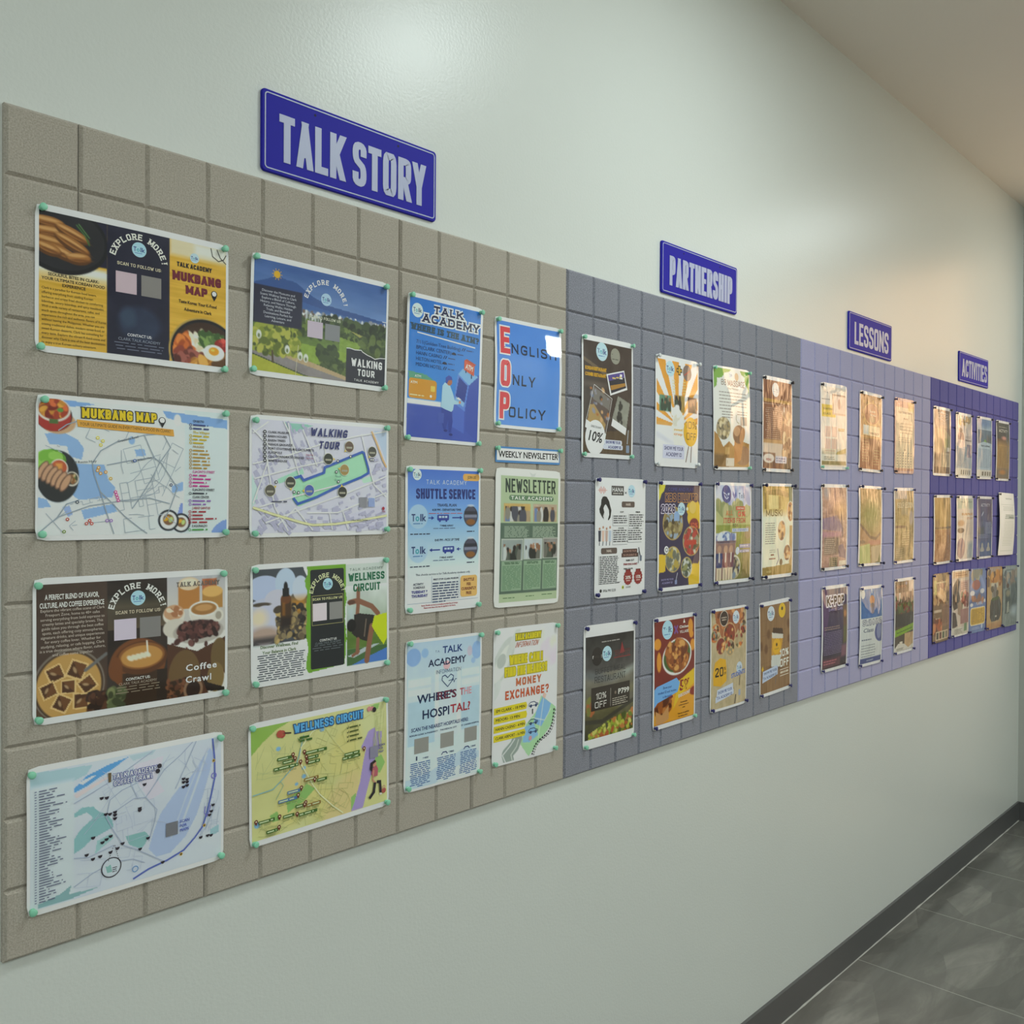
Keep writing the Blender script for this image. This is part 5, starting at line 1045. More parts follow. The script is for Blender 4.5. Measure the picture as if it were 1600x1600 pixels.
# ---- English-only notice, its upper right corner standing off the board
p = Poster('p10', 'laminated_sign', 'blue notice with tall red initials spelling out an English rule', 'notice', GB, GEO['p10'], 'English rule notice', seed=10,
  bend=lambda u, v: .0010 + .0086 * np.clip(u, 0, 2) ** 3.44 + .0033 * np.sin(np.pi * v / .905) ** 2 * (.882 + .118 * u))
p.res = (2, 2); c = p.canvas(.03, .035, .97, .97); c.grad(0, 0, 1, 1, '#4d86d8', '#5a90dc'); c.noise(.012, (4, 4)); p.put(c)
for q, v0, v1, rest, a, b_, vv0, vv1 in (('E', .085, .325, 'NGLISH', .245, .92, .225, .315), ('O', .385, .62, 'NLY', .265, .60, .505, .60), ('P', .675, .915, 'OLICY', .22, .77, .80, .895)):
    p.t(q, .08, v0, .225, v1, '#d8464c', 'c', .20, ol=('#f0f2f6', .03)); p.t(rest, a, vv0, b_, vv1, '#23293c', 'c', .17, gap=.5)
p.done()

# ---- small header strip
p = Poster('p11', 'paper_strip', 'white strip with blue edges reading weekly newsletter', 'sign', GB, GEO['p11'], 'weekly newsletter strip', film='paper', seed=11, bend=lambda u, v: .0015 + 0 * u, rad=.001, paper='#5187bd')
p.grid(.02, .12, .985, .86, '#e6eef4', 'strip_face'); p.t('WEEKLY NEWSLETTER', .045, .28, .965, .68, '#16161a', 'b'); p.done()

# ---- shuttle poster
p = Poster('p12', 'laminated_poster', 'blue to white shuttle timetable poster with bus drawings and arrows', 'poster', GB, GEO['p12'], 'shuttle timetable poster', seed=12)
p.res = (1.5, 1.5); c = p.canvas(.03, .025, .975, .98)
c.grad(0, 0, 1, .35, '#3f68c4', '#7fb0e8'); c.grad(0, .35, 1, .7, '#7fb0e8', '#d4e3f2'); c.grad(0, .7, 1, 1, '#d4e3f2', '#e6edf2')
for v in (.345, .575):
    c.ell(.16, v, .12, .118, '#a9c8ea', a=.9); c.ell(.86, v, .10, .105, '#2f2c34'); m = c.mell(.86, v, .09, .095)
    c.ell(.86, v, .09, .095, '#4a4a5c'); c.rect(.77, v - .035, .95, v - .012, '#2b2a34', .9); c.rect(.77, v - .01, .95, v + .01, '#8d94ac', .8); c.ell(.86, v + .042, .065, .03, '#8a5a2c'); c.ell(.86, v - .075, .05, .012, '#c9d2e0', a=.8)
p.put(c)
p.rr(.75, .045, .985, .095, .03, '#dba650'); p.t('JOIN US', .815, .06, .93, .08, '#2a241c', 'b'); p.logo(.145, .062, .055, '#d2e4f2', '#44566c'); p.t('TALK ACADEMY', .26, .095, .80, .125, '#d4e4f6', 'c', .10, gap=.55); p.t('SHUTTLE SERVICE', .13, .155, .925, .225, '#1d2a70', 'c', .21)
NV = '#1e2348'
p.t('TRAVEL PLAN', .40, .258, .66, .277, NV, 'b'); p.t('4:30 PM - DEPARTURE TIME', .335, .292, .72, .308, NV, 'b'); p.sq(.29, .322, .75, 1, .1, .005, '#b0545c', 2); p.t('8:45 PM - PICK UP TIME', .37, .50, .70, .516, NV, 'b')
for v, rv in ((.355, 0), (.575, 1)):
    p.logo(.165, v, .115, '#a9c8ea', '#2a3c72', disc=False)
    x = .40 if not rv else .475
    p.rr(x, v - .022, x + .155, v + .018, .012, '#2c3f96'); 
    for k in range(3): p.rect(x + .022 + k * .04, v - .013, x + .053 + k * .04, v + .001, '#b9d0ee')
    p.circ(x + .035, v + .019, .014, '#2c3f96'); p.circ(x + .12, v + .019, .014, '#2c3f96')
    ar = ((.285, .36), (.60, .74)) if not rv else ((.44, .30), (.72, .66))
    for (a, b_), w_ in zip(ar, (.008, .012) if not rv else (.012, .007)):
        s_ = 1 if b_ > a else -1; p.line([(a, v), (b_ - .02 * s_, v)], w_, '#26388e'); p.poly([(b_ - .035 * s_, v - .013), (b_, v), (b_ - .035 * s_, v + .013)], '#26388e')
    p.t('7 MINS AWAY', .435, v + .048, .615, v + .061, NV, 'b'); p.sq(.35, v + .070, .70, 1, .1, .005, '#50648c', 3); p.sq(.06, v + .105, .345, 1, .1, .007, '#2b3350', 4); p.sq(.805, v + .095, .92, 1, .1, .007, '#2b3350', 5)
p.t('This shuttle service is for Talk Academy students only.', .13, .732, .86, .746, '#2b3858', 'n')
p.tl(['ACTIVITY', 'SCHEDULE:'], .10, .795, .29, .022, .015, NV, 'b'); p.tl(['TUESDAY &', 'THURSDAY'], .08, .845, .315, .027, .019, '#2c2c84', 'x'); p.line([(.335, .755), (.335, .93)], .003, '#8ea2bc'); p.line([(.70, .755), (.70, .92)], .003, '#8ea2bc')
p.t('FIRST STOP: CLARK MUSEUM', .355, .772, .69, .784, NV, 'b'); p.sq(.345, .800, .69, 8, .0182, .009, '#4a5674', 6, 'j', .5)
p.rr(.72, .765, .955, .915, .03, '#e3b368'); p.tl(['SHUTTLE', 'FEE:', 'CURRENTLY', 'FREE'], .735, .785, .94, .0315, .021, '#6a1f1c', 'x', 'c'); p.line([(.03, .932), (.97, .932)], .003, '#8ea2bc')
p.tl(['Note: Shuttle service is currently provided free of charge.', 'Please note that a fee may be applied in the future.'], .07, .945, .82, .0165, .0105, '#a8283c', 'b', 'c')
p.done()

# ---- newsletter in a clear sleeve
p = Poster('p13', 'newsletter_sheet', 'green newsletter page in a clear sleeve with five group photos', 'poster', GB, GEO['p13'], 'green newsletter', seed=13, paper='#dfe2da', bulge=.0022)
p.res = (1.6, 1.6); c = p.canvas(.075, .055, .965, .965)
c.fill('#afc09a'); c.noise(.02, (4, 6)); c.rect(0, .395, 1, .905, '#55695a'); c.noise(.02, (5, 8), (0, .39, 1, .9)); c.rect(.12, .41, .50, .50, '#5f7262'); c.rect(.54, .41, .94, .50, '#5f7262')
for r_, sd in (((.12, .255, .51, .385), 3), ((.555, .255, .945, .385), 4)):
    c.rect(*r_, '#b09a78'); c.rect(r_[0], r_[1], r_[2], r_[1] + .05, '#c9a862' if sd == 3 else '#b8a48c'); c.noise(.1, (12, 10), r_, sd); crowd(c, (r_[0] + .02, r_[1] + .02, r_[2] - .02, r_[3]), 9, sd, r=.045)
for r_, sd in (((.10, .515, .40, .66), 5), ((.425, .512, .70, .655), 6), ((.725, .508, .965, .65), 7)):
    c.rect(r_[0] - .008, r_[1] - .006, r_[2] + .008, r_[3] + .006, '#cfd3c6'); c.rect(*r_, ['#9aa4a0', '#b9c2c4', '#8d8a84'][sd - 5]); c.noise(.08, (9, 8), r_, sd); crowd(c, (r_[0] + .02, r_[1] + .03, r_[2] - .02, r_[3]), 9, sd, ('#2a2c28', '#4a5248', '#c4cac6', '#6a6a60'), r=.04)
for a, b_ in ((.10, .40), (.425, .70), (.725, .955)): c.rect(a, .67, b_, .885, '#8fa98c')
p.put(c)
p.t('NEWSLETTER', .14, .075, .915, .175, '#2b3a30', 'c', .15); p.rr(.19, .193, .885, .232, .03, '#5e7f5c'); p.t('TALK ACADEMY', .22, .20, .865, .225, '#e6ecd8', 'b', track=.2)
p.sq(.13, .42, .49, 9, .0092, .0035, '#b3c4ac', 3); p.sq(.55, .42, .93, 9, .0092, .0035, '#b3c4ac', 4)
for i, (a, b_) in enumerate(((.115, .385), (.44, .685), (.74, .94))): p.sq(a + .02, .678, b_ - .02, 2, .009, .005, '#2f5236', i, 'c'); p.sq(a, .705, b_, 18, .0098, .0036, '#4f7a54', i + 7, 'j', .5)
p.sq(.13, .932, .33, 1, .1, .006, '#5a7a52', 3); p.sq(.47, .928, .62, 1, .1, .006, '#5a7a52', 4); p.sq(.72, .924, .9, 1, .1, .006, '#5a7a52', 5)
p.poly([(.50, .02), (.55, .035), (.60, .025), (.58, .05), (.53, .055)], '#cfd2cc'); p.done()

# ---- hospital notice
p = Poster('p14', 'laminated_poster', 'pale blue hospital notice with a heart outline and three columns', 'poster', GB, GEO['p14'], 'hospital notice', seed=14)
p.res = (1.6, 1.6); c = p.canvas(.02, .02, .98, .985)
c.grad(0, 0, 1, .3, '#b3cbe0', '#c6d9e6'); c.grad(0, .3, 1, .7, '#cbdae4', '#d0dde4'); c.grad(0, .68, 1, 1, '#cfe0ec', '#d6e3ee')
c.ell(.10, .115, .09, .085, '#7fa6dc', a=.8); c.ell(.24, .095, .045, .045, '#8fb6e2', a=.8); c.ell(.93, .12, .07, .09, '#8ab0e2', a=.8); c.ell(.83, .12, .035, .05, '#c9b6c4', a=.7); c.ell(.88, .19, .03, .03, '#8ab0e2', a=.6)
for r_ in ((.04, .26, .32, .31), (.04, .33, .32, .37), (.72, .24, .97, .29), (.72, .31, .97, .35)): c.rect(*r_, '#dbeaf0', .7)
c.rect(.04, .41, .37, .70, '#9cc4d6', .55); c.rect(.72, .37, .97, .66, '#9cc4d6', .5); c.rect(.37, .22, .42, .60, '#e0edf2', .6); c.rect(.66, .22, .71, .60, '#e0edf2', .6); c.noise(.02, (14, 10)); c.poly([(.02, .92), (.3, .90), (.8, .78), (.98, .84), (.98, .88), (.5, .92), (.4, .98), (.02, .985)], '#b9cfe0', .8)
p.put(c)
DN = '#1d2c50'
p.t('T.A.', .37, .088, .43, .102, '#45608c', 'n'); p.t('TALK', .465, .065, .725, .113, '#24407c', 'b'); p.t('ACADEMY', .285, .145, .775, .193, DN, 'b'); p.circ(.52, .195, .045, '#e4b6bc', 'artwork', 16); p.t('ACADEMY', .285, .145, .775, .193, DN, 'b'); p.t('INFORMATION', .385, .222, .71, .248, '#3c587c', 'c', .11)
p.line([(.535, .345), (.46, .295), (.465, .27), (.50, .263), (.535, .283), (.575, .262), (.61, .275), (.605, .30), (.535, .345)], .009, '#27406c'); p.line([(.545, .305), (.59, .302), (.605, .29), (.62, .32), (.635, .30), (.655, .30)], .007, '#27406c')
p.t("WHERE'S", .15, .370, .655, .425, DN, 'b'); p.t("RE'S", .395, .370, .655, .425, '#6a2c40', 'b'); p.t('THE', .70, .370, .86, .42, '#d69aa2', 'b'); p.t('T', .70, .370, .75, .42, '#b54a54', 'b')
p.t('HOSPI', .21, .475, .565, .535, DN, 'b'); p.t('TAL?', .572, .472, .845, .53, '#a8343e', 'b'); p.t('SCAN THE NEAREST HOSPITALS HERE:', .08, .582, .82, .607, '#24386c', 'b', rot=0)
for i, (a, q) in enumerate(((.06, 'BOKUN CLINIC & PHARMACY'), (.44, 'THE MEDICAL CITY'), (.72, 'ST. CARMEN HOSPITAL'))): p.t(q, a, .625, a + (.35, .22, .25)[i], .636, '#2a3c64', 'b')
for i, a in enumerate((.12, .445, .765)): p.card(a, .655, a + .175, .755, '#93928c')
for i, a in enumerate((.07, .40, .70)):
    p.line([(a + .06, .80), (a + .08, .785), (a + .12, .785), (a + .14, .80)], .010, '#24386c') if i else p.line([(a + .08, .772), (a + .08, .80)], .016, DN)
    p.t('7 MINS', a + .155, .787, a + .225, .798, '#24386c', 'b'); p.sq(a, .815, a + .255, 13, .0128, .006, '#3f64a0', 5 + i, 'c', .3)
p.done()

# ---- money exchange notice
p = Poster('p15', 'laminated_poster', 'white money exchange notice with yellow lettering, a map corner and a road', 'poster', GB, GEO['p15'], 'money exchange notice', seed=15)
p.res = (1.6, 1.6); c = p.canvas(.02, .02, .98, .985)
c.fill('#e9ecec'); c.ell(.13, .25, .30, .12, '#c9cec8', -1.0, a=.9); c.ell(.13, .26, .22, .08, '#dfe2da', -1.0); c.ell(.12, .24, .08, .06, '#b9bfb8', -1.0); c.ell(.30, .1, .22, .04, '#d2d6d0', -1.0); c.ell(.05, .45, .12, .05, '#d4d8d4', -1.1)
c.dots(10, (.7, .04, .98, .35), .07, ['#f2dcc4', '#e0d4e6', '#d0e2e2', '#f4e4d0'], 3, None, 1.5, .1); c.noise(.025, (10, 10))
c.poly([(.74, .545), (.99, .66), (.93, .78), (.55, .985), (.42, .88), (.50, .74), (.66, .66)], '#a9d6a4'); c.poly([(.76, .56), (.90, .62), (.86, .70), (.74, .78), (.62, .74), (.66, .66)], '#84b4e8'); c.poly([(.48, .76), (.62, .74), (.70, .84), (.56, .88), (.45, .87)], '#8cbce6'); c.line([(.60, .70), (.80, .74), (.90, .66)], .008, '#e2ecd8'); c.line([(.78, .57), (.70, .86)], .008, '#e2ecd8')
c.line([(.25, .985), (.22, .93), (.33, .88), (.37, .83)], .15, '#95a29a'); c.line([(.20, .985), (.155, .93), (.27, .87), (.33, .83)], .012, '#e9ecec'); c.line([(.30, .985), (.28, .94), (.36, .89), (.39, .84)], .010, '#e0e4da')
p.put(c)
YL = '#d8c81e'
p.t('TALK ACADEMY', .32, .055, .72, .10, YL, 'c', .24, ol=('#8d8428', .02)); p.t('INFORMATION', .33, .115, .68, .155, '#b05a34', 'c', .13, shear=.5)
p.t('WHERE CAN I', .24, .21, .75, .275, YL, 'c', .24, ol=('#b0a22a', .018)); p.t('FIND THE NEAREST', .17, .295, .83, .36, YL, 'c', .24, ol=('#b0a22a', .018)); p.t('MONEY', .34, .382, .73, .44, '#c26a40', 'c', .24, gap=.5); p.t('EXCHANGE?', .18, .465, .86, .53, '#c25a34', 'c', .22, gap=.4)
for i, (q, w_) in enumerate((('SM CLARK - 18 MIN', .50), ('MIDORI- 13 MIN', .50), ('HANN CASINO - 4 MIN', .48), ('CLARK AIRPORT - 16 MIN', .48))):
    v = .578 + i * .066; p.poly([(.02, v - .002), (w_, v - .008), (w_ + .015, v + .018), (w_, v + .044), (.02, v + .046)], '#dccb2c'); p.t(q, .045, v + .010, .045 + (.44, .36, .44, .44)[i], v + .031, '#2b2a1c', 'b')
    if i != 1: p.line([(.545, v + .016), (.565, v + .004), (.625, v + .002), (.66, v + .016), (.685, v + .02), (.685, v + .03), (.545, v + .03)], .008, '#3a4a6c', closed=True); p.circ(.575, v + .032, .017, '#3a4a6c'); p.circ(.655, v + .032, .017, '#3a4a6c')
    else: p.circ(.60, v - .004, .010, '#26272c'); p.line([(.60, v + .002), (.60, v + .028)], .016, '#26272c')
pts = [(.955, .665), (.945, .72), (.93, .77), (.90, .81), (.85, .845), (.78, .865), (.70, .885), (.645, .915), (.62, .95), (.60, .985)]
for a, b_ in zip(pts[:-1], pts[1:]):
    for k in (0, 1):
        s0 = np.array(a) + (np.array(b_) - a) * k * .5; s1 = s0 + (np.array(b_) - a) * .3
        p.line([s0, s1], .020, '#23252a'); p.line([s0 + [.025, .008], s1 + [.025, .008]], .010, '#23252a')
p.poly([(.78, .52), (.82, .545), (.80, .575), (.76, .56)], '#e6bcae'); p.circ(.57, .85, .025, '#d69a9c'); p.done()

# ================================================================= grey boards
def talkmark(p, u, v, r, b='#b9d6f0'): p.logo(u, v, r, b, '#3a4c84')
# ---- dark brown offer poster with tilted snapshots
p = Poster('p16', 'laminated_poster', 'dark brown offer poster with tilted snapshots and a round ten percent tag', 'poster', GG, GEO['p16'], 'dark brown offer poster', seed=16)
p.res = (2, 2); c = p.canvas(.03, .045, .97, .965)
c.fill('#41352f'); c.noise(.04, (8, 8)); c.poly([(.03, .18), (.5, .30), (.5, .33), (.03, .21)], '#6a5a46'); c.poly([(.03, .8), (.97, .75), (.97, .965), (.03, .965)], '#54432f'); c.noise(.05, (4, 30), (.03, .75, .97, .97)); c.ell(.25, .40, .2, .03, '#5c5148', soft=.05)
c.poly([(.22, .40), (.56, .50), (.44, .775), (.08, .72)], '#5b4c46'); c.poly([(.22, .42), (.54, .51), (.50, .60), (.20, .52)], '#76706a'); c.poly([(.14, .57), (.22, .56), (.44, .72), (.42, .765), (.10, .71)], '#a88a54'); c.dots(20, (.16, .42, .5, .72), .02, ['#8b8a94', '#6a7086', '#a86a34', '#c9a070', '#3c3230'], 4)
c.poly([(.68, .47), (.93, .52), (.86, .735), (.56, .67)], '#8b8c80'); c.dots(14, (.68, .52, .76, .70), .028, ['#2c2c2a', '#3a3a34'], 5, None, 1.1); c.noise(.05, (20, 20), (.56, .47, .93, .74)); p.put(c)
talkmark(p, .375, .12, .11); p.rr(.545, .07, .73, .205, .09, '#8f8e80'); p.sq(.57, .12, .70, 3, .02, .008, '#5f5e54', 2, 'c')
for v, q in ((.26, 'KOREAN RESTAURANT'), (.315, 'CORN'), ): pass
p.t('KOREAN RESTAURANT', .06, .255, .46, .285, '#d8a41c', 'x'); p.t('CORNER RESTAURANT', .06, .305, .45, .335, '#d8a41c', 'x')
p.poly([(.455, .30), (.81, .245), (.875, .405), (.525, .475)], '#e6e6e2', 'snapshot'); p.poly([(.48, .308), (.80, .258), (.85, .39), (.545, .455)], '#2b2a34', 'snapshot'); p.poly([(.48, .308), (.80, .258), (.815, .30), (.50, .355)], '#54488c', 'snapshot'); p.poly([(.53, .39), (.83, .35), (.84, .375), (.54, .43)], '#a87a34', 'snapshot'); p.sq(.57, .318, .78, 1, .1, .012, '#d8c05a', 3, slope=-.12)
p.poly([(.075, .69), (.45, .80), (.43, .86), (.06, .755)], '#e3e3e0', 'snapshot'); p.poly([(.57, .665), (.86, .735), (.84, .795), (.545, .725)], '#e3e3e0', 'snapshot'); p.line([(.22, .40), (.56, .50), (.44, .80)], .006, '#d8d8d4', 'snapshot'); p.line([(.22, .40), (.075, .70)], .006, '#d8d8d4', 'snapshot')
p.circ(.25, .835, .185, '#e9e9e6', 'offer_tag', 28, 1.12); p.t('DISCOUNT', .165, .74, .36, .757, '#3a3a3a', 'b', rot=-.1); p.t('10%', .105, .785, .385, .87, '#17171a', 'b', rot=-.12, shear=.15)
p.rr(.42, .845, .77, .885, .02, '#cdd2e6'); p.rr(.40, .885, .79, .925, .02, '#cdd2e6'); p.t('SHOW ME YOUR', .45, .853, .74, .877, '#33387c', 'x'); p.t('ACADEMY ID', .50, .893, .76, .917, '#33387c', 'x'); p.line([(.90, .75), (.88, .87)], .02, '#9aa0a6'); p.rr(.86, .88, .925, .945, .012, '#7f8ea4'); p.done()

# ---- orange sunburst
p = Poster('p17', 'laminated_poster', 'white poster with an orange sunburst, an ice cream cup and orange ten percent balloon', 'poster', GG, GEO['p17'], 'orange sunburst poster', seed=17, bulge=.0030)
p.res = (2, 2); c = p.canvas(.025, .04, .975, .965)
c.fill('#e6e5e2'); cx_, cy_ = .48, .62
for k in range(18):
    a0 = math.pi + k * math.pi / 17.5 * 1.0
    if k % 2: continue
    a1 = a0 + math.pi / 17.5
    c.poly([(cx_, cy_)] + [(cx_ + 1.6 * math.cos(a), cy_ + 1.6 * math.sin(a) * .70) for a in (a0, (a0 + a1) / 2, a1)], '#dd9a36')
c.rect(.025, .60, .35, .63, '#d8a050'); c.rect(0, .66, 1, 1, '#e0e1e4'); c.noise(.03, (8, 10)); c.ell(.2, .75, .2, .03, '#cfd0d8', .3, .05)
for r_, cl, sd in (((.08, .36, .33, .505), '#5f8a72', 3), ((.40, .345, .64, .50), '#9a8040', 4), ((.72, .345, .955, .49), '#8a6a54', 5)): c.rect(*r_, cl); c.noise(.12, (14, 14), r_, sd); crowd(c, r_, 5, sd, ('#2b2a26', '#6b5a48', '#3a4a3c'), .04)
c.poly([(.36, .56), (.40, .50), (.47, .44), (.55, .49), (.63, .54), (.63, .68), (.60, .80), (.42, .80), (.37, .68)], '#e4e2d8'); c.dots(24, (.38, .46, .62, .66), .04, ['#f0eee6', '#d4d2c4', '#c8c4b0', '#e8e6dc'], 6); p.put(c)
talkmark(p, .315, .115, .10); p.line([(.46, .115), (.59, .115)], .055, '#2b2a26'); p.line([(.525, .07), (.525, .16)], .055, '#2b2a26'); p.line([(.475, .115), (.575, .115)], .028, '#e8b030'); p.line([(.525, .08), (.525, .15)], .028, '#e8b030'); p.circ(.71, .125, .105, '#7b6a62', n=24); p.line([(.64, .15), (.78, .10)], .02, '#a8584a')
for k in range(5): p.t('RO', .36 + .002 * k, .21 + .026 * k, .43, .225 + .026 * k, '#ecd08c', 'b'); p.t('OM', .60, .21 + .026 * k, .67, .225 + .026 * k, '#ecd08c', 'b')
p.t('sweet', .40, .645, .60, .67, '#e0b848', 'b'); p.t('crop', .40, .685, .60, .71, '#e09a4a', 'b'); p.circ(.80, .665, .175, '#e2ae28', 'offer_tag', 28, 1.1); p.t('10%', .67, .57, .95, .635, '#4a3a20', 'c', .11); p.t('OFF', .70, .675, .935, .74, '#4a3a20', 'c', .11); p.line([(.76, .80), (.70, .95)], .018, '#7a6258'); p.line([(.83, .80), (.82, .95)], .018, '#8a726a')
p.rr(.17, .80, .66, .925, .01, '#c9cbe2'); p.t('SHOW ME YOUR', .20, .815, .63, .85, '#34346c', 'b'); p.t('ACADEMY ID', .24, .87, .60, .905, '#34346c', 'b'); p.done()

# ---- massage poster with green corners
p = Poster('p18', 'laminated_poster', 'cream massage poster with green scalloped top corners and two oval photos', 'poster', GG, GEO['p18'], 'cream massage poster', seed=18, bulge=.003)
p.res = (2.2, 2); c = p.canvas(.02, .02, .98, .975)
c.fill('#ece6d8'); G2 = '#7aa84a'
c.poly([(.02, .02), (.48, .02), (.42, .045), (.30, .06), (.27, .085), (.22, .11), (.10, .12), (.09, .19), (.02, .22)], G2); c.poly([(.72, .02), (.98, .02), (.98, .30), (.95, .2), (.86, .14), (.83, .075), (.76, .055)], G2)
c.poly([(.02, .63), (.10, .66), (.25, .78), (.40, .72), (.52, .77), (.6, .7), (.98, .74), (.98, .975), (.02, .975)], '#a87c40'); c.rect(.02, .85, .4, .975, '#6f5636', .8, .05); c.ell(.80, .86, .22, .14, '#8a6448'); c.rect(.3, .78, .42, .85, '#c9a468', .8); c.poly([(.54, .72), (.70, .64), (.82, .60), (.80, .70), (.74, .9), (.56, .95)], '#b5783e')
c.ell(.245, .60, .175, .155, '#9a8a6c'); c.dots(60, (.1, .48, .4, .72), .03, ['#c4b494', '#5e5644', '#a89468', '#d8c8a0', '#7c7058'], 4, c.mell(.245, .6, .175, .155)); c.ell(.66, .65, .165, .13, '#6a4530'); c.ell(.60, .62, .09, .07, '#c49a74', a=.8); c.ell(.76, .66, .07, .12, '#b07a4c', .4); c.noise(.04, (14, 16), (0, .5, 1, 1)); p.put(c)
p.logo(.46, .075, .05, '#d4dce4', '#6a7a94'); p.circ(.62, .085, .055, '#d8b894'); p.t('88', .20, .125, .33, .18, '#8a7464', 'c', .12); p.t('MASSAGE', .37, .125, .84, .185, '#8a5a4c', 'c', .12); p.t('Day Massage', .36, .20, .66, .216, '#7a6a5c', 'n')
p.sq(.14, .245, .88, 6, .032, .009, '#a09890', 3, 'j', .4); p.sq(.20, .435, .5, 3, .026, .008, '#948c84', 5); p.sq(.6, .425, .92, 2, .026, .008, '#948c84', 6); p.card(.70, .475, .89, .56, '#a29a90'); p.line([(.58, .46), (.57, .50), (.60, .53), (.66, .545)], .012, '#a8a488'); p.card(.33, .885, .55, .965, '#d0c8ba'); p.card(.36, .90, .52, .955, '#a89a86'); p.done()

# ---- copper brown menu
p = Poster('p19', 'laminated_poster', 'copper brown menu poster with a pale disc, a listing box and noodle photos', 'poster', GG, GEO['p19'], 'copper brown menu poster', film='far', seed=19, bulge=.004)
p.res = (2.4, 2); c = p.canvas(.025, .04, .975, .965); c.fill('#7c4c34'); c.noise(.04, (10, 6)); c.rect(.03, .235, .98, .27, '#a8803a'); c.rect(.03, .29, .64, .72, '#84543a'); c.rect(.03, .66, .64, .80, '#b88c5c'); c.rect(.03, .70, .64, .86, '#cdb8a4')
c.dots(90, (.66, .34, .97, .85), .05, ['#b08a64', '#7a5038', '#d4b890', '#94684a', '#c49a70', '#5a3a2a'], 4); c.rect(.03, .80, .4, .95, '#6a4434', .9); c.ell(.2, .86, .17, .075, '#d8ccc0'); c.rect(.7, .84, .97, .965, '#3c2a24'); p.put(c)
p.circ(.40, .135, .115, '#cdd0d0', 'logo', 24); p.sq(.31, .13, .50, 2, .02, .008, '#9a9aa0', 3, 'c'); p.line([(.03, .29), (.64, .29), (.64, .86)], .008, '#b89a84'); p.sq(.07, .33, .6, 16, .021, .008, '#b5937c', 4, 'c'); p.t('MENU', .12, .86, .28, .885, '#a8443c', 'b'); p.rr(.40, .83, .80, .905, .02, '#c8c2cc'); p.sq(.43, .85, .76, 2, .025, .012, '#5a5a84', 6, 'c'); p.done()

# ---- white hair salon price list
p = Poster('p20', 'laminated_price_list', 'white hair salon price list with a long haired woman drawing and red seals', 'poster', GG, GEO['p20'], 'white hair salon list', seed=20)
p.res = (4, 4); c = p.canvas(.01, .01, .99, .99); c.fill('#e9ecec'); p.put(c)
p.rect(.30, .065, .54, .145, '#4a4644'); p.t('HANA', .315, .078, .525, .115, '#e6e4e0', 'c', .16); p.sq(.33, .125, .51, 1, .1, .008, '#c0bcb8', 2); p.t('x', .56, .105, .60, .13, '#2a2a3a', 'b'); p.logo(.70, .105, .075, '#b4d2ee')
for k in range(5): p.line([(.08 + .025 * k, .105 - .018 - .012 * (k % 2)), (.08 + .025 * k, .105 + .018 + .012 * (k % 2))], .012, '#d8998c')
p.line([(.05, .105), (.22, .105)], .006, '#d8998c')
BK = '#22201f'
p.poly([(.17, .155), (.21, .16), (.255, .195), (.28, .24), (.30, .27), (.285, .33), (.25, .355), (.235, .35), (.26, .31), (.255, .27), (.215, .235), (.19, .22), (.165, .235), (.15, .255), (.165, .285), (.145, .32), (.16, .345), (.13, .33), (.085, .29), (.075, .26), (.105, .225), (.11, .185), (.135, .16)], BK, 'figure_drawing'); p.line([(.12, .215), (.115, .245), (.135, .26)], .006, BK, 'figure_drawing'); p.line([(.165, .285), (.155, .35)], .004, '#8a8682', 'figure_drawing')
for k, cl in enumerate(('#3a3c48', '#e0bfae', '#c4a89c', '#b9c4d4')): p.circ(.085 + k * .065, .425 - .012 * (k % 2), .016, '#b98a70', 'figure_drawing', 10); p.poly([(.06 + k * .065, .44), (.11 + k * .065, .44), (.105 + k * .065, .53), (.065 + k * .065, .53)], cl, 'figure_drawing'); p.line([(.085 + k * .065, .53), (.08 + k * .065, .565)], .012, '#4a4a54', 'figure_drawing')
for u0, v0, u1, q in ((.50, .195, .765, 'HAIR'), (.115, .585, .42, 'NAIL')): p.rr(u0, v0, u1, v0 + .05, .02, '#5d4f48'); m_ = (u0 + u1) / 2; p.t(q, m_ - .05, v0 + .014, m_ + .05, v0 + .036, '#cdbfb4', 'b')
for q, u, v in (('CUT', .47, .278), ('PERM', .79, .278), ('COLOR', .44, .415), ('CLINIC', .74, .415)): p.t(q, u, v, u + .018 * len(q) + .02, v + .014, BK, 'x')
for u, v, n_, sd in ((.345, .315, 4, 1), (.66, .305, 6, 2), (.345, .437, 6, 3), (.64, .44, 5, 4)): p.sq(u, v, u + .30, n_, .0185, .009, '#4a4a4c', sd); p.line([(u - .015, v - .005), (u - .015, v + n_ * .0185 + .012), (u + .28, v + n_ * .0185 + .012)], .005, '#8a8a8c')
p.sq(.09, .655, .49, 16, .0148, .008, '#48484a', 7); p.line([(.075, .65), (.075, .885), (.50, .875)], .005, '#8a8a8c'); p.line([(.075, .885), (.50, .875)], .005, '#8a8a8c')
p.rect(.53, .60, .83, .635, '#4a2f2a'); p.rect(.51, .635, .85, .67, '#4a2f2a'); p.t('SHOW ME YOUR', .55, .61, .81, .627, '#b08a7c', 'b'); p.t('TA STUDENT ID', .54, .645, .82, .661, '#b08a7c', 'b'); p.line([(.86, .59), (.90, .67), (.90, .70)], .02, '#54565c'); p.line([(.87, .60), (.855, .73)], .012, '#54565c'); p.rr(.885, .66, .93, .71, .01, '#6a7484')
p.t('HAIR CUT', .60, .69, .77, .706, BK, 'x'); p.t('P300 DISCOUNT', .55, .722, .84, .74, '#8a2a30', 'x'); p.t('PERM, COLOR', .555, .763, .74, .776, BK, 'x')
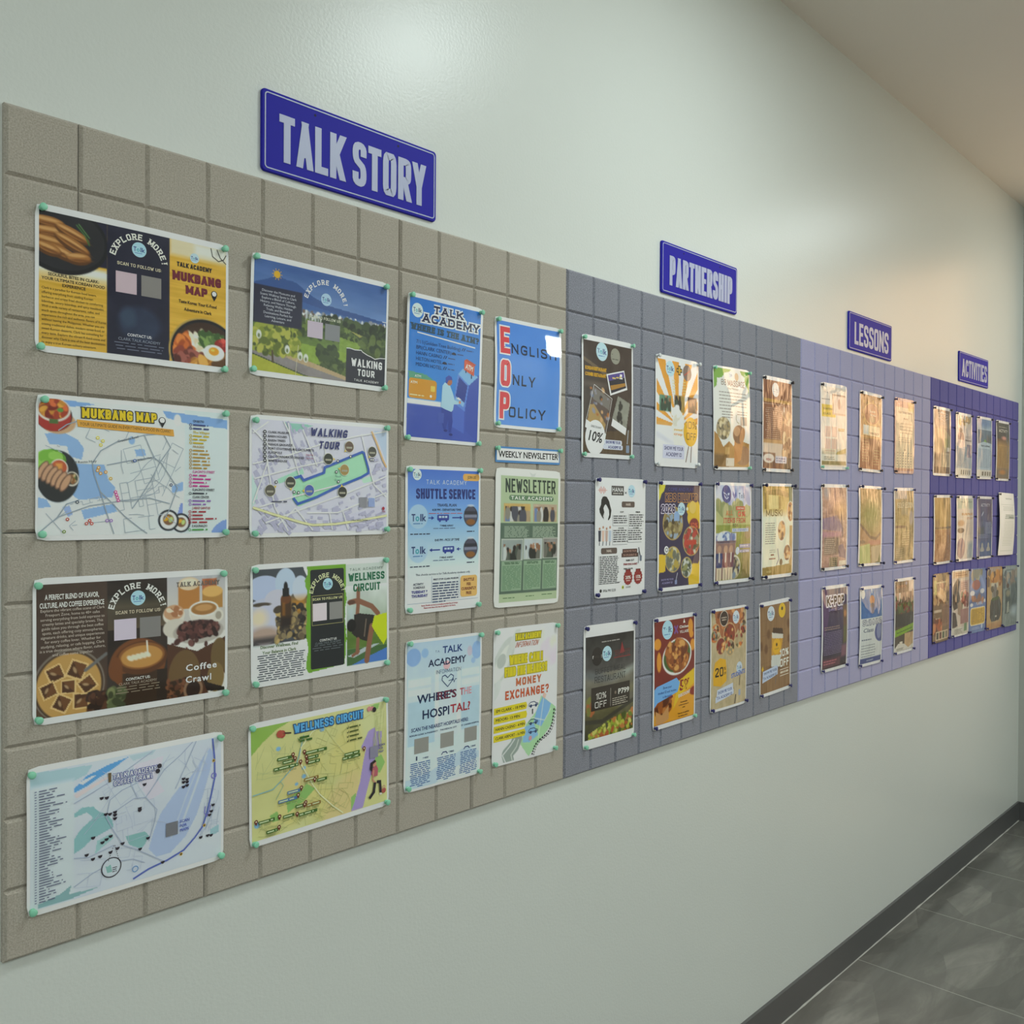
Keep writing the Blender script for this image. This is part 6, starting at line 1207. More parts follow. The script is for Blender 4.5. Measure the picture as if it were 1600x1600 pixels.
for u, q in ((.645, '20%'), (.855, '15%')):
    P_ = [(u + (.085 + .010 * (k % 2)) * math.cos(k * .2244), .845 + (.06 + .007 * (k % 2)) * math.sin(k * .2244)) for k in range(28)]; p.poly(P_, '#8c2a28', 'offer_seal#' + q); p.rect(u - .05, .775, u + .05, .80, '#6a2020', 'offer_seal#' + q); p.t(q, u - .055, .83, u + .055, .858, '#ecdcd6', 'b'); p.sq(u - .04, .868, u + .04, 1, .1, .007, '#d8b8b0', 2)
p.circ(.115, .94, .02, '#2a2a2c'); p.t('0956 990 5230', .155, .93, .40, .952, '#3a3a3c', 'n'); p.circ(.54, .925, .022, '#c8d03c'); p.circ(.54, .925, .012, '#4a4a2c'); p.t('HAIR', .60, .918, .70, .934, '#54584a', 'n'); p.done()

# ---- billiard poster
p = Poster('p21', 'laminated_poster', 'dark purple poster with yellow splashes and round photos of a games hall', 'poster', GG, GEO['p21'], 'dark purple games hall poster', seed=21)
p.res = (2, 2); c = p.canvas(.03, .035, .98, .965); c.fill('#332c4c'); c.noise(.02, (6, 6)); YL = '#d8b42c'
c.poly([(.03, .035), (.17, .035), (.14, .09), (.08, .12), (.05, .17), (.03, .18)], '#d4c83c'); c.dots(26, (.72, .22, .98, .42), .06, [YL, '#d8b42c'], 4, None, 1.3); c.poly([(.8, .25), (.98, .26), (.98, .36), (.86, .40)], YL); c.poly([(.03, .66), (.18, .67), (.17, .82), (.03, .83)], YL); c.dots(22, (.75, .80, .98, .96), .06, [YL], 5, None, 1.3); c.poly([(.98, .74), (.98, .965), (.7, .965)], YL); c.ell(.84, .41, .12, .095, '#7c2e2c')
for u, v, ru, rv, cl, sd in ((.34, .385, .215, .205, '#8a7a52', 3), (.775, .555, .195, .185, '#8b8a74', 4), (.34, .715, .165, .155, '#8a8c80', 5), (.66, .80, .125, .125, '#7a8070', 6)):
    c.ell(u, v, ru + .012, rv + .012, '#d8b85c'); m = c.mell(u, v, ru, rv); c.ell(u, v, ru, rv, cl)
    c.dots(60, (u - ru, v - rv * .7, u + ru, v + rv * .7), .03, [['#6a5a34', '#a89a68', '#4a3e28', '#8fa0b4'], ['#b3443a', '#c9c4b0', '#5c5a44', '#a03a30'], ['#b09a44', '#6a6c5c', '#c8c4a8'], ['#c4c8c0', '#4a5244', '#8a8c5a']][sd - 3], sd, m)
    if sd == 3: c.rect(u + .02, v - .11, u + .15, v - .02, '#8aa8d0')
    if sd == 4: c.rect(u - .17, v - .01, u + .12, v + .035, '#b8402f')
p.put(c)
p.t('COME AND PLAY', .22, .06, .82, .09, '#4a4a8c', 'n'); p.t('KBS', .17, .115, .40, .185, '#332c4c', 'c', .2, ol=('#b0804a', .022)); p.t('BILLIARD', .45, .115, .92, .19, '#332c4c', 'c', .2, ol=('#b0804a', .022)); p.t('2026', .08, .215, .38, .29, '#332c4c', 'c', .2, ol=('#c9c2d4', .022)); p.logo(.53, .255, .085, '#b9d6ee'); p.line([(.64, .255), (.69, .255)], .03, '#e8dcc0'); p.line([(.665, .24), (.665, .27)], .03, '#e8dcc0'); p.circ(.80, .24, .085, '#e0c060', 'artwork'); p.t('10%', .75, .385, .92, .435, '#d8694a', 'c', .16)
p.circ(.19, .625, .05, '#e6e6e4', 'billiard_balls', 18); p.circ(.195, .625, .03, '#2a2830', 'billiard_balls', 14); p.circ(.195, .625, .02, '#e6e6e4', 'billiard_balls', 10); p.t('SHOW ME YOUR', .08, .885, .35, .902, '#8f8ab4', 'b'); p.t('ACADEMY ID', .10, .915, .33, .932, '#8f8ab4', 'b'); p.line([(.44, .84), (.40, .92)], .012, '#b8b8c4'); p.rr(.38, .905, .43, .945, .01, '#7f8ab4'); p.done()

# ---- all items poster
p = Poster('p22', 'laminated_poster', 'pale blue and green golf poster with red sale lettering and players photos', 'poster', GG, GEO['p22'], 'golf sale poster', film='far', seed=22, bulge=.004)
p.res = (2.2, 2); c = p.canvas(.03, .03, .97, .965); c.grad(0, 0, 1, .25, '#b6bdd6', '#d4d6d4'); c.dots(20, (.2, .02, .95, .2), .07, ['#8d97c0', '#c9cede', '#9aa2c8'], 3, None, 2, .05); c.grad(0, .23, 1, .5, '#b4b27c', '#a8b070'); c.dots(30, (.03, .22, .9, .3), .06, ['#8a8f5c', '#a8a878'], 4); c.grad(0, .42, 1, 1, '#8a9440', '#6c6a34'); c.noise(.06, (20, 16), (0, .4, 1, 1))
c.ell(.25, .62, .28, .20, '#d4d0c4'); c.ell(.25, .63, .26, .18, '#b8b4c4'); c.rect(.03, .50, .54, .575, '#a9b8cc'); c.dots(40, (.05, .51, .5, .57), .03, ['#4f6aa0', '#d0d8e4', '#6a7fb0'], 5); c.rect(.03, .575, .54, .60, '#5a4a5a'); c.rect(.03, .60, .53, .95, '#8a6a64')
c.ell(.52, .84, .17, .17, '#d4cdb8'); c.ell(.52, .85, .15, .15, '#6a5a48'); c.dots(60, (.40, .72, .66, .96), .035, ['#a89a70', '#4a4440', '#c8c0a0', '#7a8a9c', '#3a3a4c'], 6, c.mell(.52, .85, .15, .15))
for u, cl in ((.12, '#34406c'), (.28, '#7c4a52'), (.42, '#6f4450')): c.ell(u, .66, .05, .055, '#b08a74'); c.poly([(u - .085, .70), (u + .085, .70), (u + .07, .83), (u, .87), (u - .07, .83)], cl); c.rect(u - .06, .84, u + .06, .965, '#d0c0a4'); c.line([(u, .70), (u, .78)], .03, '#d6d0c8'); c.line([(u, .86), (u, .96)], .012, '#6a5a48')
c.ell(.88, .50, .10, .09, '#a08a68'); c.rect(.72, .5, .97, .965, '#9a7c54', .5, .1); p.put(c)
p.circ(.30, .115, .125, '#4a4c84', 'logo', 24); p.poly([(.21, .09), (.30, .12), (.39, .09), (.35, .15), (.30, .17), (.25, .15)], '#c4c8de', 'logo'); p.t('T o lk', .63, .10, .80, .155, '#5f7298', 'b'); p.poly([(.47, .08), (.51, .12), (.55, .09), (.57, .13), (.50, .16), (.46, .12)], '#6a6ea8', 'logo')
p.rr(.53, .235, .80, .275, .01, '#b5503c'); p.t('PARTNER', .57, .247, .76, .263, '#e6c8bc', 'b'); p.t('ALL', .27, .28, .44, .325, '#b8622c', 's', .2); p.t('30%', .53, .285, .80, .34, '#c4503a', 'c', .3); p.t('ITEMS', .21, .35, .50, .40, '#b0503a', 's', .22); p.t('FROM', .54, .35, .80, .40, '#b0503a', 's', .22); p.t('FOR', .44, .41, .58, .44, '#5a5a34', 's', .2); p.rect(.42, .455, .90, .49, '#aebccf'); p.t('T.A. STUDENTS', .45, .462, .85, .483, '#6a7aa8', 'b'); p.circ(.59, .68, .055, '#c9d2dc'); p.rect(.63, .615, .97, .655, '#9490a8'); p.rect(.63, .67, .94, .70, '#9490a8'); p.sq(.66, .625, .93, 2, .055, .015, '#cfc8d4', 4); p.done()

# ---- gold poster
p = Poster('p23', 'laminated_poster', 'gold and cream poster with a column drawing and three oval photos', 'poster', GG, GEO['p23'], 'gold and cream poster', film='far', seed=23, bulge=.004)
p.res = (2.4, 2); c = p.canvas(.03, .03, .97, .965); c.fill('#e9dfc6'); c.grad(0, 0, 1, .3, '#a8893e', '#c9ad64'); c.poly([(.2, .12), (.5, .13), (.5, .30), (.2, .30)], '#dcc684'); c.poly([(.12, .08), (.5, .06), (.85, .10), (.85, .15), (.5, .12), (.15, .12)], '#8d7434'); c.rect(.5, .14, .58, .30, '#a08444'); c.rect(.08, .1, .14, .3, '#8d7434'); c.grad(0, .27, 1, .36, '#c9ad64', '#e9dfc6'); c.noise(.05, (30, 6), (0, 0, 1, .3)); c.rect(.86, .03, .97, .2, '#6a7a5c'); c.rect(.87, .45, .97, .95, '#b8935a'); c.rect(.03, .88, .97, .965, '#9a7f3c'); c.poly([(.03, .88), (.9, .86), (.9, .9), (.03, .91)], '#9a7f3c')
for u, v, ru, rv, cl, sd in ((.90, .30, .12, .165, '#b87c4c', 3), (.60, .50, .14, .165, '#d6a468', 4), (.80, .74, .13, .13, '#6c4a34', 5)): c.ell(u, v, ru, rv, '#eae4d4'); m = c.mell(u, v, ru * .88, rv * .9); c.ell(u, v, ru * .88, rv * .9, cl); c.dots(24, (u - ru, v - rv * .7, u + ru, v + rv * .7), .035, ['#e4be8c', '#8a5a38', '#c89058', '#5a3a28'], sd, m)
p.put(c); p.t('MUSKI', .12, .275, .62, .345, '#7a6434', 'c', .17); p.sq(.10, .415, .42, 10, .0235, .008, '#8f887c', 3); p.sq(.22, .70, .42, 2, .02, .007, '#9a9284', 4, 'c'); p.rect(.27, .745, .37, .76, '#8a5a44'); p.rect(.22, .785, .42, .80, '#94705c'); p.line([(.48, .69), (.53, .80), (.46, .86)], .025, '#8d8f96'); p.circ(.60, .835, .05, '#7c6448'); p.t('GOLD', .15, .915, .30, .935, '#d8c68a', 'b'); p.done()

# ---- dark buffet
p = Poster('p24', 'laminated_poster', 'dark buffet offer poster with wide white bands above and below a salad photo', 'poster', GG, GEO['p24'], 'dark buffet poster', seed=24)
p.res = (2, 2); c = p.canvas(.035, .095, .975, .925); c.grad(0, .09, 1, .4, '#2d2a28', '#565350'); c.grad(0, .4, 1, .7, '#7a7668', '#5c5648'); c.grad(0, .68, 1, .93, '#6a6444', '#3a3a24'); c.ell(.85, .42, .25, .04, '#8f948c', -.2, .06); c.ell(.2, .42, .3, .05, '#6a6c6c', .2, .06); c.ell(.5, .60, .5, .06, '#86825e', -.1, .06); c.noise(.06, (9, 7))
c.line([(.03, .78), (.35, .80), (.97, .68)], .05, '#3f3c30'); c.dots(190, (.08, .76, .97, .95), .028, ['#8fa032', '#b0b440', '#6c7c28', '#c4c060', '#4a5420', '#b8763c', '#a8582c'], 4, c.inside([(.10, .88), (.5, .80), (.97, .74), (.97, .93), (.1, .93)]) * 1.); c.dots(14, (.05, .6, .2, .72), .03, ['#a8643a', '#7a7a3c'], 6); p.put(c)
p.sq(.33, .145, .68, 1, .1, .008, '#a09c98', 2); p.circ(.245, .26, .10, '#2c2522', 'logo', 24, 1.1); p.rect(.16, .25, .33, .275, '#c4c0bc', 'logo'); p.t('NEED', .18, .253, .31, .272, '#3a322e', 'b', part='logo'); p.logo(.43, .25, .09, '#b4d4ee', '#2c4a80'); p.rect(.56, .235, .90, .245, '#54302e', 'logo'); p.rect(.56, .29, .90, .30, '#7c3434', 'logo'); p.poly([(.68, .27), (.725, .17), (.78, .26)], '#8a3434', 'logo'); p.t('RESTO', .59, .25, .88, .285, '#6e3a38', 'c', .14)
p.t('BUFFET MEAL', .21, .36, .80, .405, '#3a3836', 's', .12); p.t('RESTAURANT', .20, .425, .80, .475, '#3a3836', 's', .12); p.rect(.14, .51, .89, .70, '#352d26', 'offer_box'); p.t('10%', .23, .56, .42, .61, '#d8d4cc', 's', .13); p.t('OFF', .21, .63, .43, .68, '#d8d4cc', 's', .13); p.line([(.505, .54), (.505, .69)], .006, '#b0a89c', 'offer_box'); p.t('P799', .65, .56, .88, .605, '#e2ded6', 'b'); p.circ(.60, .585, .02, '#7a6c5c', 'offer_box'); p.sq(.54, .63, .86, 4, .017, .006, '#c0b8a8', 4); p.done()

# ---- fried chicken
p = Poster('p25', 'laminated_poster', 'dark red and yellow poster with a plate of fried chicken', 'poster', GG, GEO['p25'], 'red fried chicken poster', seed=25)
p.res = (2, 2); c = p.canvas(.03, .04, .975, .96); c.fill('#77281e'); c.noise(.02, (7, 7)); OR = '#d68f2c'
for u, v, ru, rv in ((.10, .24, .08, .075), (.13, .40, .05, .13), (.88, .13, .06, .11), (.93, .30, .06, .08), (.90, .20, .05, .05)): c.ell(u, v, ru, rv, OR)
c.poly([(.35, .63), (.97, .55), (.97, .96), (.03, .96), (.03, .80), (.45, .74)], '#dc9a24'); c.poly([(.55, .61), (.97, .52), (.97, .66), (.62, .74), (.45, .86)], '#e4b81c'); c.ell(.97, .73, .12, .06, '#8a3020')
c.ell(.55, .38, .35, .24, '#e6e2dc', -.12); c.ell(.55, .375, .32, .21, '#3f5a28', -.12); c.dots(34, (.33, .27, .78, .48), .075, ['#8a4a1c', '#a8622a', '#7a3c16', '#b87434', '#98521e'], 4, c.mell(.55, .37, .3, .23)); c.dots(60, (.33, .24, .76, .48), .03, ['#c4823c', '#8a4a1c', '#6a3210', '#d09850'], 5, c.mell(.55, .36, .28, .24)); c.poly([(.48, .28), (.55, .20), (.62, .28)], '#a8622a')
c.dots(40, (.06, .74, .38, .86), .05, ['#7a3c16', '#98521e', '#b87434', '#5a2a10'], 6); c.poly([(.06, .83), (.20, .88), (.35, .80), (.36, .93), (.2, .96), (.07, .95)], '#c49058'); p.put(c)
p.logo(.33, .125, .125, '#a9d0ee', '#24427c'); p.line([(.49, .10), (.57, .17)], .03, '#7a4a8c'); p.line([(.57, .10), (.49, .17)], .03, '#7a4a8c'); p.t('Chicken', .61, .105, .83, .13, '#e6dcd2', 'b'); p.t('VILLAGE', .62, .15, .83, .175, '#e6dcd2', 'c', .18); p.poly([(.70, .085), (.725, .045), (.75, .085)], '#e6dcd2')
p.poly([(.08, .615), (.52, .57), (.60, .62), (.55, .70), (.10, .76), (.03, .80), (.03, .64)], '#6fa8e0', 'offer_bubble'); p.tl(['Show your', 'student ID and receive', 'a discount!'], .08, .625, .54, .04, .022, '#1f3f8a', 'b', 'c'); p.t('5%', .60, .60, .86, .70, '#8a2418', 'x', ol='#8a2418'); p.t('5%', .635, .615, .83, .685, '#e8b428', 'b'); p.t('DISCOUNT', .57, .72, .87, .75, '#e8d4cc', 'x', rot=.1, ol='#a8342c'); p.tl(['Discount applies', 'to dine-in and take-out', 'orders'], .47, .80, .95, .025, .013, '#4a2c14', 'b', 'c'); p.tl(['* Discount not applicable', 'for delivery orders.'], .45, .90, .96, .026, .014, '#4a2c14', 'b', 'c'); p.done()

# ---- pizza poster
p = Poster('p26', 'laminated_poster', 'wood toned poster with round pizzas and a yellow twenty percent label', 'poster', GG, GEO['p26'], 'pizza poster', film='far', seed=26, bulge=.002)
p.res = (2.2, 2); c = p.canvas(.025, .025, .98, .975); c.fill('#b9a884'); c.noise(.05, (3, 14)); c.poly([(.1, .03), (.9, .03), (.80, .2), (.6, .32), (.3, .3), (.15, .15)], '#a0603a'); c.dots(24, (.15, .03, .9, .28), .05, ['#c07a44', '#8a4a2c', '#d49a64', '#6a3a24'], 3)
for u, v, r, cl in ((.50, .27, .17, '#8a3c24'), (.90, .22, .11, '#a89a88'), (.13, .22, .11, '#b8b08c'), (.10, .27, .09, '#8a8478'), (.27, .37, .125, '#7c3a30'), (.52, .40, .12, '#9a8c6c'), (.77, .34, .125, '#b09a74')):
    m = c.mell(u, v, r * .9, r * .9); c.ell(u, v, r, r, '#caa878'); c.ell(u, v, r * .9, r * .9, cl); c.dots(16, (u - r, v - r * .7, u + r, v + r * .7), .025, ['#c9702c', '#4a2c20', '#d8b070', '#5c5a34', '#8a2c20'], int(u * 90), m)
c.noise(.05, (20, 20)); p.put(c)
p.circ(.35, .105, .105, '#3c2c24', 'logo', 24, 1.1); p.ring(.35, .105, .108, .008, '#e0d4c4', 'logo'); p.sq(.28, .09, .42, 2, .022, .012, '#b0a090', 2, 'c'); p.logo(.68, .11, .095, '#ccd6e0', '#5a6a94'); p.poly([(.12, .52), (.25, .485), (.40, .51), (.42, .60), (.42, .72), (.27, .765), (.08, .74), (.07, .62)], '#d8a41c', 'offer_label'); p.t('20', .125, .575, .335, .665, '#201c14', 'c', .18); p.t('%', .35, .58, .40, .61, '#4a3c1c', 'b'); p.t('OFF', .345, .63, .41, .655, '#4a3c1c', 'b'); p.logo(.78, .62, .085, '#c4d2e2', '#5a6a94'); p.t('STUDENTS', .55, .655, .95, .70, '#3f58a8', 'b', rot=.08, ol='#9fb4d8'); p.poly([(.18, .79), (.60, .755), (.60, .83), (.16, .87)], '#c6cfe0', 'offer_label'); p.poly([(.14, .86), (.62, .82), (.62, .865), (.14, .915)], '#c6cfe0', 'offer_label'); p.t('SHOW ME YOUR', .20, .80, .57, .83, '#31488c', 'b', rot=.05); p.t('T.A. ACADEMY ID', .17, .85, .58, .878, '#31488c', 'b', rot=.05); p.line([(.80, .70), (.78, .8)], .02, '#5a4c3c'); p.rr(.76, .84, .82, .90, .01, '#9aa6bc'); p.line([(.68, .88), (.66, .97)], .03, '#5c5044'); p.done()

# ---- coffee cup poster
p = Poster('p27', 'laminated_poster', 'wood plank poster with a yellow labelled coffee cup, ten percent off', 'poster', GG, GEO['p27'], 'wooden coffee cup poster', film='far', seed=27, bulge=.002)
p.res = (2.2, 2); c = p.canvas(.03, .045, .975, .965); c.fill('#8a6844'); c.noise(.05, (3, 16)); c.noise(.03, (2, 50)); 
for v in (.2, .36, .5, .65, .8): c.line([(.03 + .0, v), (.97, v - .03)], .004, '#6a4c30', .5)
for u, v in ((.28, .35), (.93, .28), (.95, .45), (.2, .5), (.05, .46)): c.ell(u, v, .05, .07, '#6c4a2c', soft=.03)
c.ell(.5, .72, .2, .03, '#5a402a', .1, .05); c.poly([(.38, .34), (.75, .38), (.62, .72), (.35, .70)], '#c8922c'); c.poly([(.38, .34), (.75, .38), (.735, .43), (.38, .40)], '#d0cabc'); c.poly([(.36, .58), (.66, .60), (.62, .725), (.35, .70)], '#c9ccc6'); c.poly([(.42, .29), (.73, .32), (.75, .385), (.40, .345)], '#46301f'); c.ell(.53, .50, .13, .12, '#dca81c'); c.ell(.53, .48, .025, .025, '#3a2c10'); c.rect(.46, .52, .6, .53, '#a8842c', .8); c.dots(30, (.35, .3, .75, .7), .02, ['#b08028', '#d8a840'], 5, np.zeros_like(c.U)); p.put(c)
p.logo(.36, .135, .115, '#ccd6de', '#5a6a90'); p.circ(.72, .125, .115, '#dcb41c', 'logo', 24); p.circ(.72, .105, .03, '#3a3018', 'logo'); p.t('10%', .63, .545, .93, .625, '#ece6d6', 'c', .2); p.t('OFF', .63, .65, .935, .735, '#ece6d6', 'c', .2); p.line([(.63, .765), (.93, .765)], .010, '#e0d8c8'); p.sq(.64, .785, .92, 1, .1, .022, '#cfc4b0', 2); p.line([(.63, .83), (.93, .83)], .010, '#e0d8c8'); p.poly([(.10, .73), (.52, .70), (.56, .72), (.55, .80), (.08, .85)], '#b9c6dc', 'offer_label'); p.t('SHOW ME YOUR', .13, .735, .52, .762, '#3a4c80', 'b', rot=.05); p.t('T.A. ACADEMY ID', .10, .785, .52, .812, '#3a4c80', 'b', rot=.05); p.line([(.50, .82), (.48, .90)], .02, '#7a6a5c'); p.poly([(.06, .70), (.10, .67), (.12, .71), (.08, .73)], '#d8b030', 'offer_label'); p.done()

# ================================================================= lavender boards
def far(key, name, label, short, seed, fill, grp=GL, bulge=.0045, m=(.04, .04, .96, .965), **k):
    p = Poster(key, name, label, 'poster', grp, GEO[key], short, film='far', seed=seed, bulge=bulge, **k)
    c = p.canvas(*m); c.fill(fill); return p, c
p, c = far('p28', 'laminated_poster', 'cream poster with a yellow patch and four small pictures, first on the lavender boards', 'cream picture poster', 28, '#e6d8cc')
c.rect(.04, .25, .52, .39, '#d8b834'); c.rect(.40, .12, .93, .36, '#c4a894'); c.rect(.46, .14, .93, .34, '#dccabe'); c.ell(.66, .23, .06, .09, '#b08a80'); c.rect(.4, .12, .93, .135, '#6a5f5c'); c.grad(.04, .75, .96, .83, '#d8d0bc', '#8f9686'); c.poly([(.6, .79), (.96, .74), (.96, .80), (.5, .84)], '#8a8434'); c.rect(.04, .82, .96, .90, '#c9ccc0'); c.rect(.04, .90, .96, .945, '#5f6434'); c.noise(.04, (8, 8))
for a, v in ((.15, .50), (.38, .50), (.15, .64), (.38, .64)): c.rect(a, v, a + .19, v + .12, '#cdb0a4'); c.noise(.08, (10, 12), (a, v, a + .19, v + .12))
p.put(c); p.rect(.04, .185, .32, .192, '#8a7f7c'); p.t('TA', .13, .10, .27, .12, '#8a8490', 'n'); p.t('DRAWING', .09, .285, .42, .31, '#6f6420', 'b'); p.t('CLASS', .09, .34, .34, .365, '#6f6420', 'b'); p.sq(.62, .515, .92, 2, .018, .012, '#c49a34', 3); p.sq(.15, .775, .58, 1, .1, .010, '#a89284', 4); p.sq(.12, .85, .5, 2, .022, .010, '#6f766a', 5); p.done()
p, c = far('p29', 'laminated_poster', 'golden brown poster with a round wreath emblem on the lavender boards', 'golden brown wreath poster', 29, '#86602c')
c.noise(.05, (10, 8)); c.grad(0, .6, 1, 1, '#7a4c2a', '#8c4830'); c.ell(.52, .27, .36, .20, '#c4a264'); c.ell(.52, .27, .33, .185, '#8f5638'); c.ell(.52, .34, .13, .06, '#6f6844'); c.dots(70, (.1, .1, .95, .42), .02, ['#b89448', '#a8803a', '#6a5a2c'], 3, 1 - c.mell(.52, .27, .34, .19)); c.rect(.15, .42, .88, .545, '#cfc09c'); c.rect(.15, .42, .36, .53, '#b8c4c0'); c.rect(.04, .555, .96, .575, '#a87c3c'); c.rect(.4, .58, .72, .66, '#6a3424', .8, .03); c.rect(.5, .66, .7, .8, '#6a3424', .5, .1); p.put(c)
p.t('Salt', .40, .225, .66, .25, '#d8cdb4', 'b'); p.t('Bread', .42, .27, .70, .295, '#d8cdb4', 'b'); p.t('WHISKY', .42, .50, .85, .53, '#5c5244', 'x'); p.sq(.12, .62, .38, 8, .035, .009, '#b39468', 4); p.sq(.6, .72, .92, 6, .035, .009, '#b39468', 5); p.done()
p, c = far('p30', 'laminated_poster', 'beige text poster with a pink top edge and a dot grid on the lavender boards', 'beige dot grid poster', 30, '#c3b79c', paper='#b89494')
c.rect(.04, .02, .96, .12, '#b47f74'); c.rect(.65, .02, .96, .16, '#c8a850', .7, .05); c.rect(.08, .08, .66, .10, '#a87468'); c.rect(.04, .93, .96, .97, '#a06a5c'); p.put(c)
p.t('KEEP DIVING ON FOR', .16, .175, .88, .205, '#5f584c', 'x'); p.t('FUN', .40, .26, .62, .285, '#6a6050', 'x'); p.sq(.2, .33, .88, 4, .042, .014, '#8f8672', 3, 'c'); p.sq(.16, .52, .85, 3, .028, .010, '#9a917e', 4)
for i in range(6):
    for j in range(6): p.rect(.11 + .135 * i, .72 + .036 * j, .17 + .135 * i, .735 + .036 * j, '#7d7a72')
p.t('8', .44, .675, .52, .70, '#6a675c', 'b'); p.done()
p, c = far('p31', 'laminated_poster', 'rosy brown poster with purple shapes and a table, below the cream and yellow one', 'rosy brown table poster', 31, '#a98276')
c.noise(.13, (40, 8)); c.noise(.08, (8, 10)); c.ell(.2, .1, .1, .1, '#8d8a94', soft=.1); c.poly([(.04, .40), (.55, .36), (.75, .52), (.72, .56), (.04, .52)], '#7c6a92', .7); c.rect(.04, .55, .7, .62, '#b07a94', .7, .05); c.rect(.1, .62, .65, .82, '#5f5650', .8, .05); c.poly([(.6, .72), (.8, .70), (.95, .8), (.95, .88), (.65, .85)], '#5a4a6c', .8); c.rect(.3, .85, .62, .965, '#4f4638'); c.ell(.7, .30, .22, .12, '#c09060', soft=.2); c.rect(.68, .9, .95, .955, '#dcd0bc'); p.put(c)
for i in range(5): p.rect(.32, .858 + .022 * i, .60, .863 + .022 * i, '#c8b890'); 
for i in range(4): p.rect(.32 + .085 * i, .858, .328 + .085 * i, .955, '#c8b890')
p.sq(.12, .64, .5, 8, .022, .009, '#b0a090', 3); p.done()
p, c = far('p32', 'laminated_poster', 'poster with olive and tan reflections painted in, a dark curve, middle of the lavender boards', 'olive and tan photo poster', 32, '#9a7e4c', m=(.05, .035, .95, .965))
c.noise(.10, (30, 12)); c.ell(.5, .38, .4, .25, '#86904c', soft=.25, a=.7); c.poly([(.05, .47), (.25, .55), (.5, .66), (.8, .66), (.95, .60), (.95, .72), (.05, .72)], '#9c7450'); c.line([(.05, .48), (.25, .56), (.45, .64), (.7, .66), (.9, .60)], .05, '#5c4634'); c.rect(.4, .68, .95, .74, '#a86a5c', .8, .03); c.poly([(.05, .75), (.45, .72), (.5, .96), (.05, .96)], '#a6b06c'); c.poly([(.5, .76), (.95, .74), (.95, .96), (.55, .96)], '#a89a78'); c.poly([(.80, .96), (.95, .82), (.95, .96)], '#5f6a3a'); c.ell(.15, .70, .10, .03, '#4a3a2c', soft=.03); p.put(c); p.done()  # olive and tan of trees reflected in the film, painted into the print
p, c = far('p33', 'laminated_poster', 'brown and olive golf lesson poster, last of the middle row on lavender', 'brown golf lesson poster', 33, '#94804c')
c.noise(.10, (40, 10)); c.rect(.04, .04, .62, .15, '#a39c94'); c.rect(.3, .15, .62, .36, '#77745c', .8, .05); c.rect(.04, .5, .5, .53, '#5a4230'); c.rect(.04, .78, .55, .965, '#5f5a34', .8, .1); c.ell(.8, .4, .12, .14, '#b8a494', soft=.05); c.noise(.1, (30, 4), (.3, .55, .9, .965)); p.put(c)
p.t('GOLF LESSON', .14, .195, .90, .265, '#cfc4a4', 'c', .15)
for i in range(6): p.rect(.36, .60 + .03 * i, .72, .606 + .03 * i, '#cdb888')
p.sq(.1, .80, .5, 5, .028, .010, '#9a9068', 3); p.done()
p, c = far('p34', 'laminated_poster', 'dark purple dance class poster with large white letters', 'dark purple dance poster', 34, '#3d3350')
c.grad(0, .04, 1, .25, '#54546a', '#473e62'); c.grad(0, .7, 1, 1, '#463a56', '#2c1f24'); c.poly([(.04, .04), (.2, .04), (.25, .3), (.12, .55), (.04, .6)], '#5c3c6a', .7); c.rect(.78, .25, .97, .7, '#6a4a2c', .9, .06); c.ell(.87, .35, .06, .06, '#b87a44', soft=.04); c.rect(.80, .50, .92, .70, '#566030', .8, .05); c.rect(.72, .72, .97, .86, '#8a5a6a', .8, .05); c.rect(.04, .85, .7, .95, '#74404c', .7, .05); c.noise(.04, (10, 14)); p.put(c)
p.t('K-POP', .17, .125, .84, .235, '#17151c', 'c', .24, ol=('#dad6e2', .05)); p.t('DANCE CLASS', .22, .265, .76, .295, '#9a8fb8', 'b'); p.sq(.08, .475, .70, 2, .024, .012, '#8a7470', 3); p.sq(.08, .54, .72, 14, .0195, .007, '#7d6f90', 4, 'j'); p.sq(.08, .87, .6, 2, .03, .016, '#a8606a', 5); p.done()
p, c = far('p35', 'laminated_poster', 'swimming poster with a blue pool photo above a pale text area', 'blue pool poster', 35, '#cdd2d0')
c.grad(.04, .035, .96, .40, '#3f78b0', '#3a68a4'); c.noise(.06, (10, 9), (.04, .03, .96, .40)); c.ell(.50, .18, .11, .085, '#b87a54'); c.ell(.50, .25, .09, .05, '#4a4a5c'); c.poly([(.47, .04), (.53, .04), (.52, .10), (.48, .10)], '#cfd4d8'); c.rect(.44, .28, .56, .35, '#4c5470', .8, .03); c.ell(.88, .585, .30, .19, '#4a548c', clip=(c.U < .955) * 1.); c.ell(.80, .58, .13, .14, '#8d96b8', a=.7); c.rect(.04, .90, .96, .965, '#454e84'); p.put(c)
p.circ(.12, .095, .085, '#d2d6d4', 'logo', 20); p.t('SWIMMING', .10, .425, .90, .485, '#e6e8ea', 'c', .15, ol=('#7d8490', .03)); p.t('Class', .12, .525, .52, .575, '#6a7484', 'b', shear=.4); p.sq(.07, .66, .5, 1, .1, .016, '#7a8290', 3); p.sq(.07, .735, .7, 5, .034, .009, '#7f868c', 4); p.t('ACADEMY', .30, .925, .60, .942, '#b4bcd4', 'b'); p.done()
p, c = far('p36', 'laminated_poster', 'dark poster with a bright green stripe and small pictures below', 'green striped poster', 36, '#4a3f2c')
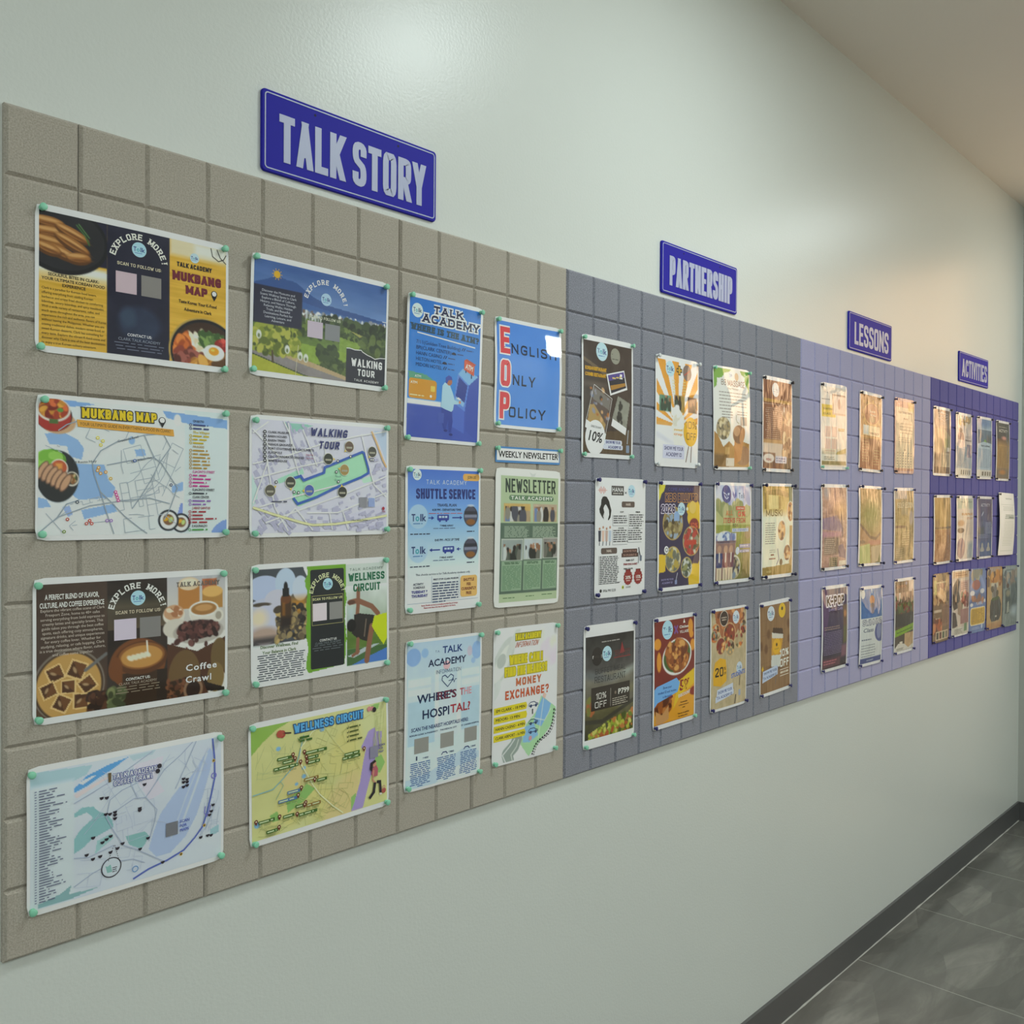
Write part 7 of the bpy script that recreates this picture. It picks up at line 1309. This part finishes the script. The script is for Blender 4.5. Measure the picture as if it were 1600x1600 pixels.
c.rect(.04, .03, .70, .19, '#3a2420'); c.rect(.70, .02, .96, .19, '#d6c0b0'); c.rect(.04, .19, .5, .33, '#8a6a5c'); c.rect(.2, .19, .34, .31, '#cfc8bc'); c.rect(.5, .19, .96, .33, '#6a4a40'); c.dots(24, (.05, .2, .95, .36), .04, ['#5a4a3c', '#a88a74', '#4c5c34'], 3); c.rect(.04, .33, .96, .46, '#4f5a34'); c.ell(.65, .42, .16, .06, '#6c2f28'); c.dots(30, (.05, .34, .95, .5), .04, ['#5f6c34', '#3c3a28', '#7a3c30'], 4); c.rect(.04, .47, .96, .64, '#33302c'); c.poly([(.04, .68), (.96, .62), (.96, .71), (.04, .77)], '#7aa024'); c.rect(.04, .77, .5, .92, '#4a3f34'); c.rect(.5, .74, .96, .94, '#b8986c'); c.noise(.08, (14, 14), (.5, .74, .96, .94)); c.poly([(.04, .92), (.2, .86), (.5, .88), (.7, .94), (.96, .90), (.96, .965), (.04, .965)], '#d0ccc0'); p.put(c)
p.t('TAEKWON', .08, .09, .52, .125, '#a06a50', 's', .2); p.t('8', .52, .05, .62, .09, '#8a8aa4', 'b'); p.sq(.12, .71, .9, 1, .1, .014, '#4c6c1c', 2, slope=-.05); p.card(.26, .84, .40, .88, '#d4cdbc'); p.sq(.12, .925, .5, 2, .016, .008, '#6a6458', 3); p.done()

# ================================================================= violet boards
p, c = far('p37', 'laminated_poster', 'brown poster with a title box above a bedroom photo, first of the violet boards', 'brown title box poster', 37, '#7a6658', GV, .005)
c.grad(0, .05, 1, .3, '#6a5850', '#8a7a6a'); c.poly([(.5, .3), (.96, .42), (.96, .62), (.55, .66)], '#8c8a6c'); c.rect(.55, .45, .78, .58, '#6f7c3c', .9, .04); c.rect(.74, .58, .90, .64, '#c9c4b8'); c.rect(.04, .30, .45, .68, '#b8986c', .8, .08); c.rect(.4, .66, .93, .87, '#a0947c'); c.rect(.04, .68, .3, .77, '#5c3c2c', .8, .05); c.rect(.04, .87, .96, .955, '#46302a'); c.noise(.04, (12, 12)); p.put(c)
p.line([(.22, .09), (.80, .09), (.80, .16), (.62, .18), (.58, .21), (.45, .18), (.22, .16)], .012, '#b8b0ac', closed=True); p.t('TAKE ROOM', .26, .115, .76, .145, '#cfc8c4', 'c', .18); p.sq(.34, .225, .64, 2, .02, .009, '#b0a49c', 3, 'c'); p.sq(.44, .70, .88, 7, .022, .007, '#6f6554', 4, 'j'); p.done()
p, c = far('p38', 'laminated_poster', 'pale grey poster with a standing figure and blue text lines, second on violet', 'pale grey figure poster', 38, '#b9b2ae', GV, .005)
c.rect(.04, .52, .96, .85, '#8fa0ae'); c.rect(.60, .48, .94, .68, '#6a6a84'); c.ell(.28, .38, .17, .12, '#8c6a62'); c.ell(.26, .27, .10, .05, '#5a4640'); c.poly([(.12, .42), (.42, .42), (.36, .54), (.15, .54)], '#c9b4b0'); c.rect(.04, .85, .96, .965, '#c4c4bc'); c.dots(12, (.1, .05, .9, .16), .06, ['#a8884c', '#8a8a74', '#d0c8b8'], 3); c.noise(.05, (8, 12)); p.put(c)
p.sq(.3, .13, .85, 1, .1, .014, '#6a5f50', 2); p.t('MASSAGE', .52, .405, .93, .43, '#5c5458', 'x'); p.sq(.55, .35, .93, 2, .02, .01, '#8f8784', 3); p.sq(.10, .56, .56, 13, .021, .008, '#5f7484', 4)
for i in range(5): p.rect(.30 + .13 * i, .875, .36 + .13 * i, .945, '#5f605c')
p.done()
p, c = far('p39', 'laminated_poster', 'blue lake poster with a small green tent above pale text, third on violet', 'blue lake poster', 39, '#9ab0c2', GV, .005)
c.grad(.04, .04, .96, .2, '#6a86a4', '#8ea6b8'); c.ell(.5, .10, .35, .08, '#5a7ca8', soft=.1); c.rect(.04, .21, .96, .44, '#4f687c'); c.noise(.06, (10, 12), (.04, .04, .96, .44)); c.poly([(.35, .42), (.50, .35), (.64, .42)], '#6f9c48'); c.rect(.6, .3, .96, .42, '#3f4c54', .8, .1); c.poly([(.04, .44), (.4, .40), (.96, .42), (.96, .52), (.04, .50)], '#9cb4c4'); c.rect(.04, .85, .96, .965, '#c2c4bc'); p.put(c)
p.t('THE CAMPING', .22, .455, .82, .48, '#30424c', 'x'); p.sq(.10, .52, .92, 14, .022, .008, '#6a8296', 3)
for i in range(4): p.rect(.28 + .17 * i, .88, .38 + .17 * i, .945, '#6f6a5c')
p.done()
p, c = far('p40', 'laminated_poster', 'charcoal and ochre activity poster in the right end of the top row on violet', 'charcoal and ochre poster', 40, '#9a7c48', GV, .004)
c.rect(.04, .04, .96, .36, '#46443e'); c.grad(.04, .30, .96, .42, '#5a4634', '#9a7c48'); c.ell(.5, .29, .17, .04, '#c08a7c', soft=.04); c.noise(.05, (10, 12)); c.rect(.04, .80, .96, .965, '#6a6054', .8, .1); c.ell(.45, .86, .22, .05, '#b07a3c', soft=.05); p.put(c)
p.sq(.2, .10, .8, 1, .1, .016, '#8f8a7c', 2); p.t('ACTIVITY', .18, .145, .84, .195, '#d4d0c4', 'c', .2); p.sq(.12, .44, .88, 14, .024, .008, '#7c6438', 3); p.done()
p, c = far('p41', 'laminated_poster', 'poster painted with golden reflection and a dark waistline, first of the middle row on violet', 'golden middle row poster', 41, '#a0803f', GV, .007)
c.noise(.12, (6, 12)); c.rect(.04, .46, .96, .49, '#5a4020'); c.rect(.04, .5, .96, .97, '#8f6038'); c.noise(.14, (30, 30), (.04, .5, .96, .97)); c.rect(.04, .36, .25, .48, '#6f5430', .8, .08); p.put(c); p.done()  # gold of the reflected window light painted into the print colour
p, c = far('p42', 'laminated_poster', 'pale poster with orange headings and a dark haired figure in the middle row on violet', 'pale orange headed poster', 42, '#c8bdb0', GV, .007)
c.rect(.04, .04, .96, .2, '#9cac9c', .9, .05); c.rect(.45, .04, .62, .3, '#d0c4ac', .8, .05); c.ell(.2, .42, .16, .06, '#b08868', soft=.04); c.ell(.2, .53, .17, .05, '#3f302c'); c.ell(.24, .80, .22, .20, '#8a7078'); c.rect(.62, .72, .96, .965, '#8095a0', .8, .1); c.noise(.05, (10, 12)); p.put(c)
p.t('TALK', .18, .085, .42, .11, '#6a7a6c', 'b'); p.t('STORY', .6, .085, .9, .11, '#6a7a6c', 'b'); p.t('SURPRISE', .22, .265, .90, .30, '#b88a54', 'x'); p.t('STUDY', .5, .33, .92, .365, '#b88a6c', 'x'); p.sq(.45, .42, .95, 9, .021, .007, '#b0a69c', 3); p.done()
p, c = far('p43', 'laminated_poster', 'dark blue activity poster with two white figures in the middle row on violet', 'dark blue activity poster', 43, '#3c4a74', GV, .004)
c.grad(.04, .04, .96, .4, '#4a4668', '#3a4470'); c.rect(.6, .1, .96, .4, '#4f3a54', .7, .1); c.ell(.32, .28, .08, .02, '#a8b4cc', -.6); c.rect(.04, .5, .4, .62, '#3f4c54', .8, .08); c.rect(.04, .72, .96, .965, '#35558a', .7, .1); c.noise(.04, (8, 10)); p.put(c)
p.t('ACTIVITY', .22, .115, .80, .165, '#b9bccc', 'c', .2); p.sq(.5, .42, .96, 9, .021, .007, '#8f9cb8', 3); p.sq(.1, .61, .8, 3, .024, .008, '#7886a8', 4)
for u in (.32, .72): p.circ(u, .79, .06, '#9a9c98', 'figure_drawing', 12); p.poly([(u - .13, .86), (u - .07, .81), (u + .07, .81), (u + .13, .86), (u + .1, .885), (u - .1, .885)], '#9a9c98', 'figure_drawing')
p.done()
p = Poster('p44', 'paper_notice', 'plain white typed notice hanging loose at the right end of the violet boards', 'notice', GV, GEO['p44'], 'white typed notice', film='paper', seed=44, bulge=.010, paper='#e4e6da', rad=.001)
p.t('NOTICE', .34, .085, .74, .105, '#8a9488', 'b'); p.line([(.08, .19), (.92, .19)], .006, '#b4bcae'); p.sq(.14, .22, .8, 4, .02, .006, '#b9c0b2', 2, 'c'); p.sq(.2, .35, .85, 3, .026, .014, '#8f9a8c', 3, 'c'); p.t('JAN 20 - 23', .42, .375, .80, .40, '#7c877c', 'x'); p.sq(.16, .45, .8, 16, .026, .006, '#c0c7b8', 4, 'c'); p.line([(.1, .93), (.9, .93)], .006, '#b4bcae'); p.done()
p, c = far('p45', 'laminated_poster', 'brown crowded street poster with four framed pictures, first of the bottom row on violet', 'brown street poster', 45, '#7c6248', GV, .003, m=(.02, .015, .98, .985), paper='#6a5240')
c.rect(.02, .015, .98, .15, '#8d7450', .9, .05); c.dots(80, (.05, .12, .95, .42), .06, ['#a08058', '#6a4c38', '#c0a078', '#8c5a44', '#54402c', '#b89060'], 3); c.poly([(.05, .10), (.2, .10), (.18, .30), (.05, .30)], '#a8b05c', .7); c.rect(.5, .45, .97, .78, '#8d6a50'); c.rect(.05, .52, .45, .56, '#c4b098'); c.rect(.05, .64, .38, .68, '#b8a48c'); c.dots(20, (.05, .68, .5, .84), .07, ['#a85a34', '#c07a4c', '#6c3c28'], 4); c.noise(.05, (14, 14)); c.rect(.18, .84, .92, .965, '#d0bc9c')
for k in range(4): c.rect(.22 + .18 * k, .855, .35 + .18 * k, .95, ['#4c4438', '#6a3c30', '#545c44', '#7c705c'][k])
p.put(c); p.sq(.15, .12, .85, 1, .1, .022, '#cdb890', 3); p.sq(.55, .48, .92, 12, .022, .007, '#6c4c38', 4); p.done()
p, c = far('p46', 'laminated_poster', 'white poster with a dark climber and a red block in the bottom row on violet', 'white climber poster', 46, '#c8b8a8', GV, .003, m=(.03, .02, .97, .98))
c.rect(.03, .02, .97, .12, '#c8a884'); c.rect(.45, .17, .97, .38, '#b99a90'); c.poly([(.03, .25), (.3, .12), (.42, .18), (.36, .32), (.45, .42), (.40, .56), (.1, .60), (.03, .5)], '#453a34'); c.ell(.75, .42, .22, .10, '#a05048'); c.dots(20, (.5, .35, .95, .58), .06, ['#8c4c44', '#6a3a34', '#b4705c', '#4a5a44'], 3); c.poly([(.3, .5), (.5, .46), (.55, .58), (.45, .70), (.3, .66)], '#9a8068'); c.line([(.1, .62), (.25, .68), (.3, .86)], .03, '#c8beb0'); c.rect(.45, .6, .97, .82, '#98706a'); c.poly([(.03, .62), (.2, .64), (.3, .84), (.03, .88)], '#4c403c'); c.rect(.03, .86, .97, .98, '#c6c2b4'); c.rect(.68, .82, .86, .94, '#6f8a62'); c.noise(.05, (12, 14)); p.put(c)
p.sq(.18, .045, .85, 2, .03, .016, '#9a6a3c', 3); p.sq(.5, .20, .9, 4, .03, .010, '#8c5f58', 4); p.sq(.15, .89, .6, 4, .02, .009, '#6f6a60', 5); p.done()
p, c = far('p47', 'laminated_notice', 'blue notice with a robed figure above a yellow text box in the bottom row', 'blue and yellow notice', 47, '#6a7fae', GV, .003, m=(.02, .015, .98, .985), paper='#6a7fae')
c.dots(16, (.05, .02, .7, .12), .08, ['#8a8a7c', '#7c7a5c', '#a0a08c'], 3); c.poly([(.55, .12), (.7, .1), (.97, .3), (.97, .4), (.75, .3)], '#8ca0cc', .6); c.ell(.38, .255, .24, .10, '#9a5f58'); c.poly([(.05, .42), (.15, .34), (.38, .40), (.6, .34), (.85, .36), (.97, .48), (.97, .56), (.8, .5), (.05, .55)], '#5c6c94'); c.ell(.16, .38, .13, .05, '#c8ccd0'); c.ell(.75, .36, .14, .05, '#c8ccd0'); c.dots(12, (.15, .45, .8, .52), .05, ['#a8785c', '#8a6454'], 4); c.ell(.12, .56, .08, .035, '#d0d2d2'); c.ell(.93, .52, .07, .035, '#d0d2d2'); p.put(c)
p.t('PLANNING', .38, .525, .75, .57, '#b9c4dc', 'c', .2); p.rr(.05, .605, .97, .885, .08, '#dcd0a8', 'text_box'); p.rr(.08, .62, .94, .87, .07, '#c4a03c', 'text_box'); p.sq(.15, .645, .88, 9, .024, .010, '#7c6428', 3); p.sq(.15, .915, .65, 2, .022, .009, '#a4b4d0', 4); p.circ(.76, .915, .05, '#b4c0d4', 'logo', 12); p.done()
p, c = far('p48', 'laminated_poster', 'tan poster with a big dark backpack shape in the bottom row on violet', 'tan backpack poster', 48, '#b09468', GV, .003, m=(.02, .015, .98, .985), paper='#a58a62')
c.rect(.02, .015, .98, .12, '#a89a8c'); c.dots(24, (.05, .08, .95, .26), .08, ['#b8803c', '#8c5c30', '#c89a58', '#6c5440'], 3); c.rect(.25, .26, .7, .34, '#b8b4a0'); c.rect(.30, .34, .62, .50, '#8a8678'); c.dots(12, (.3, .33, .65, .46), .05, ['#5c5444', '#74706c'], 4); c.poly([(.25, .52), (.80, .50), (.92, .62), (.90, .80), (.75, .87), (.28, .88), (.18, .80), (.18, .62)], '#48443e'); c.poly([(.3, .50), (.75, .48), (.75, .53), (.3, .55)], '#4c5a34'); c.ell(.55, .8, .06, .02, '#c0bcb0'); c.grad(.02, .9, .98, .985, '#b08a5c', '#a87c4c'); c.noise(.05, (12, 14)); p.put(c); p.done()
p, c = far('p49', 'laminated_poster', 'grey green photo poster with a person, last of the bottom row on violet', 'grey green photo poster', 49, '#7f8a86', GV, .003, m=(.02, .015, .98, .985), paper='#8c9690')
c.rect(.02, .015, .98, .14, '#98a4a4'); c.dots(24, (.05, .12, .95, .3), .09, ['#8a7a6c', '#6c7a80', '#a0988a', '#5c6468'], 3); c.rect(.5, .3, .98, .68, '#4f5a5c', .9, .08); c.ell(.3, .33, .09, .05, '#5c4c44'); c.poly([(.15, .40), (.42, .36), (.5, .56), (.42, .78), (.15, .78)], '#4c5654'); c.poly([(.28, .60), (.38, .58), (.42, .76), (.25, .78)], '#9aa094'); c.ell(.32, .45, .13, .07, '#8a8874', soft=.05); c.ell(.8, .75, .25, .10, '#a4b4bc', soft=.12); c.noise(.07, (14, 16)); p.put(c); p.sq(.2, .06, .75, 1, .1, .022, '#6c787c', 3); p.done()

# ================================================================= blue name signs
M_BLUE = plain('blue_enamel', '#2a27a6', 0.6, 0.18); M_SILVER = plain('silver_white_paint', '#b6bcd8', 0.4); M_HOLE = plain('dark_hole', '#141238', 0.7)
def sign(geo, text, label, short, u0, u1, v0, v1, th=.165):
    cx, cz, w, h, ang = geo; yb, yf = WALL_Y - 0.0035, WALL_Y - 0.0060
    def loop(ins, r, y):
        P = []
        for sx_, sz_, a0 in ((1, 1, 0), (-1, 1, 90), (-1, -1, 180), (1, -1, 270)):
            for k in range(7):
                a = math.radians(a0 + 15 * k); P.append((sx_ * (w / 2 - ins - r) + r * math.cos(a), y, sz_ * (h / 2 - ins - r) + r * math.sin(a)))
        return P
    rings = [loop(.0, .008, WALL_Y - .0006), loop(0, .008, yb), loop(.0010, .007, yf + .0004), loop(.0022, .0062, yf)]
    V = [q for r in rings for q in r]; n_ = len(rings[0]); F = []
    for k in range(3):
        for i in range(n_): F.append((k * n_ + i, k * n_ + (i + 1) % n_, (k + 1) * n_ + (i + 1) % n_, (k + 1) * n_ + i))
    F.append(tuple(range(3 * n_, 4 * n_))); F.append(tuple(range(n_))[::-1])
    o = tag(mesh_obj('name_sign', V, F, M_BLUE), label, 'sign', 'blue signs above the boards'); o.location = (cx, 0, cz); o.rotation_euler = (0, -math.radians(ang), 0)
    def solid(name, V2, F2, y0, y1, m):
        V2 = np.asarray(V2); N_ = len(V2)
        # flat front with skirt
        V2, lv_ = V2[:, :2], (V2[:, 2] if V2.shape[1] > 2 else np.zeros(len(V2))); V = [(a, y1 - q * 2.5e-5, b) for (a, b), q in zip(V2, lv_)] + [(a, y0, b) for a, b in V2]
        F = []
        for f in F2:
            ar = sum(V2[f[i]][0] * V2[f[(i + 1) % len(f)]][1] - V2[f[(i + 1) % len(f)]][0] * V2[f[i]][1] for i in range(len(f)))
            f = f if ar > 0 else f[::-1]; F.append(tuple(f))
            for i in range(len(f)): F.append((f[i], N_ + f[i], N_ + f[(i + 1) % len(f)], f[(i + 1) % len(f)]))
        return mesh_obj(name, V, F, m, o)
    L = [(q[0], q[2]) for q in loop(.0062, .0055, 0)]
    V2, F2 = ribbon(L, .0021, True); solid('border_line', V2, F2, yf + .0002, yf - .0006, M_SILVER)
    V2, F2 = stroke_text(text, (u1 - u0) * w, (v1 - v0) * h, th, gapf=.22); V2 = V2 + [(u0 - .5) * w, (.5 - v1) * h, 0]; solid('lettering', V2, F2, yf + .0002, yf - .0008, M_SILVER)
    for u in (.27, .75):
        a = np.linspace(0, 2 * np.pi, 14, endpoint=False); c2 = np.stack([(u - .5) * w + .0024 * np.cos(a), (.5 - .115) * h + .0024 * np.sin(a)], 1); solid('screw_hole', c2, [tuple(range(14))], yf + .0002, yf - .0002, M_HOLE)
SIGN = {'s1':(0.6005,2.3105,0.3958,0.1410,0.0),'s2':(1.7899,2.3069,0.3921,0.1383,-0.1),'s3':(2.9680,2.3072,0.3973,0.1379,0.1),'s4':(4.1646,2.3157,0.4233,0.1369,0.6)}
sign(SIGN['s1'], 'TALK STORY', 'blue enamel sign lettered TALK STORY on the white wall above the beige boards', '', .085, .925, .255, .835)
sign(SIGN['s2'], 'PARTNERSHIP', 'blue enamel sign lettered PARTNERSHIP on the white wall above the grey boards', '', .095, .925, .245, .82)
sign(SIGN['s3'], 'LESSONS', 'blue enamel sign lettered LESSONS on the white wall above the lavender boards', '', .12, .91, .245, .83)
sign(SIGN['s4'], 'ACTIVITIES', 'blue enamel sign lettered ACTIVITIES on the white wall above the violet boards', '', .085, .94, .235, .82)

# ================================================================= push pins
def pin_mesh(name, m, L=1.0):
    prof = [(0.0, 0.0), (.0042, 0.0), (.0042, .0009), (.0026, .0017), (.0021, .0030), (.0024, .0044 * L), (.0048, .0054 * L), (.0054, .0062 * L), (.0054, .0076 * L), (.0046, .0085 * L), (.0024, .0089 * L), (0, .0090 * L)]
    n_ = 18; V, F = [], []
    for r, y in prof:
        for k in range(n_): a = 2 * math.pi * k / n_; V.append((r * math.cos(a), -y, r * math.sin(a)))
    for j in range(len(prof) - 1):
        for k in range(n_): F.append((j * n_ + k, (j + 1) * n_ + k, (j + 1) * n_ + (k + 1) % n_, j * n_ + (k + 1) % n_))
    me = bpy.data.meshes.new(name); me.from_pydata(V, [], [f[::-1] for f in F]); me.materials.append(m); me.polygons.foreach_set('use_smooth', [True] * len(F)); me.update()
    return me
PM = {'g': (pin_mesh('green_pin', plain('mint_green_plastic', '#8ed8b6', 0.35)), 'mint green'), 'b': (pin_mesh('blue_pin', plain('navy_blue_plastic', '#29296c', 0.35)), 'navy blue'),
      'k': (pin_mesh('dark_pin', plain('black_plastic', '#1c1a22', 0.35)), 'black'), 'w': (pin_mesh('clear_pin', plain('clear_white_plastic', '#dfe2e2', 0.2), 1.3), 'clear white'), 'l': (pin_mesh('long_pin', plain('dark_navy_plastic', '#1e1d44', 0.35), 1.9), 'long navy')}
WH = ('upper left', 'upper right', 'lower left', 'lower right')
PINS = {'p1': 'gggg', 'p2': 'gggg', 'p3': 'gggg', 'p4': 'gggg', 'p5': 'gggg', 'p6': 'gggg', 'p7': 'gggg', 'p8': 'gggg', 'p9': 'gggg', 'p10': 'gggg', 'p11': 'gg--', 'p12': 'gggg', 'p14': 'gggg', 'p15': 'gggg',
        'p16': 'gggg', 'p17': 'wwww', 'p18': 'ggkg', 'p19': 'kkkk', 'p20': 'bbbb', 'p21': 'bbbb', 'p22': 'bbbl', 'p23': 'llll', 'p24': 'bbgg', 'p25': 'bbbg', 'p26': 'bbbb', 'p27': 'bbbb', 'p28': 'k-gg', 'p29': 'kkkk', 'p30': 'bkk-',
        'p31': 'kkkk', 'p32': 'llll', 'p33': 'bbbb', 'p34': 'bbbb', 'p35': 'bbbb', 'p36': 'bbbb', 'p37': 'kk-k', 'p38': 'kkkk', 'p39': 'kkkk', 'p40': 'kkkk', 'p41': 'kkkk', 'p42': 'kkkk', 'p43': 'kkkk', 'p44': 'k---',
        'p45': 'bbbb', 'p46': '-bbb', 'p47': '-bbb', 'p48': 'bbbb', 'p49': 'bbbb'}
R = random.Random(77)
NAMES = {'g': 'mint green push pins', 'b': 'navy blue push pins', 'k': 'black push pins', 'w': 'clear push pins', 'l': 'long navy push pins'}
for key, code in PINS.items():
    s = POSTERS[key]
    for i, ch in enumerate(code):
        if ch == '-': continue
        du = .0072 / s.w; dv = .0075 / s.h
        if key == 'p11': du, dv = .001 / s.w, .004 / s.h
        u = (du if i % 2 == 0 else 1 - du) + R.uniform(-.0022, .0022) / s.w; v = (dv if i < 2 else 1 - dv) + R.uniform(-.0022, .0022) / s.h
        q = s.P(np.array(u), np.array(v), .0008); a = math.radians(s.ang)
        o = bpy.data.objects.new('push_pin', PM[ch][0]); link(o)
        x, z = q[0] * math.cos(a) - q[2] * math.sin(a), q[0] * math.sin(a) + q[2] * math.cos(a)
        o.location = (s.root_loc[0] + x, q[1], s.root_loc[2] + z); o.rotation_euler = (R.uniform(-.12, .12), 0, R.uniform(-.12, .12))
        tag(o, '%s push pin at the %s corner of the %s' % (PM[ch][1], WH[i], s.short), 'push pin', NAMES[ch])
